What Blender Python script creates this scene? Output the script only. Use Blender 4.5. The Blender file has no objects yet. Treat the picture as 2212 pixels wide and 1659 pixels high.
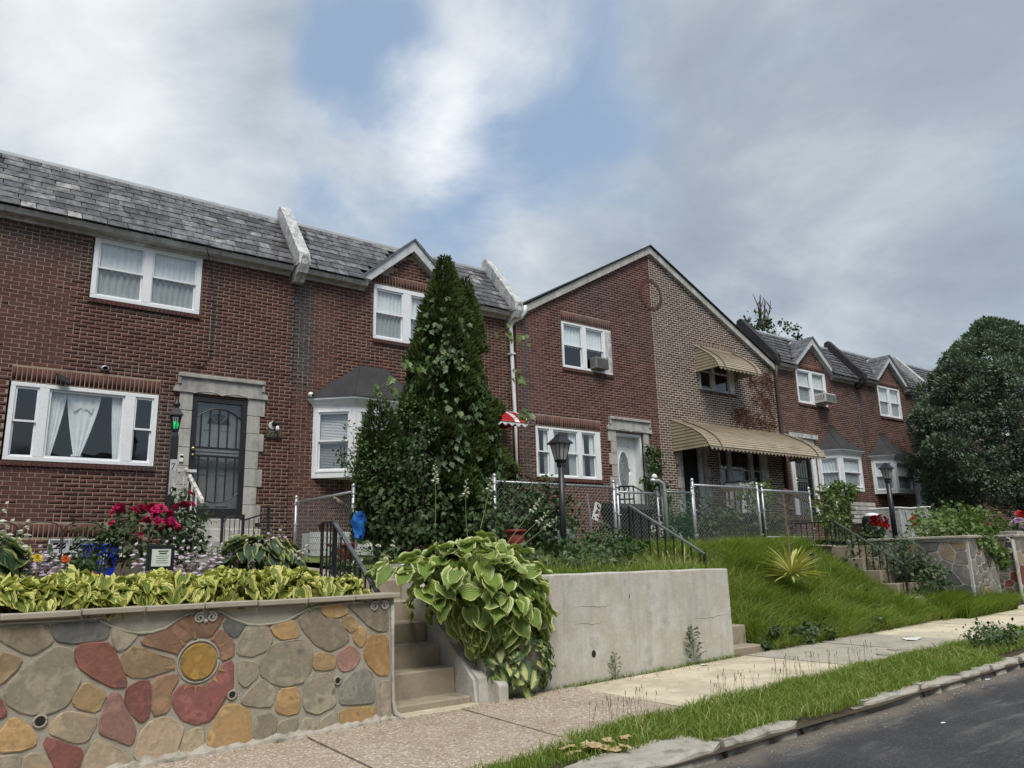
import bpy, math, random
import numpy as np
from mathutils import Vector, Matrix
SC=bpy.context.scene
COL=SC.collection
R=random.Random(7)
RG=np.random.RandomState(11)
rad=math.radians
# ---------------------------------------------------------------- camera, sky, sun, exposure
RIGHT=np.array([0.79920463,-0.60052783,-0.02526421]); UP=np.array([-0.11394354,-0.19264301,0.97463098]); FWD=np.array([0.59016,0.7760509,0.22238745])
cam=bpy.data.objects.new('camera',bpy.data.cameras.new('camera')); COL.objects.link(cam)
cam.data.sensor_width=36; cam.data.lens=27.016; cam.data.clip_start=.05; cam.data.clip_end=600
cam.matrix_world=Matrix(((RIGHT[0],UP[0],-FWD[0],0),(RIGHT[1],UP[1],-FWD[1],0),(RIGHT[2],UP[2],-FWD[2],0),(0,0,0,1)))
SC.camera=cam
def px(p):
    "where a world point falls in the 2212x1659 frame (used only to rank pieces by how large they show)"
    p=np.asarray(p,float); z=p@FWD
    return 1106+1660*(p@RIGHT)/z, 829.5-1660*(p@UP)/z, z
def in_frame(p):
    u,v,z=px(p); return z>0 and -20<u<2232 and -20<v<1680
SUN_ELEV,SUN_AZ=rad(58),rad(205)
world=bpy.data.worlds.new('World'); SC.world=world; world.use_nodes=True
SC.view_settings.view_transform='Standard'; SC.view_settings.look='None'; SC.view_settings.gamma=1; SC.view_settings.use_curve_mapping=False
SC.view_settings.exposure=1.2
sl=bpy.data.lights.new('sun','SUN'); sl.energy=1.5; sl.angle=rad(26); sl.color=(1,.95,.87)
so=bpy.data.objects.new('sun',sl); COL.objects.link(so)
sd=Vector((math.sin(SUN_AZ)*math.cos(SUN_ELEV),math.cos(SUN_AZ)*math.cos(SUN_ELEV),math.sin(SUN_ELEV)))
so.rotation_euler=sd.to_track_quat('Z','Y').to_euler(); so.location=(0,-5,30)

class NB:
    "small node-tree writer"
    def __init__(s,nt): s.nt=nt
    def n(s,t,**kw):
        nd=s.nt.nodes.new(t)
        ins=kw.pop('ins',{})
        for k,v in kw.items(): setattr(nd,k,v)
        for k,v in ins.items():
            if isinstance(v,bpy.types.NodeSocket): s.nt.links.new(v,nd.inputs[k])
            else: nd.inputs[k].default_value=v
        return nd
    def m(s,op,a,b=0.,c=0.,clamp=False):
        return s.n('ShaderNodeMath',operation=op,use_clamp=clamp,ins={0:a,1:b,2:c}).outputs[0]
    def vm(s,op,a,b=(0,0,0)):
        nd=s.n('ShaderNodeVectorMath',operation=op,ins={0:a,1:b}); return nd.outputs['Value'] if op in('DOT_PRODUCT','LENGTH') else nd.outputs[0]
    def noise(s,vec,scale,detail=5,rough=.55,dist=0.,out='Fac'):
        return s.n('ShaderNodeTexNoise',ins={'Vector':vec,'Scale':scale,'Detail':detail,'Roughness':rough,'Distortion':dist}).outputs[out]
    def ss(s,v,a,b,lo=0.,hi=1.):
        return s.n('ShaderNodeMapRange',interpolation_type='SMOOTHSTEP',ins={'Value':v,'From Min':a,'From Max':b,'To Min':lo,'To Max':hi}).outputs[0]
    def mix(s,f,a,b,mode='MIX'):
        nd=s.n('ShaderNodeMix',data_type='RGBA',blend_type=mode,ins={0:f})
        for i,v in ((6,a),(7,b)):
            if isinstance(v,bpy.types.NodeSocket): s.nt.links.new(v,nd.inputs[i])
            else: nd.inputs[i].default_value=(*v[:3],1)
        return nd.outputs[2]
    def ramp(s,f,stops,interp='LINEAR'):
        nd=s.n('ShaderNodeValToRGB',ins={0:f}); cr=nd.color_ramp; cr.interpolation=interp
        while len(cr.elements)<len(stops): cr.elements.new(.5)
        for e,(p,c) in zip(cr.elements,stops): e.position=p; e.color=(*c[:3],1)
        return nd.outputs[0]
    def xyz(s,v): return s.n('ShaderNodeSeparateXYZ',ins={0:v}).outputs
    def comb(s,x,y,z=0.): return s.n('ShaderNodeCombineXYZ',ins={0:x,1:y,2:z}).outputs[0]

# sky: Nishita behind broken cloud, one continuous cloud sheet over the whole dome
wt=world.node_tree; wt.nodes.clear(); w=NB(wt)
dirv=w.n('ShaderNodeTexCoord').outputs['Generated']
sky=w.n('ShaderNodeTexSky',sky_type='NISHITA',sun_disc=False,sun_elevation=SUN_ELEV,sun_rotation=SUN_AZ,air_density=1.2,dust_density=2.5)
dx,dy,dz=w.xyz(dirv)
den=w.m('ADD',w.m('MAXIMUM',dz,0.),.42)
cp=w.comb(w.m('DIVIDE',dx,den),w.m('DIVIDE',dy,den))
n1=w.m('MULTIPLY_ADD',w.noise(cp,1.9,12,.60,.35),1.25,-.125); n2=w.noise(w.vm('ADD',cp,(7.3,2.1,0)),2.3,10,.58,.3); n3=w.noise(w.vm('ADD',cp,(-3.1,9.2,0)),.55,4,.5)
def lobe(d,r,amp):
    return w.m('MULTIPLY',w.ss(w.vm('DOT_PRODUCT',dirv,d),math.cos(r),1.),amp)
def total(l):
    t=l[0]
    for q in l[1:]: t=w.m('ADD',t,q)
    return t
GAPS=[((.359,.732,.579),rad(7),-.19),((.335,.767,.547),rad(5),-.08),((.639,.615,.462),rad(8),-.16),((.409,.756,.511),rad(7.5),.24),((.10,.83,.55),rad(16),.18),((.476,.632,.612),rad(7),.14),((.828,.355,.433),rad(22),.16),((.763,.566,.313),rad(20),.16),((.161,.877,.452),rad(12),.14),((.6,.68,.40),rad(12),.16),((.208,.797,.567),rad(7),.06)]
LIGHTS=[((.043,.853,.521),rad(16),.18),((.409,.756,.511),rad(10),.17),((.161,.877,.452),rad(13),.10),((.542,.677,.498),rad(10),.10),((.476,.632,.612),rad(12),.05),((.208,.797,.567),rad(8),-.14),((.828,.355,.433),rad(26),-.10),((.763,.566,.313),rad(14),.02)]
dens=total([n1]+[lobe(*a) for a in GAPS])
cover=w.ss(dens,.30,.64)
bright=total([w.m('MULTIPLY_ADD',n2,1.1,-.22),w.m('MULTIPLY',n3,.35)]+[lobe(*a) for a in LIGHTS])
ccol=w.ramp(bright,[(.20,(.135,.16,.195)),(.40,(.178,.206,.24)),(.56,(.25,.277,.306)),(.72,(.345,.367,.388)),(.90,(.43,.443,.455))])
blue=w.mix(1.,w.mix(1.,sky.outputs[0],(.10,.10,.10),'MULTIPLY'),(1.,1.,1.),'MULTIPLY')
bl2=w.mix(.8,blue,(.140,.188,.258))
tot=w.mix(cover,bl2,ccol)
bg=w.n('ShaderNodeBackground',ins={'Color':tot,'Strength':1.})
wt.links.new(bg.outputs[0],w.n('ShaderNodeOutputWorld').inputs[0])

# ---------------------------------------------------------------- mesh helpers
class MB:
    def __init__(s): s.V=[]; s.F=[]; s.M=[]; s.m=0; s.UV=None
    def add(s,vs,fs):
        o=len(s.V); s.V+= [tuple(v) for v in vs]
        for f in fs: s.F.append(tuple(i+o for i in f)); s.M.append(s.m)
        return s
    def box(s,x0,x1,y0,y1,z0,z1,c=0.):
        if c<=0:
            return s.add([(x0,y0,z0),(x1,y0,z0),(x1,y1,z0),(x0,y1,z0),(x0,y0,z1),(x1,y0,z1),(x1,y1,z1),(x0,y1,z1)],
              [(0,3,2,1),(4,5,6,7),(0,1,5,4),(1,2,6,5),(2,3,7,6),(3,0,4,7)])
        X=(x0,x1);Y=(y0,y1);Z=(z0,z1); vs=[];id={}
        for i in(0,1):
            for j in(0,1):
                for k in(0,1):
                    sx=c if i==0 else -c; sy=c if j==0 else -c; sz=c if k==0 else -c
                    for a,p in (('x',(X[i],Y[j]+sy,Z[k]+sz)),('y',(X[i]+sx,Y[j],Z[k]+sz)),('z',(X[i]+sx,Y[j]+sy,Z[k]))):
                        id[a,i,j,k]=len(vs); vs.append(p)
        fs=[]
        for i in(0,1):
            q=[id['x',i,0,0],id['x',i,1,0],id['x',i,1,1],id['x',i,0,1]]; fs.append(q if i else q[::-1])
            q=[id['y',0,i,0],id['y',1,i,0],id['y',1,i,1],id['y',0,i,1]]; fs.append(q[::-1] if i else q)
            q=[id['z',0,0,i],id['z',1,0,i],id['z',1,1,i],id['z',0,1,i]]; fs.append(q if i else q[::-1])
        def e(q,ref):
            P=[Vector(vs[t]) for t in q]; n=(P[1]-P[0]).cross(P[2]-P[0])
            cc=Vector(((x0+x1)/2,(y0+y1)/2,(z0+z1)/2))
            fs.append(q if n.dot(P[0]-cc)>0 else q[::-1])
        for i in(0,1):
            for j in(0,1):
                e([id['x',i,j,0],id['x',i,j,1],id['y',i,j,1],id['y',i,j,0]],0)
                e([id['x',i,0,j],id['x',i,1,j],id['z',i,1,j],id['z',i,0,j]],0)
                e([id['y',0,i,j],id['y',1,i,j],id['z',1,i,j],id['z',0,i,j]],0)
                for k in(0,1): e([id['x',i,j,k],id['y',i,j,k],id['z',i,j,k]],0)
        return s.add(vs,fs)
    def hexa(s,p):   # 8 corners, same order as box
        return s.add(p,[(0,3,2,1),(4,5,6,7),(0,1,5,4),(1,2,6,5),(2,3,7,6),(3,0,4,7)])
    def tube(s,pts,r,n=6,cap=True):
        pts=[Vector(p) for p in pts]; rs=r if isinstance(r,(list,tuple)) else [r]*len(pts)
        o=len(s.V); prev=None
        for i,p in enumerate(pts):
            t=(pts[min(i+1,len(pts)-1)]-pts[max(i-1,0)]).normalized()
            u=prev-t*prev.dot(t) if prev is not None else t.orthogonal()
            if u.length<1e-6: u=t.orthogonal()
            u.normalize(); prev=u; v=t.cross(u)
            for k in range(n):
                a=2*math.pi*k/n; s.V.append(tuple(p+(u*math.cos(a)+v*math.sin(a))*rs[i]))
        for i in range(len(pts)-1):
            for k in range(n):
                a=o+i*n+k; b=o+i*n+(k+1)%n; s.F.append((a,b,b+n,a+n)); s.M.append(s.m)
        if cap:
            s.F.append(tuple(o+k for k in range(n))[::-1]); s.M.append(s.m)
            e=o+(len(pts)-1)*n; s.F.append(tuple(e+k for k in range(n))); s.M.append(s.m)
        return s
    def lathe(s,prof,c=(0,0,0),n=16,sx=1,sy=1):
        o=len(s.V)
        for (r,z) in prof:
            for k in range(n):
                a=2*math.pi*(k+.5)/n; s.V.append((c[0]+r*sx*math.cos(a),c[1]+r*sy*math.sin(a),c[2]+z))
        for i in range(len(prof)-1):
            for k in range(n):
                a=o+i*n+k;b=o+i*n+(k+1)%n; s.F.append((a,b,b+n,a+n)); s.M.append(s.m)
        s.F.append(tuple(o+k for k in range(n))[::-1]); s.M.append(s.m)
        e=o+(len(prof)-1)*n; s.F.append(tuple(e+k for k in range(n))); s.M.append(s.m)
        return s
    def prism(s,poly,y0,y1):    # polygon in XZ (counter-clockwise seen from -Y), extruded along Y
        n=len(poly); o=[(x,y0,z) for x,z in poly]+[(x,y1,z) for x,z in poly]
        a=sum(poly[i][0]*poly[(i+1)%n][1]-poly[(i+1)%n][0]*poly[i][1] for i in range(n))
        fs=[tuple(range(n)),tuple(range(2*n-1,n-1,-1))]+[(i,i+n,(i+1)%n+n,(i+1)%n) for i in range(n)]
        if a<0: fs=[f[::-1] for f in fs]
        return s.add(o,fs)
    def prismx(s,poly,x0,x1):   # polygon in YZ extruded along X
        n=len(poly); o=[(x0,y,z) for y,z in poly]+[(x1,y,z) for y,z in poly]
        a=sum(poly[i][0]*poly[(i+1)%n][1]-poly[(i+1)%n][0]*poly[i][1] for i in range(n))
        fs=[tuple(range(n)),tuple(range(2*n-1,n-1,-1))]+[(i,i+n,(i+1)%n+n,(i+1)%n) for i in range(n)]
        if a>0: fs=[f[::-1] for f in fs]
        return s.add(o,fs)
ROOT={}
def mesh(name,mb,mats,off=(0,0,0),smooth=False):
    me=bpy.data.meshes.new(name)
    V=[(a-off[0],b-off[1],c-off[2]) for a,b,c in mb.V]
    me.from_pydata(V,[],mb.F)
    for m in (mats if isinstance(mats,(list,tuple)) else [mats]): me.materials.append(m)
    if any(mb.M): me.polygons.foreach_set('material_index',mb.M)
    if smooth: me.polygons.foreach_set('use_smooth',[True]*len(mb.F))
    if mb.UV is not None:
        uv=me.uv_layers.new(name='UVMap'); lv=np.empty(len(me.loops),int); me.loops.foreach_get('vertex_index',lv)
        uv.data.foreach_set('uv',np.array(mb.UV,float)[lv].ravel())
    me.update(); return me
def link(name,data,parent=None,**props):
    o=bpy.data.objects.new(name,data); COL.objects.link(o)
    if parent is not None: o.parent=parent
    for k,v in props.items(): o[k]=v
    return o
def thing(name,label,cat,loc=(0,0,0),group=None,rz=0.):
    o=bpy.data.objects.new(name,None); COL.objects.link(o); o.empty_display_size=.1
    o.location=loc; o.rotation_euler=(0,0,rz); o['label']=label; o['category']=cat
    if group: o['group']=group
    ROOT[o.name]=tuple(loc); return o
def rootloc(p):
    while p is not None and p.name not in ROOT: p=p.parent
    return ROOT[p.name] if p is not None else (0,0,0)
def part(name,mb,mat,parent,smooth=False,local=False,**props):
    "a part whose vertices are given in world coordinates (or in the thing's own with local=True)"
    off=(0,0,0) if local else rootloc(parent)
    return link(name,mesh(name,mb,mat,off,smooth),parent,**props)
def single(name,mb,mat,label,cat,loc=None,group=None,smooth=False,**props):
    if loc is None: loc=(float(np.mean([v[0] for v in mb.V])),float(np.mean([v[1] for v in mb.V])),min(v[2] for v in mb.V))
    o=link(name,mesh(name,mb,mat,loc,smooth)); o.location=loc; o['label']=label; o['category']=cat
    if group: o['group']=group
    for k,v in props.items(): o[k]=v
    ROOT[o.name]=tuple(loc); return o
def struct(name,mb,mat,smooth=False,**props):
    o=link(name,mesh(name,mb,mat,smooth=smooth)); o['kind']='structure'; ROOT[o.name]=(0,0,0)
    for k,v in props.items(): o[k]=v
    return o
def np_mesh(name,V,F,mats,midx=None,uv=None,smooth=False):
    "fast mesh from arrays; F is (n,k)"
    me=bpy.data.meshes.new(name); V=np.ascontiguousarray(V,np.float32); F=np.ascontiguousarray(F,np.int32); n,k=F.shape
    me.vertices.add(len(V)); me.vertices.foreach_set('co',V.ravel())
    me.loops.add(n*k); me.loops.foreach_set('vertex_index',F.ravel())
    me.polygons.add(n); me.polygons.foreach_set('loop_start',np.arange(0,n*k,k,dtype=np.int32))
    try: me.polygons.foreach_set('loop_total',np.full(n,k,np.int32))
    except Exception: pass
    for m in (mats if isinstance(mats,(list,tuple)) else [mats]): me.materials.append(m)
    if midx is not None: me.polygons.foreach_set('material_index',np.asarray(midx,np.int32))
    if smooth: me.polygons.foreach_set('use_smooth',np.ones(n,bool))
    me.update(calc_edges=True)
    if uv is not None:
        u=me.uv_layers.new(name='UVMap'); u.data.foreach_set('uv',np.asarray(uv,np.float32)[F.ravel()].ravel())
    return me
def norm(a): return a/np.maximum(np.linalg.norm(a,axis=-1,keepdims=True),1e-9)
def segs(P,Q,r0,r1=None,n=4):
    "thin prisms from P to Q as arrays"
    P=np.asarray(P,float);Q=np.asarray(Q,float); r0=np.broadcast_to(np.asarray(r0,float),(len(P),)); r1=r0 if r1 is None else np.broadcast_to(np.asarray(r1,float),(len(P),))
    t=norm(Q-P); a=np.where(np.abs(t[:,2:3])<.9,np.array([[0,0,1.]]),np.array([[1.,0,0]])); u=norm(np.cross(t,a)); v=np.cross(t,u)
    V=[];
    for e,r in((P,r0),(Q,r1)):
        for k in range(n):
            an=2*math.pi*k/n; V.append(e+(u*math.cos(an)+v*math.sin(an))*r[:,None])
    V=np.stack(V,1).reshape(-1,3); b=np.arange(len(P))[:,None]*2*n
    F=np.concatenate([b+np.array([[k,(k+1)%n,n+(k+1)%n,n+k]]) for k in range(n)],0)
    return V,F
def leaves(P,T,N,L,Wd,fold=.25,bend=.15):
    "leaf = 2 folded quads: base, side, tip; P base points, T tip direction, N leaf normal"
    T=norm(T); S=norm(np.cross(T,N)); N=np.cross(S,T); L=np.asarray(L,float)[:,None]; Wd=np.asarray(Wd,float)[:,None]
    mid=P+T*L*.5+N*L*bend*.5; tip=P+T*L-N*L*bend*.3
    lf=P+T*L*.42+S*Wd*.5+N*Wd*fold; rt=P+T*L*.42-S*Wd*.5+N*Wd*fold
    V=np.stack([P,lf,tip,mid,rt],1).reshape(-1,3); b=np.arange(len(P))[:,None]*5
    F=np.concatenate([b+np.array([[0,3,2,1]]),b+np.array([[0,4,2,3]])],0)
    return V,F
def rdir(n,rng=RG): return norm(rng.normal(size=(n,3)))
def join(*VF):
    V=[];F=[];o=0
    for v,f in VF: V.append(v);F.append(f+o);o+=len(v)
    return np.concatenate(V),np.concatenate(F)
# ---------------------------------------------------------------- materials
def newmat(name):
    m=bpy.data.materials.new(name); m.use_nodes=True; nt=m.node_tree; nt.nodes.clear(); b=NB(nt)
    bs=b.n('ShaderNodeBsdfPrincipled'); out=b.n('ShaderNodeOutputMaterial'); nt.links.new(bs.outputs[0],out.inputs[0])
    return m,b,bs,out
def lk(b,a,c): b.nt.links.new(a,c)
def pos(b): return b.n('ShaderNodeNewGeometry').outputs['Position']
def bumpn(b,bs,h,strength=.3,dist=.01):
    nd=b.n('ShaderNodeBump',ins={'Height':h,'Strength':strength,'Distance':dist}); lk(b,nd.outputs[0],bs.inputs['Normal'])
def surf(name,cols,scale=4,rough=.85,bump=.25,bscale=60,var=.0,spec=.3,metal=0.,detail=6,streak=0,obcol=False,island=0.,dist=.01):
    "weathered surface: colours blended by noise, per-object and per-piece variation, optional rain streaks"
    m,b,bs,out=newmat(name); p=pos(b)
    st=[(.3+.4*i/max(1,len(cols)-1),c) for i,c in enumerate(cols)]
    c=b.ramp(b.noise(p,scale,detail,.6),st) if len(cols)>1 else b.mix(0.,cols[0],cols[0])
    if obcol:
        oc=b.n('ShaderNodeObjectInfo').outputs['Color']; c=b.mix(1.,oc,c,'MULTIPLY')
    if var or island:
        r=b.m('MULTIPLY_ADD',b.n('ShaderNodeObjectInfo').outputs['Random'],var*2,1-var)
        if island: r=b.m('MULTIPLY',r,b.m('MULTIPLY_ADD',b.n('ShaderNodeNewGeometry').outputs['Random Per Island'],island*2,1-island))
        c=b.mix(1.,c,b.comb(r,r,r),'MULTIPLY')
    if streak:
        s=b.noise(b.vm('MULTIPLY',p,(9,9,.7)),1.,5,.6); c=b.mix(b.ss(s,.42,.72,0,streak),c,(.05,.048,.045))
    fine=b.noise(p,bscale,4,.6)
    c=b.mix(b.m('MULTIPLY',b.ss(fine,.35,.7),.25),c,b.mix(1.,c,(.6,.6,.6),'MULTIPLY'))
    lk(b,c,bs.inputs['Base Color']); bs.inputs['Roughness'].default_value=rough; bs.inputs['Specular IOR Level'].default_value=spec; bs.inputs['Metallic'].default_value=metal
    if bump: bumpn(b,bs,fine,bump,dist)
    return m
def brickmat(name,pal,soot=(.5,.62,.55),dark=(.05,.047,.05),stains=()):
    m,b,bs,out=newmat(name); p=pos(b)
    g=b.n('ShaderNodeNewGeometry'); oi=b.n('ShaderNodeObjectInfo')
    r=b.m('FRACT',b.m('ADD',g.outputs['Random Per Island'],b.m('MULTIPLY',oi.outputs['Random'],7.31)))
    c=b.ramp(r,[((i+.5)/len(pal),q) for i,q in enumerate(pal)])
    big=b.noise(p,.55,6,.62); fine=b.noise(p,45,5,.65); mid=b.noise(p,9,4,.6)
    c=b.mix(b.ss(big,soot[0],soot[1],0,soot[2]),c,dark)
    c=b.mix(b.ss(mid,.5,.8,0,.35),c,b.mix(1.,c,(.62,.62,.66),'MULTIPLY'))
    x,y,z=b.xyz(p)
    for (x0,x1,z0,z1,amt) in stains:    # soot runs with a shape of their own, under leaking corbels
        wob=b.m('MULTIPLY_ADD',mid,.16,-.08); xx=b.m('ADD',x,wob)
        k=b.m('MULTIPLY',b.ss(xx,x0-.08,x0+.1),b.ss(xx,x1+.1,x1-.08)); k=b.m('MULTIPLY',k,b.ss(z,z0,z0+.9)); k=b.m('MULTIPLY',k,amt)
        c=b.mix(k,c,(.052,.052,.056))
    c=b.mix(b.ss(fine,.3,.72,0,.5),c,b.mix(1.,c,(1.5,1.4,1.35),'MULTIPLY'))
    lk(b,c,bs.inputs['Base Color']); bs.inputs['Roughness'].default_value=.9; bs.inputs['Specular IOR Level'].default_value=.2
    bumpn(b,bs,fine,.35,.006); return m
def plantmat(name,cols,rough=.5,trans=.25,scale=1.5,island=.35,spec=.4,tint=None):
    m,b,bs,out=newmat(name); p=pos(b); g=b.n('ShaderNodeNewGeometry'); oi=b.n('ShaderNodeObjectInfo')
    f=b.m('ADD',b.m('MULTIPLY',b.noise(p,scale,4,.6),.75),b.m('MULTIPLY',g.outputs['Random Per Island'],island))
    c=b.ramp(f,[(.2+.65*i/max(1,len(cols)-1),q) for i,q in enumerate(cols)])
    lk(b,c,bs.inputs['Base Color']); bs.inputs['Roughness'].default_value=rough; bs.inputs['Specular IOR Level'].default_value=spec
    t=b.n('ShaderNodeBsdfTranslucent',ins={'Color':b.mix(1.,c,(1.2,1.25,.6),'MULTIPLY')}); mx=b.n('ShaderNodeMixShader',ins={0:trans})
    lk(b,bs.outputs[0],mx.inputs[1]); lk(b,t.outputs[0],mx.inputs[2]); lk(b,mx.outputs[0],out.inputs[0]); return m
def hostamat(name,centre,edge,width=.3,inv=False,veins=16):
    "variegated hosta leaf: u across, v along; margin band with a ragged edge, veins running base to tip"
    m,b,bs,out=newmat(name); uv=b.n('ShaderNodeUVMap').outputs[0]; u,v,_=b.xyz(uv); oi=b.n('ShaderNodeObjectInfo'); p=pos(b)
    a=b.m('ABSOLUTE',b.m('MULTIPLY_ADD',u,2.,-1.))
    edgev=b.m('MAXIMUM',a,b.ss(v,.62,1.02,0,1.))
    n=b.noise(b.comb(b.m('MULTIPLY',u,9),b.m('MULTIPLY',v,1.6),b.m('MULTIPLY',oi.outputs['Random'],20)),2.2,4,.6)
    k=b.ss(b.m('ADD',edgev,b.m('MULTIPLY_ADD',n,.42,-.21)),1-width-.10,1-width+.12)
    rv=oi.outputs['Random']
    cen=b.mix(rv,centre[0],centre[1]); ed=b.mix(b.m('FRACT',b.m('MULTIPLY',rv,5.7)),edge[0],edge[1])
    c=b.mix(k,cen,ed)
    vein=b.m('SINE',b.m('MULTIPLY',b.m('MULTIPLY_ADD',u,2,-1),veins*2.2))
    c=b.mix(b.ss(vein,-.2,1.,0,.32),c,b.mix(1.,c,(.62,.66,.6),'MULTIPLY'))
    c=b.mix(b.ss(b.noise(p,30,3,.6),.45,.8,0,.3),c,b.mix(1.,c,(.75,.72,.6),'MULTIPLY'))
    lk(b,c,bs.inputs['Base Color']); bs.inputs['Roughness'].default_value=.42; bs.inputs['Specular IOR Level'].default_value=.4
    bumpn(b,bs,vein,.55,.006)
    t=b.n('ShaderNodeBsdfTranslucent',ins={'Color':b.mix(1.,c,(1.1,1.2,.7),'MULTIPLY')}); mx=b.n('ShaderNodeMixShader',ins={0:.22})
    lk(b,bs.outputs[0],mx.inputs[1]); lk(b,t.outputs[0],mx.inputs[2]); lk(b,mx.outputs[0],out.inputs[0]); return m
def glassmat(name,tint=(.90,.93,.94),refl=1.15,rough=.01):
    m,b,bs,out=newmat(name)
    fr=b.m('POWER',b.n('ShaderNodeLayerWeight',ins={'Blend':.5}).outputs['Facing'],3.2)
    gl=b.n('ShaderNodeBsdfGlossy',ins={'Color':(.9,.93,.95,1),'Roughness':rough}); tr=b.n('ShaderNodeBsdfTransparent',ins={'Color':(*tint,1)})
    wv=b.noise(pos(b),1.3,2,.5); nb=b.n('ShaderNodeBump',ins={'Height':wv,'Strength':.06,'Distance':.05}); lk(b,nb.outputs[0],gl.inputs['Normal'])
    mx=b.n('ShaderNodeMixShader',ins={0:b.m('MULTIPLY_ADD',fr,refl*.75,.09,True)}); lk(b,tr.outputs[0],mx.inputs[1]); lk(b,gl.outputs[0],mx.inputs[2]); lk(b,mx.outputs[0],out.inputs[0]); return m

PAL_A=[(.084,.038,.033),(.10,.045,.038),(.076,.035,.031),(.112,.049,.04),(.064,.034,.031),(.093,.041,.035),(.088,.04,.034)]
PAL_C=[(.108,.048,.04),(.125,.057,.045),(.09,.041,.036),(.113,.052,.042),(.075,.037,.034)]
PAL_D=[(.10,.066,.053),(.085,.053,.045),(.118,.077,.061),(.066,.047,.042),(.095,.06,.049)]
PAL_E=[(.118,.062,.048),(.135,.075,.056),(.10,.052,.042),(.085,.046,.04),(.12,.066,.052)]
M={}
M['brickA']=brickmat('brick_plum',PAL_A,stains=[(5.28,5.72,2.9,5.5,.9),(3.72,3.9,3.2,4.9,.6)])
M['brickB']=brickmat('brick_plum_b',PAL_A,soot=(.5,.66,.4),stains=[(5.28,5.72,2.9,5.5,.9)])
M['brickC']=brickmat('brick_red',PAL_C,soot=(.52,.68,.3),stains=[(10.8,11.0,1.,5.6,.8),(12.6,13.7,4.0,4.6,.35)])
M['brickD']=brickmat('brick_greybrown',PAL_D,soot=(.5,.7,.3),stains=[(20.2,20.7,3.4,5.8,.5)])
M['brickE']=brickmat('brick_brown',PAL_E,soot=(.5,.66,.4),stains=[(26.0,26.35,2.2,5.7,.7)])
M['mortarA']=surf('mortar_tan',[(.27,.205,.15),(.34,.27,.195),(.19,.15,.125)],1.6,.95,.3,80)
M['mortarC']=surf('mortar_pink',[(.27,.185,.15),(.34,.26,.215),(.23,.17,.145)],1.6,.95,.3,80)
M['mortarD']=surf('mortar_pale',[(.50,.45,.38),(.60,.54,.46),(.44,.39,.33)],2.,.95,.3,80)
M['slate']=surf('slate',[(.15,.15,.157),(.22,.22,.228),(.10,.10,.106),(.26,.26,.265)],3.5,.6,.3,35,var=.0,obcol=True,streak=.8,island=.25)
M['white']=surf('white_paint',[(.70,.72,.72),(.76,.78,.78),(.62,.64,.64)],5,.45,.05,40,streak=.12)
M['vinyl']=surf('white_vinyl',[(.74,.765,.78),(.79,.81,.825)],3,.35,.03,40)
M['oldwhite']=surf('weathered_white_paint',[(.55,.56,.545),(.36,.36,.345),(.62,.63,.62),(.26,.245,.22)],7,.7,.3,30,streak=.35)
M['greytrim']=surf('grey_painted_trim',[(.46,.48,.49),(.56,.58,.59),(.36,.37,.37)],6,.6,.15,50,streak=.2)
M['eave']=surf('eave_paint',[(.50,.50,.47),(.38,.37,.34),(.58,.58,.56)],3,.7,.15,50,streak=.35)
M['metalcap']=surf('roof_edge_metal',[(.55,.57,.58),(.42,.44,.45)],4,.45,.08,50,metal=.3)
M['tar']=surf('black_roofing',[(.028,.027,.029),(.045,.043,.045)],3,.75,.35,120)
M['limestone']=surf('grey_cast_stone',[(.36,.35,.32),(.44,.43,.40),(.27,.265,.25)],3,.9,.25,70,var=.1,streak=.3)
M['concrete']=surf('concrete_tan',[(.30,.27,.215),(.37,.33,.27),(.25,.22,.18)],2.5,.92,.4,110,dist=.006)
M['steps']=surf('step_concrete',[(.265,.22,.16),(.335,.285,.215),(.205,.17,.13)],3,.95,.5,160,dist=.006)
M['wallcon']=surf('smooth_grey_cement',[(.38,.365,.33),(.50,.485,.44),(.46,.425,.36),(.54,.52,.475),(.40,.38,.335)],1.6,.92,.25,28,streak=.2,detail=9)
M['black']=surf('black_iron_paint',[(.012,.012,.014),(.022,.022,.024)],8,.4,.15,60,spec=.5)
M['galv']=surf('galvanised_steel',[(.42,.44,.46),(.52,.54,.56),(.32,.33,.34)],14,.42,.08,60,metal=.65,spec=.5)
M['wire']=surf('galvanised_wire',[(.22,.23,.235),(.30,.31,.315)],14,.5,0,60,metal=.4)
M['glassdoor']=glassmat('storm_door_glass',(.52,.54,.55),.9)
M['greenwire']=surf('green_coated_wire',[(.03,.09,.07),(.045,.12,.09)],10,.5,0,60)
M['glass']=glassmat('window_glass')
M['glassdk']=glassmat('screened_glass',(.58,.61,.62),.8,.06)
M['frost']=surf('frosted_lamp_glass',[(.30,.29,.27),(.40,.39,.36)],6,.35,.05,60)
M['curtain']=surf('sheer_curtain',[(.78,.82,.82),(.85,.88,.87),(.66,.70,.71)],2,.9,.1,60)
M['blind']=surf('window_blind',[(.70,.72,.71),(.78,.79,.78)],3,.8,.0,60)
M['stone']=surf('carved_wall_stone',[(.66,.70,.76),(1.2,1.1,1.),(.95,.95,.9),(1.45,1.4,1.28),(.62,.57,.52)],4.5,.88,.55,30,obcol=True,dist=.007,detail=9)
M['wallmortar']=surf('wall_mortar',[(.285,.262,.205),(.35,.325,.262),(.225,.207,.163)],4,.92,.4,60,dist=.01)
M['farmortar']=surf('pale_ribbon_mortar',[(.42,.41,.385),(.52,.51,.48)],6,.9,.3,60)
M['scroll']=surf('cast_scroll',[(.30,.285,.25),(.42,.40,.355),(.22,.21,.18)],8,.85,.3,60)
M['soil']=surf('garden_soil',[(.045,.033,.022),(.08,.06,.04),(.06,.06,.03)],5,.95,.8,40,dist=.03)
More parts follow.
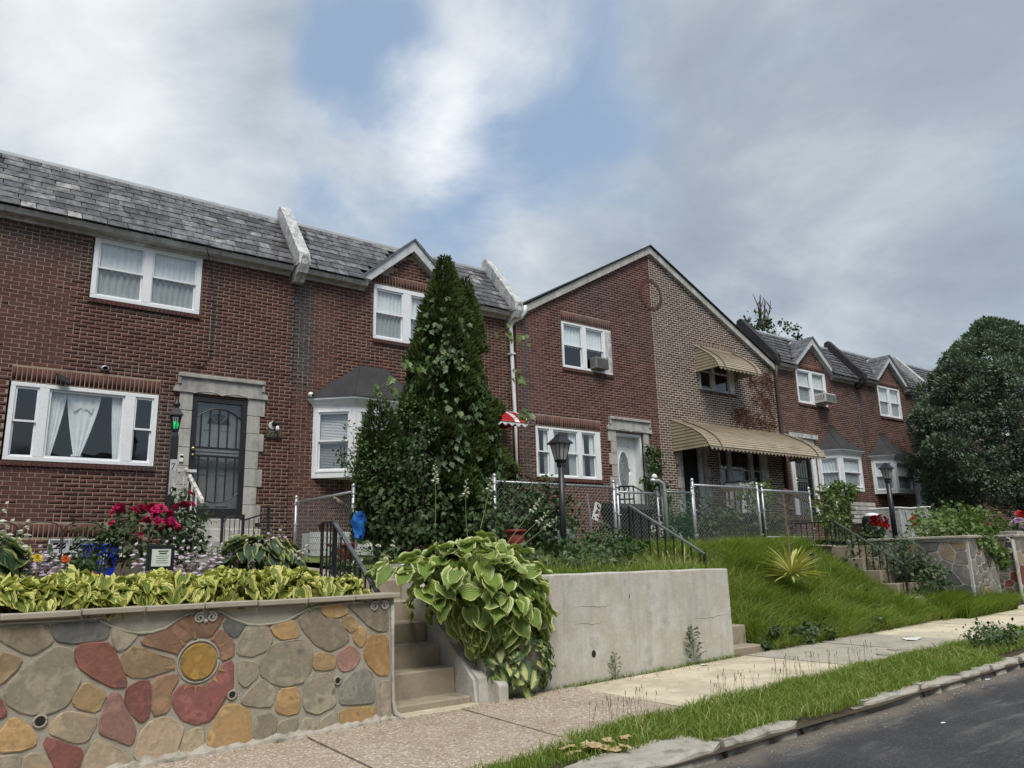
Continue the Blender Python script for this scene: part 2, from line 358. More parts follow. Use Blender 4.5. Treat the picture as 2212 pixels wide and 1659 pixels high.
M['turf']=surf('turf_ground',[(.09,.135,.03),(.14,.18,.045),(.17,.155,.07)],3,.95,.6,50,dist=.02)
M['awn']=surf('tan_awning_metal',[(.31,.26,.185),(.365,.31,.22),(.25,.21,.15)],2,.5,.05,40,island=.06)
M['awndk']=surf('brown_awning_batten',[(.08,.06,.045)],2,.6,0)
M['red']=surf('red_enamel',[(.42,.018,.025),(.5,.03,.035)],4,.35,.03,40)
M['brownmetal']=surf('brown_downspout_paint',[(.045,.035,.03),(.07,.055,.045)],5,.55,.1,50)
M['wooddk']=surf('dark_stained_wood',[(.05,.035,.026),(.085,.06,.042)],6,.75,.3,50)
M['peel']=surf('peeling_paint_wood',[(.75,.74,.70),(.68,.66,.61),(.16,.10,.07)],16,.85,.3,50)
M['brass']=surf('brass',[(.75,.58,.28)],5,.25,0,metal=.9)
M['bluebin']=surf('blue_plastic',[(.012,.035,.42),(.02,.05,.5)],4,.4,.03,40)
M['bluebag']=surf('blue_plastic_sheet',[(.01,.075,.30),(.02,.14,.45),(.008,.04,.2)],6,.35,.4,14,dist=.05)
M['binblk']=surf('black_plastic',[(.012,.016,.015),(.02,.028,.025)],5,.45,.05,40)
M['redpot']=surf('red_plastic',[(.15,.018,.013),(.19,.025,.018)],4,.5,.05,40)
M['cover']=surf('grey_furniture_cover',[(.30,.31,.30),(.40,.41,.40),(.24,.25,.245)],3,.7,.5,9,dist=.05)
M['acmetal']=surf('air_conditioner_metal',[(.50,.49,.45),(.58,.57,.53)],5,.5,.03,40)
M['actrim']=surf('air_conditioner_fins',[(.10,.10,.10),(.16,.16,.16)],5,.5,.03,40)
M['acdark']=surf('dark_air_conditioner',[(.16,.16,.15),(.22,.22,.21)],5,.5,.03,40)
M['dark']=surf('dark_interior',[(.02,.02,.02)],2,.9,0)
M['plastic']=surf('white_plastic',[(.75,.75,.73)],2,.4,0)
M['sign']=surf('sign_board',[(.60,.64,.56),(.66,.69,.61)],3,.5,0)
M['ink']=surf('sign_ink',[(.06,.09,.05)],3,.6,0)
M['bronze']=surf('weathered_bronze',[(.055,.052,.036),(.085,.078,.05)],18,.55,.2,60,metal=.2)
M['bronzehi']=surf('raised_bronze_digits',[(.30,.27,.18)],10,.45,0,metal=.4)
M['bark']=surf('bark',[(.055,.042,.032),(.09,.07,.055),(.04,.03,.025)],12,.95,.8,30,dist=.03)
# plants
M['hostaBig']=hostamat('hosta_cream_margin',((.155,.25,.042),(.24,.325,.075)),((.50,.54,.20),(.64,.65,.34)),.20,veins=15)
M['hostaInv']=hostamat('hosta_gold_centre',((.50,.52,.17),(.62,.62,.28)),((.08,.165,.075),(.12,.21,.10)),.42,veins=12)
M['hostaEdge']=hostamat('hosta_yellow_margin',((.13,.19,.028),(.21,.26,.05)),((.55,.55,.13),(.68,.64,.24)),.36,veins=12)
M['hostaBlue']=hostamat('hosta_blue_green',((.04,.085,.05),(.06,.11,.06)),((.36,.38,.09),(.46,.46,.2)),.2,veins=16)
M['stem']=plantmat('plant_stem',[(.10,.15,.05),(.16,.2,.09)],.6,.1)
M['lav']=plantmat('lavender_petals',[(.44,.34,.50),(.58,.48,.63),(.70,.62,.73)],.6,.3)
M['whitefl']=plantmat('white_petals',[(.60,.60,.52),(.74,.74,.70)],.6,.3)
M['dryfl']=plantmat('faded_petals',[(.30,.26,.15),(.42,.38,.24)],.7,.3)
M['rose']=plantmat('rose_petals',[(.42,.008,.075),(.60,.02,.14),(.68,.06,.21)],.5,.25,scale=20)
M['redfl']=plantmat('red_petals',[(.40,.008,.02),(.5,.03,.04)],.5,.2,scale=15)
M['orange']=plantmat('orange_petals',[(.6,.09,.015),(.65,.14,.03)],.5,.25)
M['yellowfl']=plantmat('yellow_petals',[(.6,.42,.03),(.68,.52,.1)],.5,.25)
M['purplefl']=plantmat('mixed_purple_petals',[(.20,.10,.36),(.45,.25,.48),(.7,.68,.66)],.5,.2,scale=18)
M['leafrose']=plantmat('rose_leaves',[(.025,.05,.018),(.05,.085,.03),(.085,.125,.05)],.5,.2)
M['leafdark']=plantmat('shrub_leaves',[(.024,.048,.016),(.045,.08,.026),(.075,.12,.04)],.5,.2)
M['leafvine']=plantmat('vine_leaves',[(.03,.062,.02),(.055,.10,.034),(.095,.15,.055)],.45,.25)
M['leafpale']=plantmat('bright_vine_leaves',[(.055,.10,.022),(.10,.165,.04),(.15,.215,.06)],.45,.3)
M['arbor']=plantmat('conifer_sprays',[(.026,.05,.012),(.05,.078,.018),(.085,.105,.026)],.7,.12,scale=2.2,spec=.2)
M['yew']=plantmat('evergreen_leaves',[(.07,.11,.072),(.115,.165,.105),(.165,.215,.14)],.55,.12,scale=.9,spec=.3)
M['treetop']=plantmat('tree_leaves',[(.02,.04,.015),(.04,.07,.025)],.6,.2)
M['grass']=plantmat('grass_blades',[(.10,.16,.022),(.17,.255,.036),(.25,.32,.065)],.55,.4,scale=1.2,island=.4)
M['grassy']=plantmat('grass_blades_yellowed',[(.15,.2,.04),(.24,.28,.065),(.36,.35,.14)],.6,.3,scale=1.2,island=.4)
M['dry']=plantmat('dry_stems',[(.20,.15,.08),(.3,.23,.13)],.8,.1)
M['deadvine']=plantmat('dead_vine_leaves',[(.07,.022,.012),(.12,.04,.02),(.10,.05,.03)],.8,.1)
M['deadleaf']=plantmat('fallen_leaves',[(.42,.30,.15),(.55,.42,.24)],.7,.2)
M['yucca']=plantmat('yucca_blades',[(.10,.14,.035),(.42,.42,.10),(.55,.52,.2)],.45,.2,scale=9,island=.5)
M['variegrass']=plantmat('striped_grass_blades',[(.07,.12,.03),(.15,.2,.05),(.38,.36,.15)],.5,.2,scale=9,island=.5)
# ground
def aggmat():
    m,b,bs,out=newmat('exposed_aggregate'); p=pos(b)
    vo=b.n('ShaderNodeTexVoronoi',ins={'Vector':p,'Scale':52.,'Randomness':1.}); r=b.xyz(vo.outputs['Color'])[0]
    c=b.ramp(r,[(0,(.25,.185,.14)),(.3,(.41,.33,.245)),(.55,(.52,.44,.335)),(.75,(.31,.225,.17)),(.92,(.68,.63,.54))])
    c=b.mix(b.ss(vo.outputs['Distance'],.25,.55,0,.6),c,(.27,.215,.165))
    big=b.noise(p,1.6,6,.65); c=b.mix(b.ss(big,.45,.75,0,.5),c,b.mix(1.,c,(.66,.6,.54),'MULTIPLY'))
    lk(b,c,bs.inputs['Base Color']); bs.inputs['Roughness'].default_value=.9
    bumpn(b,bs,b.m('SUBTRACT',1.,vo.outputs['Distance']),.6,.008); return m
M['agg']=aggmat()
M['slab']=surf('pale_sidewalk_concrete',[(.55,.485,.35),(.62,.555,.415),(.46,.405,.30),(.58,.52,.39)],1.4,.93,.4,150,var=.06,dist=.004)
M['slabgrey']=surf('grey_sidewalk_concrete',[(.32,.29,.235),(.39,.355,.29),(.26,.235,.195)],2.2,.93,.5,150,var=.06,dist=.006)
M['kerb']=surf('worn_kerb_concrete',[(.29,.27,.225),(.38,.355,.30),(.17,.16,.13)],5,.93,.6,60,var=.08,dist=.012)
def asphmat():
    m,b,bs,out=newmat('asphalt'); p=pos(b); x,y,z=b.xyz(p)
    fine=b.noise(p,190,3,.7); sp=b.n('ShaderNodeTexVoronoi',ins={'Vector':p,'Scale':140.}); r=b.xyz(sp.outputs['Color'])[0]
    c=b.mix(b.ss(b.noise(p,1.3,6,.6),.35,.7),(.030,.030,.033),(.052,.051,.052))
    c=b.mix(b.ss(r,.88,.97,0,.6),c,(.17,.165,.155))
    worn=b.noise(b.vm('MULTIPLY',p,(.7,3.2,1)),1.5,6,.65)
    c=b.mix(b.m('MULTIPLY',b.ss(worn,.53,.70,0,.65),b.ss(fine,.38,.6)),c,(.20,.195,.18))
    g=b.m('ADD',y,b.m('MULTIPLY_ADD',b.noise(p,2.5,5,.6),.5,-.25))
    c=b.mix(b.ss(g,3.75,4.1,0,.6),c,(.20,.17,.13))
    lk(b,c,bs.inputs['Base Color']); bs.inputs['Roughness'].default_value=.82; bs.inputs['Specular IOR Level'].default_value=.35
    bumpn(b,bs,fine,.5,.006); return m
M['asphalt']=asphmat()
STONECOL={'greybrown': (0.2, 0.176, 0.137), 'slate': (0.118, 0.121, 0.12), 'grey': (0.254, 0.231, 0.183), 'sunset': (0.2, 0.122, 0.087), 'sunset2': (0.243, 0.155, 0.103), 'ochre': (0.345, 0.237, 0.121), 'ochre2': (0.308, 0.228, 0.128), 'tan2': (0.272, 0.204, 0.13), 'greybig': (0.242, 0.224, 0.175), 'redor': (0.223, 0.101, 0.08), 'tan': (0.253, 0.187, 0.122), 'red': (0.201, 0.087, 0.08), 'mauve': (0.208, 0.124, 0.11), 'tangrey': (0.307, 0.261, 0.191), 'pale': (0.346, 0.294, 0.22), 'pale2': (0.342, 0.281, 0.206), 'greypale': (0.283, 0.263, 0.211), 'orange': (0.346, 0.219, 0.103), 'pink': (0.269, 0.163, 0.137), 'greyblue': (0.195, 0.194, 0.172), 'mauvegrey': (0.259, 0.222, 0.187)}
# ---------------------------------------------------------------- ground, road, pavement
def gz(x): return -1.527+.01838*x
def hn(x,y,s=1.): return (math.sin(x*3.1*s+y*1.7)+math.sin(y*4.3*s-x*1.3+2)+math.sin(x*7.7*s+y*5.1+1))/3
def sheet(x0,x1,y0,y1,nx,ny,f):
    mb=MB(); vs=[(x0+(x1-x0)*i/nx,y0+(y1-y0)*j/ny) for j in range(ny+1) for i in range(nx+1)]
    mb.add([(x,y,f(x,y)) for x,y in vs],[(j*(nx+1)+i,j*(nx+1)+i+1,(j+1)*(nx+1)+i+1,(j+1)*(nx+1)+i) for j in range(ny) for i in range(nx)]); return mb
struct('ground',sheet(-200,260,-200,260,8,8,lambda x,y:gz(x)-.45),M['soil'])
struct('road',sheet(-60,120,-7.5,4.16,40,12,lambda x,y:gz(x)-.10-.012*(4-y)*0+.006*hn(x*.4,y)),M['asphalt'],smooth=True)
bed=sheet(-40,60,4.12,7.3,160,6,lambda x,y:gz(x)-.035+.008*hn(x,y)); pav=struct('sidewalk',bed,M['soil'])
joints=[-8,-6.4,-4.8,-3.2,-1.6,-.1,1.35,2.85,4.45,6.0,9.2,10.9,12.25,14.3,16.2,18,19.8,21.6,23.4,25.2,27,29,31,33,35,37,39,41]
for i,(a,b) in enumerate(zip(joints[:-1],joints[1:])):
    mb=MB(); y0=5.02 if b<4.5 else (5.22 if b<6.1 else 5.26); y1=6.955
    n=10; q=.012
    def edge(t): return .018*math.sin(t*9+i)+.01*math.sin(t*23+i*2)
    lo=[(a+q+(b-a-2*q)*k/n+(.06*(k-n/2)/n*0),y0+edge(k/n*3)) for k in range(n+1)]
    sk=.0 if b>6.5 else .05
    top=[];
    for k in range(n+1):
        x,y=lo[k]; top+= [(x-sk*.6,y,gz(x)+.004*hn(x,y)-.012),(x-sk*.5,y+.02,gz(x)+.004*hn(x,y)),(x+sk,y1,gz(x)+.012*(i%3-1)*.5)]
    fs=[]
    for k in range(n):
        o=k*3
        for j in(0,1): fs.append((o+j,o+3+j,o+4+j,o+1+j))
    m0=len(top); bot=[(x,y,z-.09) for x,y,z in top]; 
    per=[k*3 for k in range(n+1)]+[n*3+1,n*3+2]+[k*3+2 for k in range(n-1,-1,-1)]+[1]
    for u,v in zip(per,per[1:]+per[:1]): fs.append((u,u+m0,v+m0,v))
    mb.add(top+bot,fs)
    mat=M['agg'] if b<6.1 else (M['slabgrey'] if 9<a<12.1 or a in(18,25.2,31) else M['slab'])
    part('paving_slab',mb,mat,pav)
# kerb: worn stones, some sunk or broken
kerb=link('kerb',mesh('kerb',MB().box(-40,60,4.17,4.30,-3.,-2.9),M['kerb'])); kerb['kind']='structure'; ROOT['kerb']=(0,0,0)
x=-9.
kr=random.Random(5)
while x<44:
    L=kr.uniform(.75,1.25)
    if x<-1 or x>16: L=1.8
    yb=4.33+kr.uniform(-.03,.03) if x>5.1 else 4.60+kr.uniform(-.06,.06)
    sunk=.05 if 6.5<x+L/2<7.1 else 0.
    mb=MB(); n=7; tl=[];tr=[];bl=[]
    for k in range(n+1):
        xx=x+.012+(L-.024)*k/n; z=gz(xx)+.012-sunk+kr.uniform(-.022,.006); e=kr.uniform(-.03,.045)
        tl.append((xx,4.15+e,gz(xx)-.13)); tr.append((xx,4.165+e*.8+(.03 if k in(0,n) else 0),z-.02))
        bl.append(((xx,4.2+e*.5,z),(xx,yb+kr.uniform(-.02,.02),z-.004)))
    V=[];F=[]
    for k in range(n+1): V+=[tl[k],tr[k],bl[k][0],bl[k][1],(bl[k][1][0],bl[k][1][1]+.01,gz(xx)-.1)]
    for k in range(n):
        o=k*5
        for j in range(4): F.append((o+j,o+5+j,o+6+j,o+1+j))
    F+= [(0,1,2,3,4),(n*5+4,n*5+3,n*5+2,n*5+1,n*5)]
    mb.add(V,F); part('kerb_stone',mb,M['kerb'],kerb); x+=L
# terraces behind the walls
def tA(x,y): return -.40+(y-7.25)*.075+.02*hn(x,y)
def tB(x,y): return -.235+(y-7.2)*.06+.02*hn(x,y)
def bank(x,y):
    t=min(1,max(0,(y-7.02)/2.9)); t=t*t*(3-2*t)*.5+t*.5
    return gz(x)-.02+(1.66-.01838*x)*t*1.0+max(0,y-9.9)*.05+.035*hn(x,y)*min(1,t*4)
def tF(x,y): return .10+(y-7.2)*.05+.02*hn(x,y)
struct('terrace',sheet(-8,3.84,7.2,14.1,30,18,tA),M['soil'],smooth=True)
struct('terrace',sheet(4.87,9.0,7.18,14.1,14,18,tB),M['turf'],smooth=True)
struct('path',sheet(3.84,4.87,8.58,14.1,3,14,lambda x,y:-.215+(y-8.58)*.055),M['concrete'])
struct('path',sheet(9.0,9.8,8.85,14.1,3,12,lambda x,y:-.2+(y-8.85)*.07),M['concrete'])
struct('grass_bank',sheet(9.8,15.2,7.0,14.1,26,30,bank),M['turf'],smooth=True)
struct('path',sheet(15.2,16.3,9.1,14.1,3,12,lambda x,y:.1+(y-9.1)*.05),M['concrete'])
struct('terrace',sheet(16.3,17.48,7.05,14.1,6,16,tF),M['soil'],smooth=True)
struct('terrace',sheet(17.48,18.7,9.0,14.1,6,12,tF),M['soil'],smooth=True)
struct('terrace',sheet(18.7,60,7.05,14.1,60,14,tF),M['soil'],smooth=True)
struct('back_yard_ground',sheet(-30,90,22,90,4,4,lambda x,y:.1),M['turf'])

# ---------------------------------------------------------------- carved stone retaining walls
def chaikin(p,k=1,a_=.86):
    for _ in range(k):
        q=[]
        for i in range(len(p)):
            a=p[i];b=p[(i+1)%len(p)]; q+=[(a[0]*a_+b[0]*(1-a_),a[1]*a_+b[1]*(1-a_)),(a[0]*(1-a_)+b[0]*a_,a[1]*(1-a_)+b[1]*a_)]
        p=q
    return p
def inset(p,d):
    n=len(p); A=sum(p[i][0]*p[(i+1)%n][1]-p[(i+1)%n][0]*p[i][1] for i in range(n)); s=1 if A>0 else -1; o=[]
    for i in range(n):
        a=p[i-1];b=p[(i+1)%n]; tx,tz=b[0]-a[0],b[1]-a[1]; l=math.hypot(tx,tz) or 1
        o.append((p[i][0]-tz/l*d*s,p[i][1]+tx/l*d*s))
    return o
def stone_mesh(poly,fr,depth=.010,rng=R,ch=1,grow=0.):
    "low carved stone in a wall face; fr maps (along, up, out) to world"
    P=chaikin(poly,ch); A=sum(P[i][0]*P[(i+1)%len(P)][1]-P[(i+1)%len(P)][0]*P[i][1] for i in range(len(P)))
    if A<0: P=P[::-1]
    if grow: P=inset(P,-grow)
    n=len(P); rings=[(P,-.012),(inset(P,.0015),depth*.6),(inset(P,.008),depth)]
    mb=MB(); vs=[]
    for ring,h in rings:
        for (a,z) in ring: vs.append(fr(a,z,h+(rng.uniform(-.004,.004) if h==depth else 0)))
    fs=[]
    for r in range(2):
        for i in range(n): fs.append((r*n+i,r*n+(i+1)%n,(r+1)*n+(i+1)%n,(r+1)*n+i))
    fs.append(tuple(range(2*n,3*n))); mb.add(vs,fs); return mb
def flip(mb):
    mb.F=[f[::-1] for f in mb.F]; return mb
STONES=[
('greybrown',[53,-40,83,-40,85,-47,88,-52,76,-60,70,-58,59,-51,54,-47]),
('slate',[87,-40,125,-41,125,-51,121,-53,102,-54,92,-52,88,-47]),
('grey',[128,-44,137,-48,147,-51,140,-60,134,-63,130,-55]),
('sunset',[150,-58,155,-53,168,-50,177,-45,185,-40,191,-41,192,-45,201,-48,210,-42,214,-40,211,-48,204,-57,192,-55,184,-59,178,-68,164,-63]),
('slate',[215,-48,220,-43,234,-50,225,-59,218,-55]),
('sunset',[207,-58,212,-52,224,-64,224,-74,216,-77,213,-68]),
('grey',[232,-56,236,-51,251,-52,258,-64,253,-72,240,-76,228,-73,229,-64]),
('ochre',[256,-53,276,-48,283,-63,267,-64,260,-60]),
('tan2',[55,-57,69,-63,66,-70,59,-77,57,-79]),
('greybig',[61,-85,64,-78,76,-66,91,-56,100,-59,104,-72,109,-81,106,-90,101,-99,91,-103,79,-102,71,-99,63,-92]),
('redor',[104,-59,108,-56,125,-56,130,-61,137,-76,141,-86,141,-90,132,-89,117,-80,108,-72,105,-66]),
('tan',[136,-69,144,-61,152,-63,164,-69,176,-73,176,-80,156,-84,146,-83,140,-79]),
('red',[216,-81,224,-79,225,-100,218,-109,209,-123,197,-125,186,-120,178,-108,179,-99,184,-94,192,-96,202,-98,211,-92]),
('red',[143,-92,151,-88,159,-88,160,-114,155,-118,148,-111,142,-101]),
('sunset2',[162,-87,179,-85,180,-89,175,-98,175,-110,172,-113,163,-114]),
('ochre2',[106,-94,113,-84,128,-94,123,-106,110,-102,106,-98]),
('mauve',[126,-112,131,-95,137,-95,141,-105,151,-123,149,-134,138,-128,126,-122]),
('tangrey',[92,-113,97,-106,103,-104,122,-110,122,-116,117,-126,110,-126,98,-120,93,-117]),
('red',[53,-84,58,-90,63,-100,60,-102,55,-103]),
('ochre',[61,-113,67,-103,78,-111,83,-119,83,-124,74,-126,62,-125,58,-120]),
('red',[88,-120,102,-126,115,-133,113,-145,99,-144]),
('pale',[77,-133,81,-130,87,-131,94,-138,97,-146,77,-142]),
('grey',[56,-129,75,-130,75,-144,57,-142]),
('pale',[117,-142,123,-126,137,-134,147,-142,147,-149,132,-148,118,-148]),
('pale2',[152,-145,155,-127,162,-119,173,-117,183,-123,187,-128,182,-146,168,-147]),
('tangrey',[186,-146,189,-132,197,-129,203,-130,203,-147,194,-149]),
('ochre',[207,-144,210,-130,218,-115,228,-114,241,-122,243,-149,222,-149]),
('greypale',[229,-79,244,-82,246,-93,236,-101,230,-95]),
('greypale',[233,-112,239,-105,250,-96,261,-105,260,-119,249,-118,237,-115]),
('greybig',[248,-83,258,-68,285,-66,295,-75,295,-91,289,-102,272,-104,260,-100,250,-93]),
('greybrown',[282,-49,288,-42,298,-39,305,-49,321,-52,332,-69,325,-74,312,-78,299,-71,287,-58]),
('ochre',[303,-38,327,-38,330,-45,321,-48,311,-48,305,-44]),
('ochre2',[325,-51,331,-48,339,-54,340,-60,334,-63,327,-58]),
('ochre',[336,-67,342,-59,349,-63,348,-72,344,-77,338,-72]),
('greybrown',[330,-38,349,-37,352,-42,372,-47,372,-64,362,-64,352,-58,341,-48]),
('orange',[348,-83,352,-68,372,-69,374,-105,363,-104,353,-94,349,-88]),
('ochre2',[297,-92,299,-79,317,-82,318,-93,309,-94]),
('pink',[321,-82,332,-76,340,-79,343,-88,335,-96,326,-97,321,-91]),
('greypale',[289,-104,295,-98,313,-98,316,-105,318,-112,319,-126,302,-131,290,-126]),
('greyblue',[324,-111,331,-103,347,-96,356,-103,359,-119,358,-128,336,-127,324,-125]),
('ochre',[264,-121,267,-107,283,-107,285,-127,275,-128,266,-125]),
('grey',[246,-144,247,-126,258,-125,265,-131,263,-142,254,-146]),
('greypale',[266,-146,267,-134,283,-131,284,-138,278,-148,272,-149]),
('grey',[286,-146,290,-134,297,-135,304,-147,297,-149,288,-149]),
('greypale',[306,-137,320,-131,322,-145,305,-146]),
('ochre',[325,-146,325,-131,358,-132,361,-146,336,-147]),
('mauvegrey',[362,-131,364,-111,375,-111,376,-146,363,-145]),
]
sw=thing('stone_wall','carved retaining wall of ochre, red and grey stones with a sun emblem','garden wall',(1.9,7.0,-1.5))
FR=lambda a,z,h:(a,7.0-h,z)
mb=MB(); mb.box(-4,3.79,7.002,7.24,-1.62,-.335); part('mortar_face',mb,M['wallmortar'],sw)
def colored(o,c,j=.12):
    k=1+R.uniform(-j,j); o.color=(c[0]*k,c[1]*k,c[2]*k,1)
for c,co in STONES:
    p=[(co[i]/100,co[i+1]/100) for i in range(0,len(co),2)]
    o=part('stone',stone_mesh(p,FR,grow=.014),M['stone'],sw); colored(o,STONECOL[c])
    if min(q[0] for q in p)>.68 and max(q[0] for q in p)<3.3:       # the wall runs on to the left of the view
        o=part('stone',stone_mesh([(1.12-q[0],q[1]) for q in p],FR,grow=.014),M['stone'],sw); colored(o,STONECOL[c])
cx,cz=1.96,-.765
o=part('sun_disc',stone_mesh([(cx+.147*math.cos(t*math.pi/9),cz+.147*math.sin(t*math.pi/9)) for t in range(18)],FR,.018),M['stone'],sw); colored(o,(.29,.185,.055),0)
mb=MB(); mb.tube([(cx+.166*math.cos(t*math.pi/18),7.0,cz+.166*math.sin(t*math.pi/18)) for t in range(37)],.010,6); part('sun_rim',mb,M['wallmortar'],sw,True)
for a in (183,150,128,98,55,28,-2,-28,-52,-75,-97,-120):
    a=rad(a+4); 
    tri=[(cx+.19*math.cos(a-.09),cz+.19*math.sin(a-.09)),(cx+.19*math.cos(a+.09),cz+.19*math.sin(a+.09)),(cx+.262*math.cos(a),cz+.262*math.sin(a))]
    o=part('sun_ray',stone_mesh(tri,lambda u,v,h:(u,6.990-h*.3,v),.008,ch=0),M['stone'],sw); colored(o,(.28,.18,.085),.15)
def ridge(pts,r=.012): 
    mb=MB(); mb.tube([(a,6.998,z) for a,z in pts],r,6); return mb
for pts in ([(1.19,-.385),(1.28,-.44),(1.38,-.485),(1.48,-.505),(1.58,-.505),(1.68,-.48),(1.78,-.41),(1.86,-.37),(1.91,-.362)],
            [(2.07,-.362),(2.13,-.38),(2.22,-.44),(2.36,-.497),(2.46,-.51),(2.58,-.505),(2.70,-.49),(2.79,-.45),(2.87,-.41),(2.98,-.38),(3.2,-.365),(3.45,-.362)],[(-3.9,-.362),(-2,-.362),(-.1,-.362),(.4,-.362),(1.0,-.37),(1.2,-.365)]):
    part('raised_swag',ridge(pts),M['wallmortar'],sw,True)
def spiral(c,s,turn=1.6,r0=.045,w0=.013,start=0.,yy=6.99):
    pts=[];rr=[]
    for i in range(26):
        t=i/25; a=start+s*t*turn*2*math.pi; r=r0*(1-t*.82); pts.append((c[0]+r*math.cos(a),yy-.006*t,c[1]+r*math.sin(a))); rr.append(w0*(1-.35*t))
    mb=MB(); mb.tube(pts,rr,6); return mb
for c,s,st in (((1.945,-.415),1,.9),((2.045,-.412),-1,2.2),((3.575,-.41),1,.9),((3.68,-.405),-1,2.2)):
    part('scroll',spiral(c,s,start=st),M['scroll'],sw,True)
mb=MB(); mb.lathe([(.0,-.055),(.012,-.05),(.02,-.035),(.013,-.02),(.0,-.015)],(1.995,6.99,-.41),8); part('finial_drop',mb,M['scroll'],sw,True)
mb=MB(); mb.tube([(3.772,6.995,-.40),(3.775,6.99,-.7),(3.778,6.99,-1.0),(3.785,6.985,-1.3),(3.80,6.975,-1.40),(3.86,6.95,-1.455),(3.95,6.93,-1.47)],[.022,.016,.016,.018,.024,.034,.03],8); part('corner_moulding',mb,M['scroll'],sw,True)
for (a,z,r) in ((2.25,-1.06,.026),(.85,-1.08,.034),(3.21,-1.05,.025)):
    mb=MB(); mb.tube([(a+(r+.008)*math.cos(t*math.pi/8),6.994,z+(r+.008)*math.sin(t*math.pi/8)) for t in range(17)],.010,6); dh=part('drain_hole',mb,M['wallmortar'],sw,True)
    mb=MB(); mb.lathe([(r,0),(r,.02)],(0,0,0),12); mb.V=[(a+v[0],6.988+v[2]*.3,z+v[1]) for v in mb.V]; part('drain_pipe_mouth',flip(mb),M['dark'],dh)
for a,b in ((-4,-3.1),(-3.09,-2.2),(-2.19,-1.3),(-1.29,-.4),(-.39,.51),(.52,1.045),(1.055,1.505),(1.515,1.965),(1.975,2.415),(2.425,2.875),(2.885,3.345),(3.355,3.83)):
    mb=MB(); z=-.296+.004*R.uniform(-1,1); mb.box(a,b,6.93,7.27,z-.045,z,.007); part('cap_stone',mb,M['concrete'],sw)
for a,b in ((.4,1.1),(1.11,1.9),(2.05,2.42),(2.43,2.9)):
    mb=MB(); mb.box(a,b,6.994,7.0,-.372,-.342,.002); part('frieze_block',mb,M['wallmortar'],sw)
mb=MB(); V=[];nq=160; fr_=random.Random(9)
for k in range(nq+1):
    x=-4+7.85*k/nq; z=gz(x); a=fr_.uniform(.012,.05)*(1.5 if fr_.random()<.15 else 1); V+=[(x,7.0,z+a*.9+.02),(x,6.988-a*.25,z+a*.6+.008),(x,6.98-a*.9,z+.012+fr_.uniform(0,.008)),(x,6.965-a*.9,z-.03)]
mb.add(V,[(k*4+j,k*4+4+j,k*4+5+j,k*4+1+j)[::-1] for k in range(nq) for j in range(3)]); part('wall_footing',mb,M['kerb'],sw)

# far walls along the pavement: grey stones with pale ribbon joints
def voronoi(x0,x1,z0,z1,n,rng,gap):
    pts=[(rng.uniform(x0,x1),rng.uniform(z0,z1)) for _ in range(n)]; cells=[]
    for _ in range(3):
        cells=[]
        for i,p in enumerate(pts):
            poly=[(x0,z0),(x1,z0),(x1,z1),(x0,z1)]
            for j,q in enumerate(pts):
                if i==j: continue
                mx,mz=(p[0]+q[0])/2,(p[1]+q[1])/2; nx,nz=q[0]-p[0],q[1]-p[1]; o=[]
                for k in range(len(poly)):
                    a,b=poly[k],poly[(k+1)%len(poly)]; da=(a[0]-mx)*nx+(a[1]-mz)*nz; db=(b[0]-mx)*nx+(b[1]-mz)*nz
                    if da<=0: o.append(a)
                    if da*db<0: t=da/(da-db); o.append((a[0]+(b[0]-a[0])*t,a[1]+(b[1]-a[1])*t))
                poly=o
                if len(poly)<3: break
            cells.append(poly)
        pts=[(sum(a for a,_ in c)/len(c),sum(b for _,b in c)/len(c)) if len(c)>2 else p for c,p in zip(cells,pts)]
    out=[]
    for c in cells:
        if len(c)>2:
            q=[c[0]]
            for a in c[1:]:
                if math.hypot(a[0]-q[-1][0],a[1]-q[-1][1])>.03: q.append(a)
            if len(q)>2: out.append(inset(q,gap))
    return out
def farwall(name,label,xs,xe,y0,yback,ztop,cols,seed):
    "wall corner: a side face along the steps (normal -X) and a front face along the pavement (normal -Y)"
    rng=random.Random(seed); zb=gz(xs)-.05
    t=thing(name,label,'garden wall',((xs+xe)/2,y0,zb))
    mb=MB(); mb.box(xs,xe,y0,y0+.22,zb,ztop-.06); mb.box(xs,xs+.22,y0+.22,yback,zb,ztop-.06); part('mortar_core',mb,M['farmortar'],t)
    cells=voronoi(y0+.03,yback-.02,zb+.05,ztop-.09,int((yback-y0)*30),rng,.014)
    for c in cells:
        o=part('stone',stone_mesh([(-a,z) for a,z in c],lambda a,z,h:(xs-h,-a,z),.012,rng),M['stone'],t); colored(o,rng.choice(cols),.2)
    for c in voronoi(xs+.03,xe-.03,zb+.05,ztop-.09,min(60,int((xe-xs)*30)),rng,.014):
        o=part('stone',stone_mesh(c,lambda a,z,h:(a,y0-h,z),.012,rng),M['stone'],t); colored(o,rng.choice(cols),.2)
    mb=MB(); mb.box(xs-.05,xe+.04,y0-.05,y0+.3,ztop-.06,ztop,.015); part('cap_stone',mb,M['kerb'],t)
    mb=MB(); mb.box(xs-.05,xs+.3,y0+.302,yback,ztop-.06,ztop,.015); part('cap_stone',mb,M['kerb'],t)
    return t
GR=[(.19,.18,.165),(.16,.155,.145),(.22,.205,.18),(.13,.13,.13),(.24,.19,.14),(.18,.175,.16),(.15,.15,.145)]
fw1=farwall('stone_wall','grey stone retaining wall with pale mortar beside the black stair rail','grey',0,0,0,0,0,0) if False else None
fw1=farwall('stone_wall','grey stone retaining wall with pale joints and a vine over its cap',16.32,17.5,6.9,9.4,.235,GR,3)
fw2=farwall('stone_wall','stone retaining wall with red stones and scrolls at the photo edge',18.66,24.5,6.95,8.6,.25,GR+[(.17,.06,.042),(.155,.055,.04),(.18,.11,.07)],8)
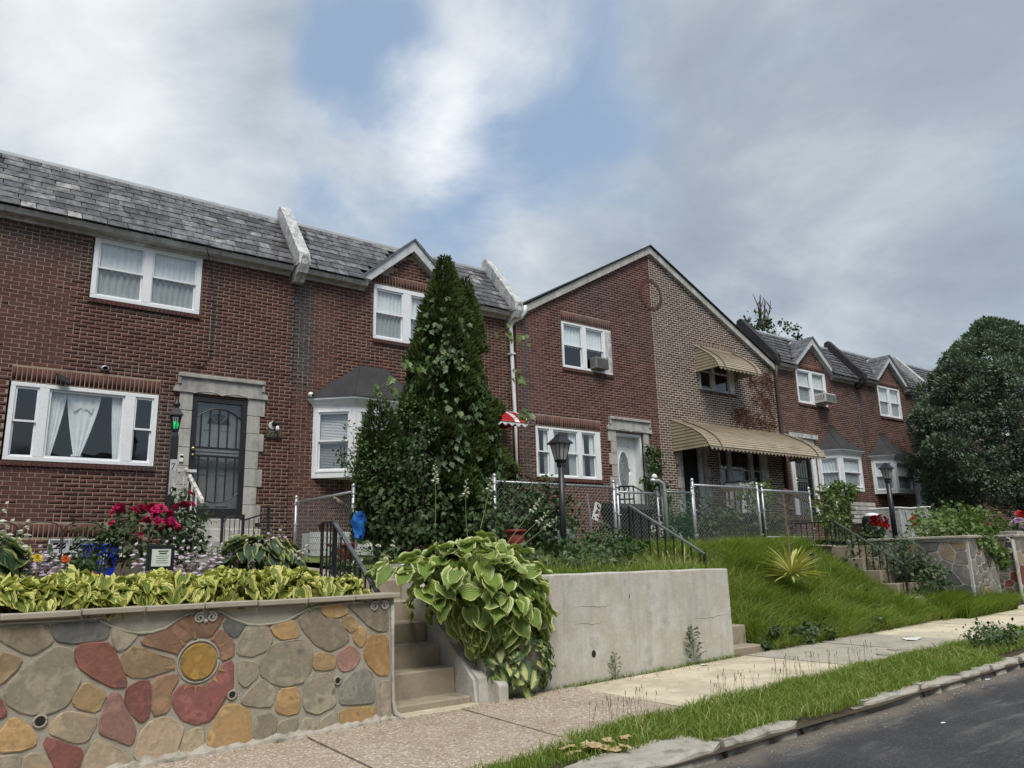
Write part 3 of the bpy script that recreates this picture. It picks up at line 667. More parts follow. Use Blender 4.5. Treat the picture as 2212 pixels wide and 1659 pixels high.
for z,s in ((.12,1),(-.10,1)):
    pts=[(18.62,7.0+.05+.06*math.cos(1+5*i/14)*(1-i/18),z+.06*math.sin(1+5*i/14)*(1-i/18)) for i in range(15)]
    mb=MB(); mb.tube(pts,.022,6); part('scroll',mb,M['scroll'],fw2,True)
mb=MB(); mb.tube([(18.62,6.97,.15),(18.61,6.965,-.4),(18.61,6.955,-1.0),(18.60,6.9,-1.18)],[.03,.03,.035,.06],7); part('corner_moulding',mb,M['scroll'],fw2,True)

# ---------------------------------------------------------------- concrete wall and steps
cw=thing('concrete_wall','plain grey cement retaining wall between the hosta and the grassy bank','garden wall',(6.9,7.0,-1.45))
mb=MB(); n=16
V=[];F=[]
for k in range(n+1):
    x=4.9+4.1*k/n; zt=-.178-.002*k*.6+.004*math.sin(k*1.9); V+=[(x,7.0,gz(x)-.12),(x,7.0,zt-.015),(x,7.012,zt),(x,7.19,zt+.003),(x,7.21,gz(x)-.12)]
for k in range(n):
    for j in range(4): F.append((k*5+j,k*5+5+j,k*5+6+j,k*5+1+j))
F+=[(0,1,2,3,4),(n*5+4,n*5+3,n*5+2,n*5+1,n*5)]
mb.add(V,F); part('wall_body',mb,M['wallcon'],cw)
mb=MB(); mb.lathe([(.033,0),(.033,.02)],(0,0,0),10); mb.V=[(6.42+v[0],6.997+v[2]*.1,-1.10+v[1]*1.3) for v in mb.V]; part('drain_hole',flip(mb),M['dark'],cw)
ck=random.Random(12)
for (xa,xb,z) in ((6.15,6.75,-.57),(6.12,6.6,-.76),(8.2,8.97,-.82),(5.75,5.95,-.62)):
    mb=MB(); V=[]; n_=14
    for k in range(n_+1):
        x=xa+(xb-xa)*k/n_; zz=z+ck.uniform(-.006,.006)+.012*math.sin(k*.5+xa); w_=.0022*math.sin(math.pi*(k+.4)/(n_+.8)); V+=[(x,6.9992,zz-w_),(x,6.9992,zz+w_)]
    mb.add(V,[(2*k,2*k+2,2*k+3,2*k+1) for k in range(n_)]); part('crack',mb,M['dark'],cw)
mb=MB(); mb.box(7.05,7.062,6.9985,7.001,-.50,-.46); part('nail_hole',mb,M['dark'],cw)
def steps(label,x0,x1,ys,z0,riser,tread,n,cheek=True):
    t=thing('garden_steps',label,'steps',((x0+x1)/2,ys,z0))
    for k in range(n):
        z=z0+riser*(k+1)-(.03 if k==0 else 0); mb=MB(); y=ys+tread*k
        mb.box(x0,x1,y,y+tread+.35,z-riser-.3,z,.012); 
        part('step',mb,M['steps'],t)
    return t
st1=steps('sandy concrete steps climbing between the sun emblem wall and the big hosta',3.85,4.745,7.08,-1.565,.225,.3,6)
mb=MB(); mb.prismx([(7.0,-1.5),(8.9,-1.5),(8.9,-.02),(8.6,-.02),(7.05,-1.22)],4.75,4.9); part('cheek_wall',mb,M['wallcon'],st1)
pr=[]
mb=MB(); mb.prismx([(6.98,-1.5),(7.3,-1.5),(7.3,-1.1),(7.12,-1.13),(6.99,-1.2)],4.78,4.96); part('cheek_end',mb,M['wallcon'],st1)
def archblk(x0,x1,y,z0,h):
    pts=[(x0,z0)]+[(x0+(x1-x0)*(1-math.cos(math.pi*i/8))/2,z0+h*(.72+.28*math.sin(math.pi*i/8))) for i in range(9)]+[(x1,z0)]; return pts
mb=MB(); mb.prismx([(6.8,-1.5)]+[(6.8+.26*(1-math.cos(math.pi*i/8))/2,-1.27+.05*math.sin(math.pi*i/8)) for i in range(9)]+[(7.06,-1.5)],4.90,5.02); edg=single('edging_block',mb,M['wallcon'],'small round topped cement edging block at the foot of the steps','edging block')
mb=MB(); mb.box(3.86,4.78,6.9,7.08,-1.5,gz(4.3)+.012,.006); part('landing_slab',mb,M['slab'],st1)
st2=steps('concrete steps at the far end of the grey cement wall',9.01,9.8,7.08,-1.47,.225,.3,6)
st3=steps('overgrown steps behind the black railing beside the grey stone wall',15.25,16.22,7.2,-1.4,.25,.32,6)
st4=steps('steps between the two grey stone walls',17.56,18.6,7.3,-1.42,.25,.3,6)
# ---------------------------------------------------------------- row houses
BL,BH,JT=.206,.0677,.0125
UNITBRICK={}
def brick_unit(mat,l,h):
    k=(mat.name,round(l,3),round(h,3))
    if k not in UNITBRICK:
        mb=MB(); mb.box(-l/2,l/2,0,.05,-h/2,h/2); mb.F=[f for i,f in enumerate(mb.F) if i!=4]; UNITBRICK[k]=mesh('brick',mb,mat)
    return UNITBRICK[k]
def brickwork(house,x0,x1,z0,ztop,Y,holes,mat,mortar,soldiers=(),joint=JT,count=300,seed=1,reveal=.11,proud=.0035,joinname='brickwork'):
    """bricks stand 4 mm proud of a mortar sheet. ztop: height or function of x (gable). The 300 nearest full bricks
    are objects of their own, the rest one joined part."""
    rng=random.Random(seed); zt=ztop if callable(ztop) else (lambda x:ztop)
    # mortar sheet, cut round the openings
    ex=sorted({x0,x1,*[v for h in holes for v in h[:2] if x0<v<x1]}|({x0+(x1-x0)*i/24 for i in range(25)} if callable(ztop) else set()))
    zm=max(zt(x0+(x1-x0)*i/40) for i in range(41)); ez=sorted({z0,*[v for h in holes for v in h[2:] if z0<v<zm]}); mb=MB()
    for a,b in zip(ex[:-1],ex[1:]):
        zs=[e for e in ez if e<min(zt(a),zt(b))-.001]
        for i,c in enumerate(zs):
            top=i==len(zs)-1; d0,d1=(zt(a),zt(b)) if top else (zs[i+1],zs[i+1])
            xm,zc=(a+b)/2,(c+min(d0,d1))/2
            if any(h[0]<xm<h[1] and h[2]<zc<h[3] for h in holes): continue
            mb.add([(a,Y,c),(b,Y,c),(b,Y,d1),(a,Y,d0)],[(0,1,2,3)])
    for h in holes:
        a,b,c,d=h; r=reveal; mb.add([(a,Y,c),(b,Y,c),(b,Y,d),(a,Y,d),(a,Y+r,c),(b,Y+r,c),(b,Y+r,d),(a,Y+r,d)],[(0,4,5,1),(1,5,6,2),(2,6,7,3),(3,7,4,0)])
    part('mortar_wall',mb,mortar,house)
    block=list(holes)+list(soldiers)
    items=[]; row=0; z=z0
    while z+BH<=zm+.03:
        zc=z+BH/2; L=BL; off=0 if row%2 else -BL/2
        cuts=sorted([(h[0],h[1]) for h in block if h[2]-.004<zc<h[3]+.004]); x=x0+off-L*0
        half=0
        while x<x1:
            half=1 if half==2 else (2 if rng.random()<.05 else 0); L=BL/2 if half else BL; a,b=max(x,x0)+joint/2,min(x+L,x1)-joint/2; x+=L
            segl=[(a,b)]
            for c0,c1 in cuts:
                n=[]
                for p,q in segl:
                    if q<=c0 or p>=c1: n.append((p,q)); continue
                    if p<c0: n.append((p,c0-.003))
                    if q>c1: n.append((c1+.003,q))
                segl=n
            for p,q in segl:
                if q-p<.025: continue
                if zc>min(zt(p),zt(q))-.03: continue
                items.append((p,q,z+joint/2,z+BH-joint/2,abs((q-p)-(BL-joint))<.0015))
        z+=BH; row+=1
    for (a,b,c,d) in soldiers:
        n=max(1,round((b-a)/BH)); wdt=(b-a)/n
        for i in range(n): items.append((a+i*wdt+joint/2,a+(i+1)*wdt-joint/2,c+joint/2,d-joint/2,False))
    cand=[]
    if count:
        cand=sorted([(((p+q)/2)**2+Y*Y,i) for i,(p,q,c,d,full) in enumerate(items) if full and in_frame(((p+q)/2,Y,(c+d)/2))])[:count]
    solo={i for _,i in cand}
    me=brick_unit(mat,BL-joint,BH-joint); loc=rootloc(house)
    arr=[]
    for i,(p,q,c,d,full) in enumerate(items):
        dy=Y-proud+rng.uniform(-.0018,.0018)
        if i in solo:
            o=link('brick',me,house); o.location=((p+q)/2-loc[0],dy-loc[1],(c+d)/2-loc[2]); o.rotation_euler=(0,rng.uniform(-.006,.006),0)
        else:
            j=lambda:rng.uniform(-.0018,.0018)
            arr.append([(p+j(),dy,c+j()),(q+j(),dy,c+j()),(q+j(),dy,d+j()),(p+j(),dy,d+j()),(p,Y+.002,c),(q,Y+.002,c),(q,Y+.002,d),(p,Y+.002,d)])
    V=np.array(arr).reshape(-1,3)-np.array(loc); b=np.arange(len(arr))[:,None]*8
    F=np.concatenate([b+np.array([f]) for f in ((0,1,2,3),(0,4,5,1),(1,5,6,2),(2,6,7,3),(3,7,4,0))],0)
    o=link(joinname,np_mesh(joinname,V,F,mat),house); o['kind']='stuff'
def curtain(x0,x1,z0,z1,y,folds=9,amp=.026,pinch=None,open_=None):
    mb=MB(); n=folds*4; m=8; V=[];F=[]
    for j in range(m+1):
        t=j/m; z=z1+(z0-z1)*t
        a,b=(x0,x1)
        if pinch: a=x0+(pinch[0]-x0)*t**1.3; b=x1+(pinch[1]-x1)*t**1.3
        for i in range(n+1):
            u=i/n; V.append((a+(b-a)*u,y+amp*math.sin(u*folds*2*math.pi+.6*math.sin(t*4+u*3))*(.5+.5*t),z))
    for j in range(m):
        for i in range(n): F.append((j*(n+1)+i,(j+1)*(n+1)+i,(j+1)*(n+1)+i+1,j*(n+1)+i+1))
    mb.add(V,F); return mb
def window(house,x0,x1,z0,z1,Y,cols,mat=None,fw=.06,dark=False,drape='full',name='window',sill=True,head=0.,blinds=False,glassm=None,xf=None):
    """double-hung or fixed lights set in a casing. cols: (xa,xb,kind). xf optionally maps (x,y,z) into a turned bay face"""
    mat=mat or M['vinyl']; G=glassm or M['glass']; f=xf or (lambda v:v)
    def P(nm,mb,mt,par,smooth=False):
        mb.V=[f(v) for v in mb.V]; return part(nm,mb,mt,par,smooth)
    y0,y1=Y-.012,Y+.075; mb=MB()
    mb.box(x0,x1,y0,y1,z0,z0+fw,.006); mb.box(x0,x1,y0,y1,z1-fw-head,z1,.006)
    edges=[x0]+[e for c in cols for e in c[:2]]+[x1]
    for a,b in zip(edges[::2],edges[1::2]): mb.box(a,b,y0,y1,z0+fw,z1-fw-head,.006)
    wdw=P(name,mb,mat,house)
    for (a,b,kind) in cols:
        c,d=z0+fw,z1-fw-head; s=.032; mid=(c+d)/2+.01
        if kind=='fixed':
            m2=MB(); m2.box(a,b,Y+.02,Y+.06,c,c+s); m2.box(a,b,Y+.02,Y+.06,d-s,d); m2.box(a,a+s,Y+.02,Y+.06,c+s,d-s); m2.box(b-s,b,Y+.02,Y+.06,c+s,d-s); P('sash',m2,mat,wdw)
            m3=MB(); m3.add([(a+s,Y+.04,c+s),(b-s,Y+.04,c+s),(b-s,Y+.04,d-s),(a+s,Y+.04,d-s)],[(0,1,2,3)]); P('pane',m3,G,wdw)
        else:
            for lo,hi,yy in ((mid-s*.5,d,Y+.012),(c,mid+s*.5,Y+.045)):
                m2=MB(); q=.03; m2.box(a,b,yy,yy+q,lo,lo+s); m2.box(a,b,yy,yy+q,hi-s,hi); m2.box(a,a+s*.8,yy,yy+q,lo+s,hi-s); m2.box(b-s*.8,b,yy,yy+q,lo+s,hi-s)
                P('sash',m2,mat,wdw)
                m3=MB(); m3.add([(a+s*.8,yy+.015,lo+s),(b-s*.8,yy+.015,lo+s),(b-s*.8,yy+.015,hi-s),(a+s*.8,yy+.015,hi-s)],[(0,1,2,3)]); P('pane',m3,G if lo>c+.05 else M['glassdk'] if dark!=None else G,wdw)
        if blinds:
            m4=MB(); k=int((d-c)/.03)
            for i in range(k):
                z=c+.01+i*.03; m4.add([(a+.01,Y+.10,z),(b-.01,Y+.10,z),(b-.01,Y+.115,z+.026),(a+.01,Y+.115,z+.026)],[(0,1,2,3)])
            P('blind',m4,M['blind'],wdw)
        elif drape=='full':
            P('curtain',curtain(a,b,c+.0,d,Y+.085,max(3,int((b-a)/.09))),M['curtain'],wdw,True)
        elif drape=='half':
            P('curtain',curtain(a,b,c+(d-c)*.48,d,Y+.085,max(3,int((b-a)/.09))),M['curtain'],wdw,True)
        elif drape=='sides':
            w_=(b-a)*.3
            P('curtain',curtain(a,a+w_,c,d,Y+.085,3),M['curtain'],wdw,True); P('curtain',curtain(b-w_,b,c,d,Y+.085,3),M['curtain'],wdw,True)
    if sill and not xf:
        m5=MB(); n=int((x1-x0+.04)/.068)
        for i in range(n):
            a=x0-.02+i*(x1-x0+.04)/n; m5.hexa([(a+.005,Y-.045,z0-.082),(a+(x1-x0+.04)/n-.005,Y-.045,z0-.082),(a+(x1-x0+.04)/n-.005,Y+.05,z0-.06),(a+.005,Y+.05,z0-.06),
               (a+.005,Y-.045,z0-.012),(a+(x1-x0+.04)/n-.005,Y-.045,z0-.012),(a+(x1-x0+.04)/n-.005,Y+.05,z0),(a+.005,Y+.05,z0)])
        part('window_sill',m5,house['brickmat_name'] and M[house['brickmat_name']],wdw)
    return wdw
def shell(house,x0,x1,Y,z0,z1,depth=8.):
    "party walls, rear wall and flat top deck"
    mb=MB(); y0,y1=Y+.15,Y+depth
    zl=min(z1,5.6)
    for x in (x0+.01,x1-.01): mb.add([(x,y0,z0),(x,y1,z0),(x,y1,z1),(x,Y+.9,z1),(x,y0,zl)],[(0,1,2,3,4)])
    mb.add([(x0,y1,z0),(x1,y1,z0),(x1,y1,z1),(x0,y1,z1)],[(0,1,2,3)])
    mb.add([(x0,Y+.9,z1),(x1,Y+.9,z1),(x1,y1,z1),(x0,y1,z1)],[(0,1,2,3)]); part('side_and_rear_walls',mb,M['mortarA'],house)
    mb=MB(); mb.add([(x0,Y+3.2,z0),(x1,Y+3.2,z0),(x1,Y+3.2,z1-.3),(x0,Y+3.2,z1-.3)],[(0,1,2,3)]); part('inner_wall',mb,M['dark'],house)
SLM={}
def slates(house,x0,x1,yb,zb,yt,zt,seed,count=300,cut=None,rows=9,gapx=None):
    "mansard slope of individual slates from the eave (yb,zb) to the top (yt,zt)"
    rng=random.Random(seed); S=math.hypot(yt-yb,zt-zb); uy,uz=(yt-yb)/S,(zt-zb)/S; ny,nz=-uz,uy; ang=math.atan2(uz,uy); e=S/rows; loc=rootloc(house)
    mb=MB(); pol=[(x0,0),(x1,0),(x1,1),(x0,1)] if not gapx else [(x0,0),(gapx[0],0),((gapx[0]+gapx[1])/2,.93),(gapx[1],0),(x1,0),(x1,1),(x0,1)]
    mb.add([(x,yb+.02+(yt-yb)*t,zb-.005+(zt-zb)*t) for x,t in pol],[tuple(range(len(pol)))]); part('roof_deck',mb,M['tar'],house)
    WS=[.22,.27,.32,.38,.44]; lst=[]
    for r in range(rows):
        x=x0-rng.uniform(0,.2)
        while x<x1:
            wv=rng.choice(WS); a,b=max(x,x0),min(x+wv,x1); x+=wv
            if b-a<.04: continue
            xm=(a+b)/2; s=r*e
            if cut and cut(xm,zb+uz*(s+e*.5)): continue
            lst.append((a,b,s,abs(b-a-wv)<1e-6,wv))
    cand=sorted([(xm2,i) for i,(xm2,f) in enumerate([(((a+b)/2)**2,full) for a,b,s,full,wv in lst]) if f and in_frame(((lst[i][0]+lst[i][1])/2,yb,zb+.3))])[:count]
    solo={i for _,i in cand}; V=[];F=[];arr=[]
    PALS=[(.72,.72,.75)]*5+[(.95,.95,.98)]*4+[(.55,.55,.57)]*3+[(1.2,1.2,1.16),(1.6,1.6,1.45),(.85,.88,.84),(.42,.42,.43)]
    for i,(a,b,s,full,wv) in enumerate(lst):
        xm=(a+b)/2; jit=rng.uniform(-.012,.006); tilt=rng.uniform(-.018,.018)
        if i in solo:
            if wv not in SLM:
                m2=MB(); m2.box(-wv/2+.006,wv/2-.006,0,.30,0,.016); SLM[wv]=mesh('slate',m2,M['slate'])
            o=link('slate',SLM[wv],house); h=.022
            o.location=(xm-loc[0],yb+uy*(s+jit)+ny*h-loc[1],zb+uz*(s+jit)+nz*h-loc[2]); o.rotation_euler=(ang-.062,0,tilt)
            c=rng.choice(PALS); o.color=(*c,1)
        else:
            h0,h1=.036+rng.uniform(0,.006),.012; q=[]
            for (xx,ss,h) in ((a+.003,s+jit,h0),(b-.003,s+jit+tilt*.2,h0),(b-.003,s+e+.03,h1),(a+.003,s+e+.03,h1)): q.append((xx,yb+uy*ss+ny*h,zb+uz*ss+nz*h))
            q2=[(x_,y_-ny*.009,z_-nz*.009) for x_,y_,z_ in q]; arr.append(q+q2)
    if arr:
        V=np.array(arr).reshape(-1,3)-np.array(loc); b=np.arange(len(arr))[:,None]*8
        F=np.concatenate([b+np.array([f]) for f in ((0,1,2,3),(4,5,1,0),(5,6,2,1),(7,4,0,3))],0)
        o=link('slate_courses',np_mesh('slate_courses',V,F,M['slate']),house); o['kind']='stuff'; o.color=(.85,.84,.88,1)
    return (uy,uz)
def mansard(house,x0,x1,Y,dz,seed,cut=None,gapx=None,count=300):
    yb,zb,yt,zt=Y-.26,5.70+dz,Y+.85,7.06+dz
    slates(house,x0,x1,yb,zb,yt,zt,seed,count,cut,gapx=gapx)
    rngs=[(x0,x1)] if not gapx else [(x0,gapx[0]),(gapx[1],x1)]
    for a,b in rngs:
        mb=MB(); mb.prismx([(Y-.24,5.70+dz),(Y-.20,5.615+dz),(Y-.06,5.60+dz),(Y-.05,5.55+dz),(Y+.0,5.55+dz),(Y+.0,5.72+dz)],a,b); part('eave_board',mb,M['eave'],house)
    mb=MB(); mb.box(x0,x1,yt-.05,yt+.12,zt-.02,zt+.055,.01); part('roof_edge',mb,M['metalcap'],house)
def gable(house,cx,hw,Y,zbase,zpk,dz,trim,seed,mat,mortar):
    "cross gable over the window: brick triangle is laid with the front wall; here its trim boards and little slate roof"
    zb=zbase+dz; zp=zpk+dz; yb=Y-.14; sl=(zp-zb)/hw
    for s in(-1,1):
        mb=MB(); a=(cx+s*(hw+.10),zb-.10*sl); b=(cx,zp+.0); t=.19
        poly=[a,b,(cx,zp-t*1.25),(cx+s*(hw+.10-.02),zb-.10*sl-t*.95)]
        mb.prism([(x,z) for x,z in poly],yb-.02,Y+.02); part('gable_trim',mb,trim,house)
        # slate roof of the gable
        yend=lambda z:Y-.26+(z-(5.70+dz))*(1.11/1.36)
        V=[(cx+s*(hw+.16),yb-.06,zb-.16*sl+.03),(cx,yb-.06,zp+.035),(cx,yend(zp)+.1,zp+.035),(cx+s*(hw+.16),yend(zb-.16*sl)+.02,zb-.16*sl+.03)]
        mb=MB(); mb.add(V+[(x,y,z-.02) for x,y,z in V],[(0,1,2,3) if s<0 else (3,2,1,0),(4,5,1,0),(7,6,5,4)]); part('gable_roof',mb,M['metalcap'],house)
        n=5; rng=random.Random(seed+s); m2=MB()
        for r in range(n):
            for kx in range(5):
                u0,u1=r/n,(r+1.15)/n; y0,y1=yb-.07+.2*kx,yb-.07+.2*(kx+1)-.006
                def pt(u,y,h): 
                    xx=cx+s*(hw+.16)*(1-u); zz=(zb-.16*sl)+(zp-zb+.16*sl)*u+.035+h
                    return (xx,min(y,max(yb-.07,yend(zz)+.03)),zz)
                q=[pt(u0,y0,.02),pt(u0,y1,.02),pt(min(u1,1),y1,.006),pt(min(u1,1),y0,.006)]
                if q[0][1]>=q[1][1]-.01: continue
                m2.add(q+[(x,y,z-.01) for x,y,z in q],[(0,1,2,3) if s>0 else (3,2,1,0),(4,5,1,0),(0,3,7,4),(1,5,6,2)])
        o=part('gable_slates',m2,M['slate'],house); o.color=(.8,.8,.84,1)
def parapet(house,xc,Y,dz,mat,w_=.26):
    mb=MB(); yb,zb,yt,zt=Y-.40,5.72+dz,Y+.93,7.32+dz
    # sloping firewall cap with a peaked upper end
    mb.prismx([(yb,zb),(yb+.02,zb+.22),(yt-.14,zt+.06),(yt,zt+.02),(yt+.1,zt-.3),(yb+.36,zb-.02)],xc-w_/2,xc+w_/2); p=part('firewall_cap',mb,mat,house)
    mb=MB(); mb.prismx([(Y-.40,5.72+dz),(Y-.02,5.76+dz),(Y-.0,5.42+dz),(Y-.15,5.42+dz),(Y-.22,5.52+dz),(Y-.34,5.56+dz)],xc-w_/2+.015,xc+w_/2-.015); part('corbel',mb,mat,p)
    mb=MB(); mb.tube([(xc-.07,yb-.01,zb+.03),(xc-.07,yb-.012,zb+.12),(xc-.045,yb-.012,zb+.17),(xc,yb-.012,zb+.19),(xc+.045,yb-.012,zb+.17),(xc+.07,yb-.012,zb+.12),(xc+.07,yb-.01,zb+.03)],.012,5); part('arch_bead',mb,mat,p)
def surround(house,xo0,xi0,xi1,xo1,z0,zd,Y,mat,seed=1):
    "cast-stone doorway: long and short blocks either side, shaped hood over"
    rng=random.Random(seed); ds=MB(); 
    n=int((zd-z0)/.29)
    base=None
    mb=MB(); zt=zd+.36
    mb.prism([(xo0-.03,zd+.03),(xo0-.03,zd+.10),(xo0+.04,zd+.16),(xo0+.04,zt),(xo1-.04,zt),(xo1-.04,zd+.16),(xo1+.03,zd+.10),(xo1+.03,zd+.03)],Y-.06,Y+.02); base=part('door_surround',mb,mat,house)
    mb=MB(); mb.box(xo0+.03,xo1-.03,Y-.105,Y-.055,zt-.07,zt+.005,.012); mb.box(xo0+.03,xo0+.09,Y-.085,Y-.055,zd+.16,zt-.07,.01); mb.box(xo1-.09,xo1-.03,Y-.085,Y-.055,zd+.16,zt-.07,.01); part('hood_moulding',mb,mat,base)
    for s,(xo,xi) in enumerate(((xo0,xi0),(xo1,xi1))):
        z=z0
        for k in range(n):
            h=(zd+.03-z0)/n; d=.085 if (k+s)%2 else 0.
            a,b=(xo+d,xi) if s==0 else (xi,xo-d)
            m2=MB(); m2.box(a,b,Y-.03+rng.uniform(-.004,.004),Y+.12,z+.004,z+h-.004,.006); part('quoin_block',m2,mat,base); z+=h
    pts=[(xi0+(xi1-xi0)*t/24, zd+.035+.05*math.sin(math.pi*t/12)*(1 if t<12 else -1)*(1 if t<12 else -1)) for t in range(25)]
    mb=MB(); mb.tube([(x,Y-.062,zd+.02+.05*abs(math.sin(2*math.pi*(x-xi0)/(xi1-xi0)))**.8) for x,_ in pts],.009,5); part('scalloped_bead',mb,mat,base)
    return base
def stormdoor(house,x0,x1,z0,z1,Y,fmat,leaf,oval=False,arcs=True,bars=True,recess=.2):
    d=MB(); fw=.085
    if oval:
        mb=MB(); yy=Y+recess; mb.box(x0,x1,yy,yy+.04,z0,z1); door=part('door',mb,leaf,house)
        cx,cz=(x0+x1)/2-.02,z0+(z1-z0)*.55; rx,rz=.19,.50
        def ring(f,t0): return [(cx+rx*f*math.cos(2*math.pi*t/28),yy+t0,cz+rz*f*math.sin(2*math.pi*t/28)) for t in range(28)]
        mb=MB(); mb.tube(ring(1.05,-.01)+[ring(1.05,-.01)[0]],.022,6); part('oval_moulding',mb,leaf,door,True)
        mb=MB(); mb.add(ring(1.,-.008)[::-1],[tuple(range(28))]); pn=part('oval_glass',flip(mb),M['glassdk'],door)
        mb=MB()
        for f in (.45,.72): mb.tube(ring(f,-.012)+[ring(f,-.012)[0]],.006,4)
        for k in range(8):
            a=2*math.pi*k/8; mb.tube([(cx+rx*.45*math.cos(a),yy-.012,cz+rz*.45*math.sin(a)),(cx+rx*math.cos(a+.3),yy-.012,cz+rz*math.sin(a+.3))],.005,4)
        part('glass_tracery',mb,M['galv'],door)
        for zz,hh in ((z0+.15,.16),(z1-.34,.12)):
            mb=MB(); mb.tube([(cx-.3,yy-.004,zz),(cx-.15,yy-.004,zz+hh*.5),(cx+.15,yy-.004,zz+hh*.5),(cx+.3,yy-.004,zz)],.012,5); part('door_moulding',mb,leaf,door)
        mb=MB(); mb.box(x0-.0,x0+.03,Y+.0,yy,z0,z1); mb.box(x1-.06,x1,Y-.0,yy,z0,z1); mb.box(x0+.03,x1-.06,Y,yy,z1-.06,z1); part('door_frame',mb,M['white'],door)
        return door
    mb=MB(); mb.box(x0,x1,Y+.0,Y+.05,z0,z0+.16,.004); mb.box(x0,x1,Y,Y+.05,z1-fw,z1,.004); mb.box(x0,x0+fw,Y,Y+.05,z0+.16,z1-fw,.004); mb.box(x1-fw,x1,Y,Y+.05,z0+.16,z1-fw,.004); door=part('storm_door',mb,fmat,house)
    a,b,c,e=x0+fw,x1-fw,z0+.16,z1-fw; zm=c+(e-c)*.52
    for zz,hh in ((zm+.065,.035),(zm,.012),(zm-.08,.035)):
        m2=MB(); m2.box(a,b,Y+.005,Y+.035,zz,zz+hh); part('cross_rail',m2,fmat,door)
    for k in range(1,6):
        x=a+(b-a)*k/6 if not arcs else a+(b-a)*(k-.5)/5; 
        up=e-.10-.17*abs((x-(a+b)/2)/((b-a)/2))**2 if arcs else e; lo=c+.10+.17*abs((x-(a+b)/2)/((b-a)/2))**2 if arcs else c
        m2=MB(); m2.tube([(x,Y+.02,zm+.1),(x,Y+.02,up)],.013,5); part('bar',m2,fmat,door)
        m2=MB(); m2.tube([(x,Y+.02,zm-.08),(x,Y+.02,lo)],.013,5); part('bar',m2,fmat,door)
    if arcs:
        for s in(1,-1):
            pts=[(a+(b-a)*t/12,Y+.02,(e-.10-.17*abs(t/6-1)**2) if s>0 else (c+.10+.17*abs(t/6-1)**2)) for t in range(13)]
            m2=MB(); m2.tube(pts,.013,5); part('arched_bar',m2,fmat,door)
    m3=MB(); m3.add([(a,Y+.045,c),(b,Y+.045,c),(b,Y+.045,e),(a,Y+.045,e)],[(0,1,2,3)]); part('pane',m3,M['glassdoor'],door)
    yy=Y+.17; mb=MB(); mb.box(x0+.0,x1-.0,yy,yy+.04,z0,z1); dl=part('door_leaf',mb,leaf,house)
    for (p,q) in ((.22,.44),(.56,.78)):
        for (r,s) in ((.10,.36),(.42,.74)):
            m2=MB(); w_=x1-x0;h=z1-z0; X0,X1,Z0,Z1=x0+w_*p,x0+w_*q,z0+h*r,z0+h*s; m2.tube([(X0,yy-.003,Z0),(X1,yy-.003,Z0),(X1,yy-.003,Z1),(X0,yy-.003,Z1),(X0,yy-.003,Z0)],.010,4); part('door_panel',m2,leaf,dl)
    cx,cz=(x0+x1)/2+.03,z0+(z1-z0)*.79
    m2=MB(); m2.add([(cx+.2*math.cos(math.pi*t/12),yy-.004,cz+.2*math.sin(math.pi*t/12)) for t in range(13)],[tuple(range(13))]); fl=part('fanlight',flip(m2),M['dark'],dl)
    m2=MB()
    for k in range(1,4): an=math.pi*k/4; m2.tube([(cx+.05*math.cos(an),yy-.008,cz+.05*math.sin(an)),(cx+.2*math.cos(an),yy-.008,cz+.2*math.sin(an))],.009,4)
    part('fanlight_bars',m2,leaf,dl)
    for zz,r in ((zm+.05,.034),(zm-.06,.024)):
        m2=MB(); m2.lathe([(0,0),(r*.6,.005),(r,.02),(r*.8,.045),(0,.055)],(0,0,0),12); m2.V=[(x0+fw*.5+v[0],Y-v[2],zz+v[1]) for v in m2.V]; part('door_knob',flip(m2),M['brass'],door,True)
    return door
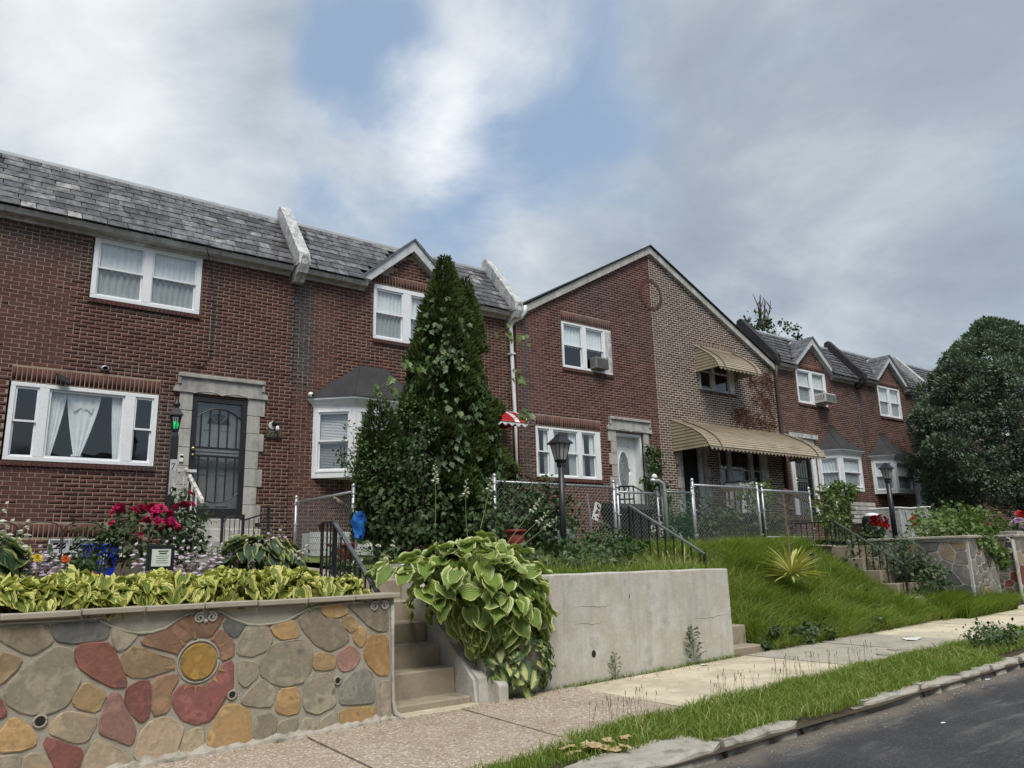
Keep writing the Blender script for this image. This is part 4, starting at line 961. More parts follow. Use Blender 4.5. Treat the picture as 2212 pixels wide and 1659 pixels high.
def bay(house,P,z0,z1,Y,roofz,rooft,winmat,style,blind,drape='full',overhang=.12):
    "three-sided bay on P=[(x,y)*4] with windows, flared crown and dark sheet roof"
    mb=MB(); n=4
    fl=[(x,y,z0) for x,y in P]; tp=[(x,y,z1) for x,y in P]
    mb.add(fl+tp,[(3,2,1,0)]+[(i,i+1,i+5,i+4) for i in ()])
    body=part('bay_window',mb,M['white'],house)
    zw0,zw1=z0+.10,z1-.07
    for i in range(3):
        a,b=P[i],P[i+1]; L=math.hypot(b[0]-a[0],b[1]-a[1]); ux,uy=(b[0]-a[0])/L,(b[1]-a[1])/L; nx,ny=uy,-ux
        xf=lambda v,a=a,ux=ux,uy=uy,nx=nx,ny=ny:(a[0]+ux*v[0]-nx*v[1],a[1]+uy*v[0]-ny*v[1],v[2])
        m=.07 if L<.9 else .08
        m2=MB(); m2.box(0,L,-.0,.05,z0,zw0); m2.box(0,L,0,.05,zw1,z1); m2.box(0,m,0,.05,zw0,zw1); m2.box(L-m,L,0,.05,zw0,zw1); m2.V=[xf(v) for v in m2.V]; part('bay_panel',m2,M['white'],body)
        cols=[(m+.045,L-m-.045,'dh')] 
        window(house,m,L-m,zw0,zw1,0,cols,M['vinyl'],.045,blinds=blind and i<2,drape=drape,xf=xf,name='bay_sash_window',sill=False)
    # crown
    cx=sum(p[0] for p in P)/4; cy=max(p[1] for p in P)
    def out(d): return [(P[0][0]-d,P[0][1]),(P[1][0]-d*.6,P[1][1]-d),(P[2][0]+d*.6,P[2][1]-d),(P[3][0]+d,P[3][1])]
    m2=MB(); rings=[(0.0,z1-.02),(.02,z1+.02),(.08,z1+.09),(overhang,z1+.13),(overhang,z1+.17)]
    V=[(x,y,z) for d,z in rings for x,y in out(d)]; m2.add(V,[(r*4+i,r*4+i+1,r*4+5+i,r*4+4+i) for r in range(4) for i in range(3)]+[(16,17,18,19)]); part('bay_crown',m2,M['white'] if style!='bell' else M['white'],body)
    # roof
    zc=z1+.17; rr=[]
    for k in range(7):
        t=k/6; g=(1-t) if style=='hip' else (1-t)**1.7
        w0,w1=rooft; o=out(overhang+.02)
        pts=[(w0+(o[0][0]-w0)*g,o[0][1]),(w0+(o[1][0]-w0)*g,Y+(o[1][1]-Y)*g),(w1+(o[2][0]-w1)*g,Y+(o[2][1]-Y)*g),(w1+(o[3][0]-w1)*g,o[3][1])]
        rr.append([(x,y,zc+(roofz-zc)*t) for x,y in pts])
    m2=MB(); V=[p for r in rr for p in r]; m2.add(V,[(r*4+i,r*4+i+1,r*4+5+i,r*4+4+i) for r in range(6) for i in range(3)]); part('bay_roof',m2,M['tar'],body)
    for i in (1,2):
        m3=MB(); m3.tube([r[i] for r in rr],.012,5); part('roof_seam',m3,M['tar'],body)
    return body
def awning(house,label_name,x0,x1,Y,zt,zb,out,prof,mat,batten,scallop=.07,striped=None):
    "sheet-metal awning: lapped slats bent over a curved front, closed ends, scalloped valance"
    # profile points (d,z) from wall to front
    pts=prof; aw=None; mb=MB(); 
    mb.box(x0,x1,Y-.03,Y,zt-.02,zt+.03); aw=part(label_name,mb,mat,house)
    L=[0]; 
    for a,b in zip(pts[:-1],pts[1:]): L.append(L[-1]+math.hypot(b[0]-a[0],b[1]-a[1]))
    def at(s):
        for i in range(len(pts)-1):
            if s<=L[i+1]+1e-9:
                t=(s-L[i])/(L[i+1]-L[i]); return (pts[i][0]+(pts[i+1][0]-pts[i][0])*t,pts[i][1]+(pts[i+1][1]-pts[i][1])*t)
        return pts[-1]
    n=int(L[-1]/.075); s=L[-1]/n
    xs=[(x0,x1,mat)]
    if striped: xs=striped
    for k in range(n):
        p,q=at(k*s),at(min(L[-1],(k+1)*s+.004)); tx,tz=q[0]-p[0],q[1]-p[1]; l=math.hypot(tx,tz); nx,nz=-tz/l,tx/l
        for (a,b,mt) in xs:
            m2=MB(); h0,h1=.004,.018
            A=[(a,Y-p[0]-nx*h0,p[1]+nz*h0),(b,Y-p[0]-nx*h0,p[1]+nz*h0),(b,Y-q[0]-nx*h1,q[1]+nz*h1),(a,Y-q[0]-nx*h1,q[1]+nz*h1)]
            B=[(x,y+nx*.003,z-nz*.012) for x,y,z in A]
            m2.add(A+B,[(0,3,2,1),(4,5,6,7),(2,3,7,6),(0,1,5,4),(0,4,7,3),(1,2,6,5)]); part('slat',m2,mt,aw)
    zf=pts[-1][1]; df=pts[-1][0]
    m2=MB(); k=max(6,int((x1-x0)/.16)); V=[];F=[]
    for i in range(k*4+1):
        x=x0+(x1-x0)*i/(k*4); V+=[(x,Y-df,zf+.02),(x,Y-df,zf-.03-scallop*.5*(1-math.cos(2*math.pi*i/4))/1)]
    for i in range(k*4): F.append((2*i,2*i+1,2*i+3,2*i+2))
    m2.add(V,F); part('valance',m2,mat if not striped else M['white'],aw)
    for x,sg in ((x0,-1),(x1,1)):      # end panels of horizontal boards
        zlo=zb; nb=int((zt-zlo)/.085)
        def dmax(z):
            best=0
            for a,b in zip(pts[:-1],pts[1:]):
                if min(a[1],b[1])-1e-6<=z<=max(a[1],b[1])+1e-6: best=max(best,a[0]+(b[0]-a[0])*((z-a[1])/((b[1]-a[1]) or 1e-6)))
            return best if z>zf else df*(1-(zf-z)*0)
        for j in range(nb):
            za,zb2=zlo+(zt-zlo)*j/nb,zlo+(zt-zlo)*(j+1)/nb-.004
            zl=lambda z,d:z   # bottom edge level
            da,db=dmax(za+.001),dmax(zb2)
            if da<.03: continue
            m3=MB(); m3.add([(x+sg*.016,Y,za),(x+sg*.016,Y-da,za),(x+sg*.004,Y-db,zb2),(x+sg*.004,Y,zb2)]+[(x-sg*.004,Y,za),(x-sg*.004,Y-da,za),(x-sg*.004,Y-db,zb2),(x-sg*.004,Y,zb2)],[(0,1,2,3),(7,6,5,4),(0,4,5,1),(2,6,7,3)] if sg<0 else [(3,2,1,0),(4,5,6,7),(1,5,4,0),(3,7,6,2)]); part('end_board',m3,mat,aw)
        m3=MB(); m3.tube([(x+sg*.01,Y-d-.0,z+.012) for d,z in pts],.014,5); part('edge_trim',m3,mat if not striped else M['white'],aw)
    if batten:
        for x in batten:
            m3=MB(); m3.tube([(x,Y-d-.012,z+.022) for d,z in pts],.020,5); part('batten',m3,M['awndk'],aw)
    return aw
def aircon(label,x0,x1,y0,y1,z0,z1,mat,front=True):
    t=thing('air_conditioner',label,'air conditioner',((x0+x1)/2,(y0+y1)/2,z0))
    mb=MB(); mb.box(x0,x1,y0,y1,z0,z1,.01); part('housing',mb,mat,t)
    for i in range(9):
        z=z0+.03+(z1-z0-.06)*i/9; mb=MB(); mb.box(x0+.03,x1-.03,y0-.006,y0-.001,z,z+.012); part('louvre',mb,M['actrim'],t)
    for s in range(6):
        y=y0+.06+(y1-y0-.1)*s/6; mb=MB(); mb.box(x0-.004,x0-.001,y,y+.02,z0+.08,z1-.06); part('side_vent',mb,M['actrim'],t)
    return t
YF=14.0
# --- house A
hA=thing('row_house','plum brick row house with the wide picture window and black storm door','house',(2.7,YF,-.3)); hA['brickmat_name']='brickA'
holes=[(.80,3.0,1.66,2.92),(1.76,3.57,4.46,5.66),(3.52,4.53,.80,2.98),(1.55,2.62,.26,.50)]
brickwork(hA,-1.6,5.345,-.40,5.72,YF,holes+[(3.22,3.53,.45,3.0),(4.52,4.84,.45,3.0),(3.22,4.84,2.97,3.36)][:0],M['brickA'],M['mortarA'],soldiers=[(.82,2.99,2.93,3.16),(1.0,3.05,.51,.72)],seed=1)
shell(hA,-1.6,5.335,YF,-.5,7.0)
mansard(hA,-1.6,5.2,YF,0,3)
window(hA,.83,2.98,1.68,2.91,YF,[(.90,1.22,'dh'),(1.36,2.46,'fixed'),(2.62,2.91,'dh')],fw=.065,drape='none')
wp=window(hA,1.78,3.55,4.47,5.64,YF,[(1.86,2.57,'dh'),(2.72,3.46,'dh')],fw=.07,head=.05)
pw=[o for o in hA.children if o.name.startswith('window')][0]
for a,b,c,d,pin in ((1.38,1.62,1.78,2.82,(1.38,1.47)),(1.62,2.12,1.80,2.82,(1.79,1.89)),(2.28,2.44,1.78,2.82,(2.36,2.44))):
    part('curtain',curtain(a,b,c,d,YF+.10,4,.015,pin),M['curtain'],pw,True)
mb=MB(); mb.lathe([(0,0),(.07,.01),(.09,.06),(.05,.09),(0,.1)],(1.84,YF+.16,1.76),12,1,.4); part('curtain',mb,M['curtain'],pw,True)
for s in(-1,1):
    mb=MB(); mb.add([(1.86,YF+.075,2.62),(1.86+s*.16,YF+.075,2.66),(1.86+s*.13,YF+.075,2.52)],[(0,1,2) if s<0 else (2,1,0)]); part('curtain_bow',mb,M['blind'],pw)
surround(hA,3.23,3.54,4.51,4.83,.42,2.985,YF,M['limestone'],2)
stormdoor(hA,3.55,4.50,.84,2.96,YF-.02,M['black'],M['white'])
bw=window(hA,1.56,2.61,.27,.49,YF,[(1.60,1.84,'fixed'),(1.86,2.09,'fixed'),(2.11,2.34,'fixed'),(2.36,2.58,'fixed')],fw=.03,drape='none',sill=False,name='basement_window',mat=M['greytrim'])
V,F=segs([(1.58+.05*i,YF-.03,.27) for i in range(20)],[(1.58+.05*i+(.18 if i%1==0 else 0),YF-.03,.48) for i in range(20)],.004); o=link('lattice',np_mesh('lattice',V-np.array(rootloc(hA)),F,M['galv']),bw)
mb=MB(); mb.box(1.5,2.66,YF-.10,YF-.012,.19,.255,.006); part('window_ledge',mb,M['white'],bw)
mb=MB(); mb.lathe([(.03,-.02),(.055,-.02),(.06,0),(.045,.04),(.03,.045)],(0,0,0),12); mb.V=[(2.11+v[0]*1.2,YF-.01-v[2],3.28+v[1]*.8) for v in mb.V]; part('vent_pipe',flip(mb),M['galv'],hA)
mb=MB(); mb.lathe([(.036,.046),(.0,.046)],(0,0,0),12); mb.V=[(2.11+v[0]*1.2,YF-.012-v[2],3.28+v[1]*.8) for v in mb.V]; part('vent_mouth',flip(mb),M['dark'],hA)
mb=MB(); mb.tube([(3.30,14.84,7.12),(3.31,14.6,6.78),(3.40,14.2,6.25),(3.52,13.71,5.68),(3.60,13.80,5.55),(3.74,13.985,5.2),(3.80,13.985,4.6),(3.79,13.985,3.72),(3.68,13.985,3.52),(3.55,13.985,3.50),(3.50,13.985,3.58)],.007,5); part('loose_cable',mb,M['black'],hA)
parapet(hA,5.345,YF,0,M['oldwhite'],.23)
fl=thing('floodlight','small dark floodlight tilted above the picture window','floodlight',(1.52,13.95,3.0))
mb=MB(); mb.box(-.10,.10,-.10,-.03,-.07,.07,.012); mb.V=[(x*math.cos(.35)-z*math.sin(.35),y+z*.4,x*math.sin(-.35)+z*.9) for x,y,z in mb.V]; part('lamp_head',mb,M['binblk'],fl,local=True)
mb=MB(); mb.tube([(0,.0,-.02),(0,.05,-.05)],.02,6); part('bracket',mb,M['binblk'],fl,local=True)
lb=thing('wall_light','bare white bulb in a black socket over the house number plate','wall light',(5.0,13.98,2.54))
mb=MB(); mb.lathe([(.075,0),(.075,.015),(.04,.02)],(0,0,0),14); mb.V=[(v[0]-.02,-.0-v[2],v[1]+.01) for v in mb.V]; part('back_plate',flip(mb),M['oldwhite'],lb,local=True)
mb=MB(); mb.tube([(0,-.01,.03),(.02,-.07,.05),(.04,-.10,.03),(.045,-.105,.0)],[.045,.05,.045,.03],10); part('socket',mb,M['binblk'],lb,True,True)
mb=MB(); mb.lathe([(0,-.105),(.022,-.10),(.034,-.08),(.036,-.06),(.028,-.03),(.018,0)],(.045,-.105,0),12); part('bulb',mb,M['plastic'],lb,True,True)
pl=thing('number_plate','dark bronze plate with raised house number 7720','house number',(5.02,13.985,2.32))
mb=MB(); mb.box(-.155,.155,-.012,.004,0,.15,.003); mb.box(-.155,.155,-.03,-.013,.0,.03,.004); part('plate',mb,M['bronze'],pl,local=True)
def text(body,size,mat,parent,loc,rot=(rad(90),0,0),name='lettering',ext=.004,shear=0.):
    cu=bpy.data.curves.new(name,'FONT'); cu.body=body; cu.size=size; cu.extrude=ext; cu.align_x='CENTER'; cu.materials.append(mat); cu.resolution_u=2; cu.shear=shear
    o=bpy.data.objects.new(name,cu); COL.objects.link(o); o.parent=parent; o.location=loc; o.rotation_euler=rot; return o
text('7720',.125,M['bronzehi'],pl,(0,-.014,.04),name='digits',shear=.15)
db=thing('doorbell','white video doorbell on the stone door surround','doorbell',(3.41,13.965,1.78))
mb=MB(); mb.box(-.035,.035,-.025,.003,0,.13,.008); part('case',mb,M['plastic'],db,local=True)
mb=MB(); mb.box(-.028,.028,-.03,-.0255,.075,.11,.003); part('lens_panel',mb,M['binblk'],db,local=True)
sc=thing('security_camera','round white security camera on the brick beside the white bay','security camera',(5.68,13.98,3.2))
mb=MB(); mb.lathe([(0,-.055),(.035,-.045),(.055,-.01),(.055,.01),(.035,.045),(0,.055)],(0,-.08,0),12); part('camera_body',mb,M['plastic'],sc,True,True)
mb=MB(); mb.lathe([(.03,0),(.02,.012),(0,.014)],(0,0,0),10); mb.V=[(v[0]+.025,-.125-v[2],v[1]-.012) for v in mb.V]; part('lens',flip(mb),M['binblk'],sc,local=True)
mb=MB(); mb.tube([(.03,0,.02),(.02,-.05,.01)],.014,6); part('mount',mb,M['plastic'],sc,local=True)
# --- house B
hB=thing('row_house','plum brick row house with a white bay window behind the tall conifer','house',(7.9,YF,-.3)); hB['brickmat_name']='brickB'
gB=lambda x: max(5.72,6.66-(abs(x-7.92))*.86) if abs(x-7.92)<1.12 else 5.72
holes=[(7.02,8.83,4.55,5.80),(5.86,8.24,1.62,3.10),(9.25,10.15,.80,2.95)]
brickwork(hB,5.335,10.6,-.40,gB,YF,holes,M['brickB'],M['mortarA'],soldiers=[(7.0,8.85,5.81,6.02)],seed=2)
shell(hB,5.335,10.6,YF,-.5,7.0)
cutB=lambda x,z: abs(x-7.92)<1.12 and z<6.9-abs(x-7.92)*.86
mansard(hB,5.49,10.48,YF,0,5,cutB,(6.80,9.04))
gable(hB,7.92,1.10,YF,5.92,6.90,0,M['greytrim'],9,M['brickB'],M['mortarA'])
window(hB,7.04,8.81,4.57,5.78,YF,[(7.10,7.74,'dh'),(7.93,8.73,'dh')],fw=.065,head=.03)
bay(hB,[(5.78,YF),(6.40,13.45),(7.70,13.45),(8.32,YF)],1.60,2.98,YF,3.95,(6.75,7.35),None,'hip',True)
stormdoor(hB,9.28,10.12,.84,2.93,YF+.02,M['white'],M['white'],arcs=False)
parapet(hB,10.62,YF,0,M['oldwhite'],.23)
aw=awning(hB,'door_awning',8.95,10.35,YF,3.28,2.92,.95,[(0,3.28),(.25,3.26),(.5,3.2),(.72,3.1),(.88,2.98),(.93,2.9)],M['red'],None,.06,striped=[(8.95,9.3,M['red']),(9.3,9.45,M['white']),(9.45,10.0,M['red']),(10.0,10.12,M['white']),(10.12,10.35,M['red'])])
mb=MB(); mb.tube([(10.80,13.60,5.86),(10.80,13.62,5.70),(10.74,13.70,5.58),(10.60,13.84,5.50),(10.585,13.90,5.38),(10.60,13.91,4.6),(10.66,13.91,2.9),(10.70,13.91,1.2),(10.72,13.91,.2)],.048,8); part('downspout',mb,M['white'],hB,True)
for z,x in ((4.7,10.6),(3.2,10.65),(1.9,10.68)):
    mb=MB(); mb.box(x-.065,x+.065,13.845,13.99,z,z+.035); part('downspout_strap',mb,M['white'],hB)
# --- houses C and D under one wide gable
YC=13.8
GP,GL,GR_,GZ,GE=15.40,10.70,20.75,8.36,5.72
gC=lambda x: GE+(GZ-GE)*(x-GL)/(GP-GL) if x<GP else GE+(GZ-GE)*(GR_-x)/(GR_-GP)
hC=thing('row_house','reddish brick half of the wide gable with an oval glass door','house',(13,YC,-.3)); hC['brickmat_name']='brickC'
BX=15.42
holes=[(12.06,13.79,4.55,5.77),(11.14,13.22,1.82,3.05),(13.75,14.73,.9,3.10)]
brickwork(hC,10.66,BX,-.40,gC,YC,holes,M['brickC'],M['mortarC'],soldiers=[(12.06,13.78,5.78,6.01),(11.16,13.22,3.06,3.30)],seed=3)
mb=MB(); mb.add([(10.66,YC,-.4),(10.66,YC+.22,-.4),(10.66,YC+.22,5.72),(10.66,YC,5.72)],[(3,2,1,0)][:1]); part('corner_return',flip(mb),M['brickC'],hC)
shell(hC,10.66,BX,YC,-.5,5.7)
window(hC,12.08,13.77,4.57,5.75,YC,[(12.14,12.75,'dh'),(12.89,13.48,'dh')],fw=.05,drape='half')
mb=MB(); mb.box(13.54,13.77,YC-.014,YC+.07,4.62,5.70,.004); part('window_stile',mb,M['oldwhite'],[o for o in hC.children if o.name.startswith('window')][0])
window(hC,11.15,13.2,1.84,3.03,YC,[(11.20,11.55,'dh'),(11.68,12.45,'dh'),(12.58,13.04,'dh')],fw=.05,drape='sides')
surround(hC,13.47,13.75,14.73,15.02,.45,3.10,YC,M['limestone'],5)
stormdoor(hC,13.77,14.71,.95,3.08,YC+.03,M['white'],M['white'],oval=True,recess=.22)
aircon('dark air conditioner sticking out of the upper window under the wide gable',13.0,13.44,YC-.22,YC+.02,4.63,4.92,M['acdark'])
hD=thing('row_house','grey brown brick half of the wide gable with tan metal awnings','house',(18.2,YC,-.3)); hD['brickmat_name']='brickD'
holes=[(17.2,18.83,4.57,5.75),(17.75,20.1,1.7,3.0),(16.2,17.15,.9,3.05)]
brickwork(hD,BX,20.95,-.40,gC,YC,holes,M['brickD'],M['mortarD'],soldiers=[(17.16,19.0,5.84,6.05)],joint=.019,seed=4)
shell(hD,BX,20.95,YC,-.5,5.7)
window(hD,17.22,18.81,4.59,5.7,YC,[(17.28,17.78,'dh'),(17.92,18.58,'dh')],M['oldwhite'],fw=.055,drape='none')
window(hD,17.78,20.08,1.72,2.98,YC,[(17.85,18.2,'dh'),(18.36,19.2,'dh'),(19.36,19.75,'dh')],M['oldwhite'],fw=.07,drape='none')
surround(hD,15.98,16.22,17.12,17.36,.45,3.0,YC,M['limestone'],6)
mb=MB(); mb.box(16.22,17.12,YC+.12,YC+.16,.9,3.02); dd=part('door',mb,M['dark'],hD)
mb=MB(); mb.box(16.95,17.10,YC+.02,YC+.10,.9,3.0,.01); part('door_jamb',mb,M['oldwhite'],dd)
awning(hD,'window_awning',17.1,19.0,YC,5.86,5.08,.85,[(0,5.86),(.3,5.66),(.55,5.47),(.72,5.30),(.80,5.15),(.82,5.08)],M['awn'],(17.35,18.8),.05)
awning(hD,'porch_awning',15.89,21.2,YC,3.58,2.72,1.25,[(0,3.58),(.4,3.40),(.75,3.22),(1.0,3.05),(1.16,2.88),(1.24,2.72)],M['awn'],(16.35,20.8),.07)
mb=MB(); mb.tube([(20.88,YC-.12,5.75),(20.88,YC-.06,5.3),(20.88,YC-.06,3.6),(20.88,YC-.06,.4)],.055,8); part('downspout',mb,M['brownmetal'],hD,True)
# circle of header bricks in the gable
for h_,a0,a1,mt in ((hC,90,270,'brickC'),(hD,-90,90,'brickD')):
    for k in range(18):
        a=rad(a0+(a1-a0)*(k+.5)/18); mb=MB(); r0,r1=.36,.46; da=rad(4.1)
        q=[(BX+.0+r*math.cos(a+s*da),7.08+r*math.sin(a+s*da)) for r,s in ((r0,-1),(r1,-1),(r1,1),(r0,1))]
        mb.prism(q,YC-.014,YC-.002); part('ring_brick',mb,M[mt],h_)
for h_,xa,xb in ((hC,GL-.12,GP),(hD,GP,GR_+.2)):
    sg=1 if h_ is hC else -1; x_out=xa if sg>0 else xb
    zo=gC(x_out) if x_out>=GL else GE-(GL-x_out)*.56
    if sg<0: zo=GE-(x_out-GR_)*.5
    mb=MB(); mb.prism([(x_out,zo+.10),(x_out,zo-.08),(GP,GZ-.09),(GP,GZ+.12)],YC-.10,YC+.01); part('rake_board',mb,M['eave'],h_)
    mb=MB(); mb.prism([(x_out-sg*.05,zo+.115),(GP,GZ+.135),(GP,GZ+.155),(x_out-sg*.05,zo+.135)],YC-.15,YC+8.); part('gable_roof',mb,M['tar'],h_)
# --- houses E, F, G, H
def rowE(label,x0,x1,dz,gx,win,bayP,door,seed,cnt,pmat,bellx,blind=False,dmat='black'):
    h=thing('row_house',label,'house',((x0+x1)/2,YF,-.2)); h['brickmat_name']='brickE'
    gf=lambda x: max(5.72+dz,6.64+dz-abs(x-gx)*.86) if abs(x-gx)<1.1 else 5.72+dz
    w0,w1,zz0,zz1=win
    hl=[(w0-.02,w1+.02,zz0-.02,zz1+.02),(bayP[0]+.06,bayP[3]-.06,1.84+dz*.3,3.1+dz*.3),(door[0],door[1],.95,door[2])]
    brickwork(h,x0,x1,-.2,gf,YF,hl,M['brickE'],M['mortarC'],seed=seed,count=cnt,soldiers=[(w0,w1,zz1+.02,zz1+.24)])
    shell(h,x0,x1,YF,-.4,7.0+dz)
    mansard(h,x0+.14,x1-.14,YF,dz,seed+20,lambda x,z: abs(x-gx)<1.12 and z<6.9+dz-abs(x-gx)*.86,(gx-1.12,gx+1.12),cnt)
    gable(h,gx,1.10,YF,5.92,6.86,dz,M['greytrim'],seed,M['brickE'],M['mortarC'])
    m=(w0+w1)/2; window(h,w0,w1,zz0,zz1,YF,[(w0+.07,m-.07,'dh'),(m+.07,w1-.09,'dh')],fw=.06,drape='full')
    bay(h,[(bayP[0],YF),(bayP[1],13.4),(bayP[2],13.4),(bayP[3],YF)],1.82+dz*.3,3.0+dz*.3,YF,4.15,bellx,None,'bell',False,drape='full',overhang=.13)
    # door
    base=MB(); base.box(door[0]-.22,door[0],YF-.05,YF+.02,.9,door[2]+.02); base.box(door[1],door[1]+.22,YF-.05,YF+.02,.9,door[2]+.02); base.box(door[0]-.22,door[1]+.22,YF-.06,YF+.02,door[2]+.022,door[2]+.26); b=part('door_surround',base,M['white'],h)
    m2=MB(); m2.prism([(door[0]-.30,door[2]+.26),(door[0]-.34,door[2]+.40),(door[1]+.34,door[2]+.40),(door[1]+.30,door[2]+.26)],YF-.16,YF+.02); part('door_hood',m2,M['oldwhite'],b)
    stormdoor(h,door[0]+.01,door[1]-.01,.95,door[2]-.01,YF,M[dmat],M['white'],arcs=False)
    parapet(h,x1,YF,dz,pmat,.24)
    return h
hE=rowE('brown brick row house with a bell roofed bay and an air conditioner upstairs',20.95,26.12,.22,23.35,(22.42,24.14,4.77,5.93),(23.1,23.5,24.75,25.15),(21.75,22.72,3.3),11,0,M['tar'],(24.0,24.35))
parapet(hE,20.93,YF,.2,M['tar'],.26)
hF=rowE('brown brick row house with a bell roofed bay beside the big round evergreen','' or 26.12,31.05,.30,28.5,(27.62,29.24,4.80,5.95),(26.5,26.95,28.15,28.6),(29.6,30.5,3.1),12,0,M['oldwhite'],(27.35,27.75),dmat='greytrim')
hG=rowE('brown brick row house mostly hidden behind the big round evergreen',31.05,36.2,.42,33.6,(32.6,34.3,4.85,6.0),(33.1,33.5,34.75,35.15),(31.6,32.5,3.2),13,0,M['tar'],(34.0,34.35))
hH=rowE('farthest brown brick row house glimpsed at the right of the evergreen',36.2,41.4,.5,38.6,(37.6,39.3,4.9,6.05),(38.1,38.5,39.75,40.15),(40.3,41.1,3.2),14,0,M['tar'],(39.0,39.35))
aircon('beige air conditioner in the upper window of the house with the bell roofed bay',23.35,23.98,YF-.42,YF+.03,4.83,5.13,M['acmetal'])
# houses across the street, mirrored in the window panes
op=thing('row_house','dark brick row across the street that shows only mirrored in the window panes','house',(8,-13,-1.6))
mb=MB(); mb.box(-40,70,-20,-13,-2,4.0); part('wall',mb,M['brickA'],op)
mb=MB(); mb.prismx([(-12.8,4.0),(-13.9,5.6),(-20,5.6),(-20,4.0)],-40,70); part('roof',mb,M['slate'],op).color=(.6,.6,.62,1)
# ---------------------------------------------------------------- plants
def hosta_leaf(mat,L,W,cup=.22,ripple=.05,droop=.25,seed=0,nu=6,nv=7):
    rng=random.Random(seed); ph=rng.uniform(0,6); mb=MB(); V=[];UV=[]
    for j in range(nv+1):
        v=j/nv; w=W/2*(math.sin(math.pi*min(1,v*.93+.07)**.66)**.85 if v<.999 else .02)
        for i in range(nu+1):
            u=2*i/nu-1; a=abs(u)
            y=L*v-.16*L*a**1.6*(1-v)**2.2; z=cup*W*(a**1.8)*(1-.35*v)-droop*L*v*v+ripple*W*math.sin(v*11+ph+u*2.2)*a**2.5*1.6-.05*W*math.exp(-(u*4)**2)
            V.append((u*w*(1-.10*cup),y-L*.45,z)); UV.append(((u+1)/2,v))
    mb.add(V,[(j*(nu+1)+i,j*(nu+1)+i+1,(j+1)*(nu+1)+i+1,(j+1)*(nu+1)+i) for j in range(nv) for i in range(nu)]); mb.UV=UV
    me=mesh('leaf',mb,mat,smooth=True); return me
LEAF={k:[hosta_leaf(M[m],1,w,c,r,d,seed=s*7+i) for i in range(5)] for s,(k,m,w,c,r,d) in enumerate([('big','hostaBig',.90,.20,.05,.20),('inv','hostaInv',.74,.16,.04,.20),('edge','hostaEdge',.72,.26,.11,.30),('blue','hostaBlue',.72,.20,.05,.22)])}
def put_leaf(par,me,p,t,n,s,name='leaf'):
    t=Vector(t).normalized(); n=Vector(n); x=t.cross(n).normalized(); n=x.cross(t)
    o=link(name,me,par); o.matrix_local=Matrix.Translation(p)@Matrix((x,t,n)).transposed().to_4x4()@Matrix.Diagonal((s,s,s,1)); return o
def mound(par,c,r,n,kind,size,seed,lo=-.15,hi=1.,spread=.5,lift=.25,up=.35,front=None):
    "leaves shingled over an ellipsoid, tips hanging down and out"
    rng=random.Random(seed); k=0; base=Vector(rootloc(par))
    while k<n:
        cz=lo+(hi-lo)*((k+rng.random())/n)**.9; ph=rng.uniform(0,2*math.pi)
        if front is not None and rng.random()>front and math.sin(ph)>.2: continue
        st=math.sqrt(max(0,1-cz*cz)); f=rng.uniform(.80,1.05)
        d=Vector((math.cos(ph)*st,math.sin(ph)*st,cz)); p=Vector((c[0]+d.x*r[0]*f,c[1]+d.y*r[1]*f,c[2]+d.z*r[2]*f))
        nn=Vector((d.x/r[0],d.y/r[1],d.z/r[2])).normalized(); nn=(nn+Vector((0,0,up))+Vector((rng.gauss(0,.18),rng.gauss(0,.18),rng.gauss(0,.12)))).normalized()
        rd=Vector((math.cos(ph),math.sin(ph),0)); t=rd*(.35+.65*max(0,cz))+Vector((0,0,-1))*(1-max(0,cz)*.85)
        t=t-nn*t.dot(nn); t=(t.normalized()+nn*lift*rng.uniform(-.3,1)); t=Matrix.Rotation(rng.gauss(0,spread),3,nn)@t
        put_leaf(par,LEAF[kind][rng.randrange(5)],p-base,t,nn,rng.uniform(*size)); k+=1
def bells(mb_list,base,tip,n,r,seed,start=.5,size=.035,bend=.1,petal='lav'):
    "flower stalk: stem plus drooping trumpet flowers spiralling up its top part"
    rng=random.Random(seed); b=Vector(base); t=Vector(tip); pts=[]
    side=Vector((rng.uniform(-1,1),rng.uniform(-1,1),0))*bend*(t-b).length
    for i in range(7):
        u=i/6; pts.append(b.lerp(t,u)+side*math.sin(u*math.pi)*.5)
    st=MB(); st.tube(pts,[r*(1-.5*i/6) for i in range(7)],5)
    P=[];T=[];N=[];L=[]
    for i in range(n):
        u=start+(1-start)*(i+.5)/n; k=u*6; j=min(5,int(k)); p=pts[j].lerp(pts[j+1],k-j); a=i*2.4+rng.random(); s=size*(1.15-.75*(u-start)/(1-start))
        d=Vector((math.cos(a),math.sin(a),-.35 if u<.9 else .5)).normalized()
        for q in range(4):
            an=q*math.pi/2; e=d.orthogonal().normalized(); f=d.cross(e); dd=(d+(e*math.cos(an)+f*math.sin(an))*.38).normalized()
            P.append(p+d*.006); T.append(dd); N.append((e*math.cos(an)+f*math.sin(an))); L.append(s)
    V,F=leaves(np.array([tuple(x) for x in P]),np.array([tuple(x) for x in T]),np.array([tuple(x) for x in N]),L,np.array(L)*.5,.1,.1)
    nv=len(st.V); 
    SV=np.array(st.V); SF=[f for f in st.F if len(f)==4]
    return np.concatenate([SV,V]),np.concatenate([np.array(SF),F+nv]),np.concatenate([np.zeros(len(SF),int),np.ones(len(F),int)])
def scape(par,base,tip,n=14,r=.004,seed=1,start=.5,size=.035,mats=('stem','lav'),bend=.1,name='flower_stalk'):
    V,F,mi=bells(None,base,tip,n,r,seed,start,size,bend); me=np_mesh(name,V-np.array(rootloc(par)),F,[M[m] for m in mats],mi); return link(name,me,par)
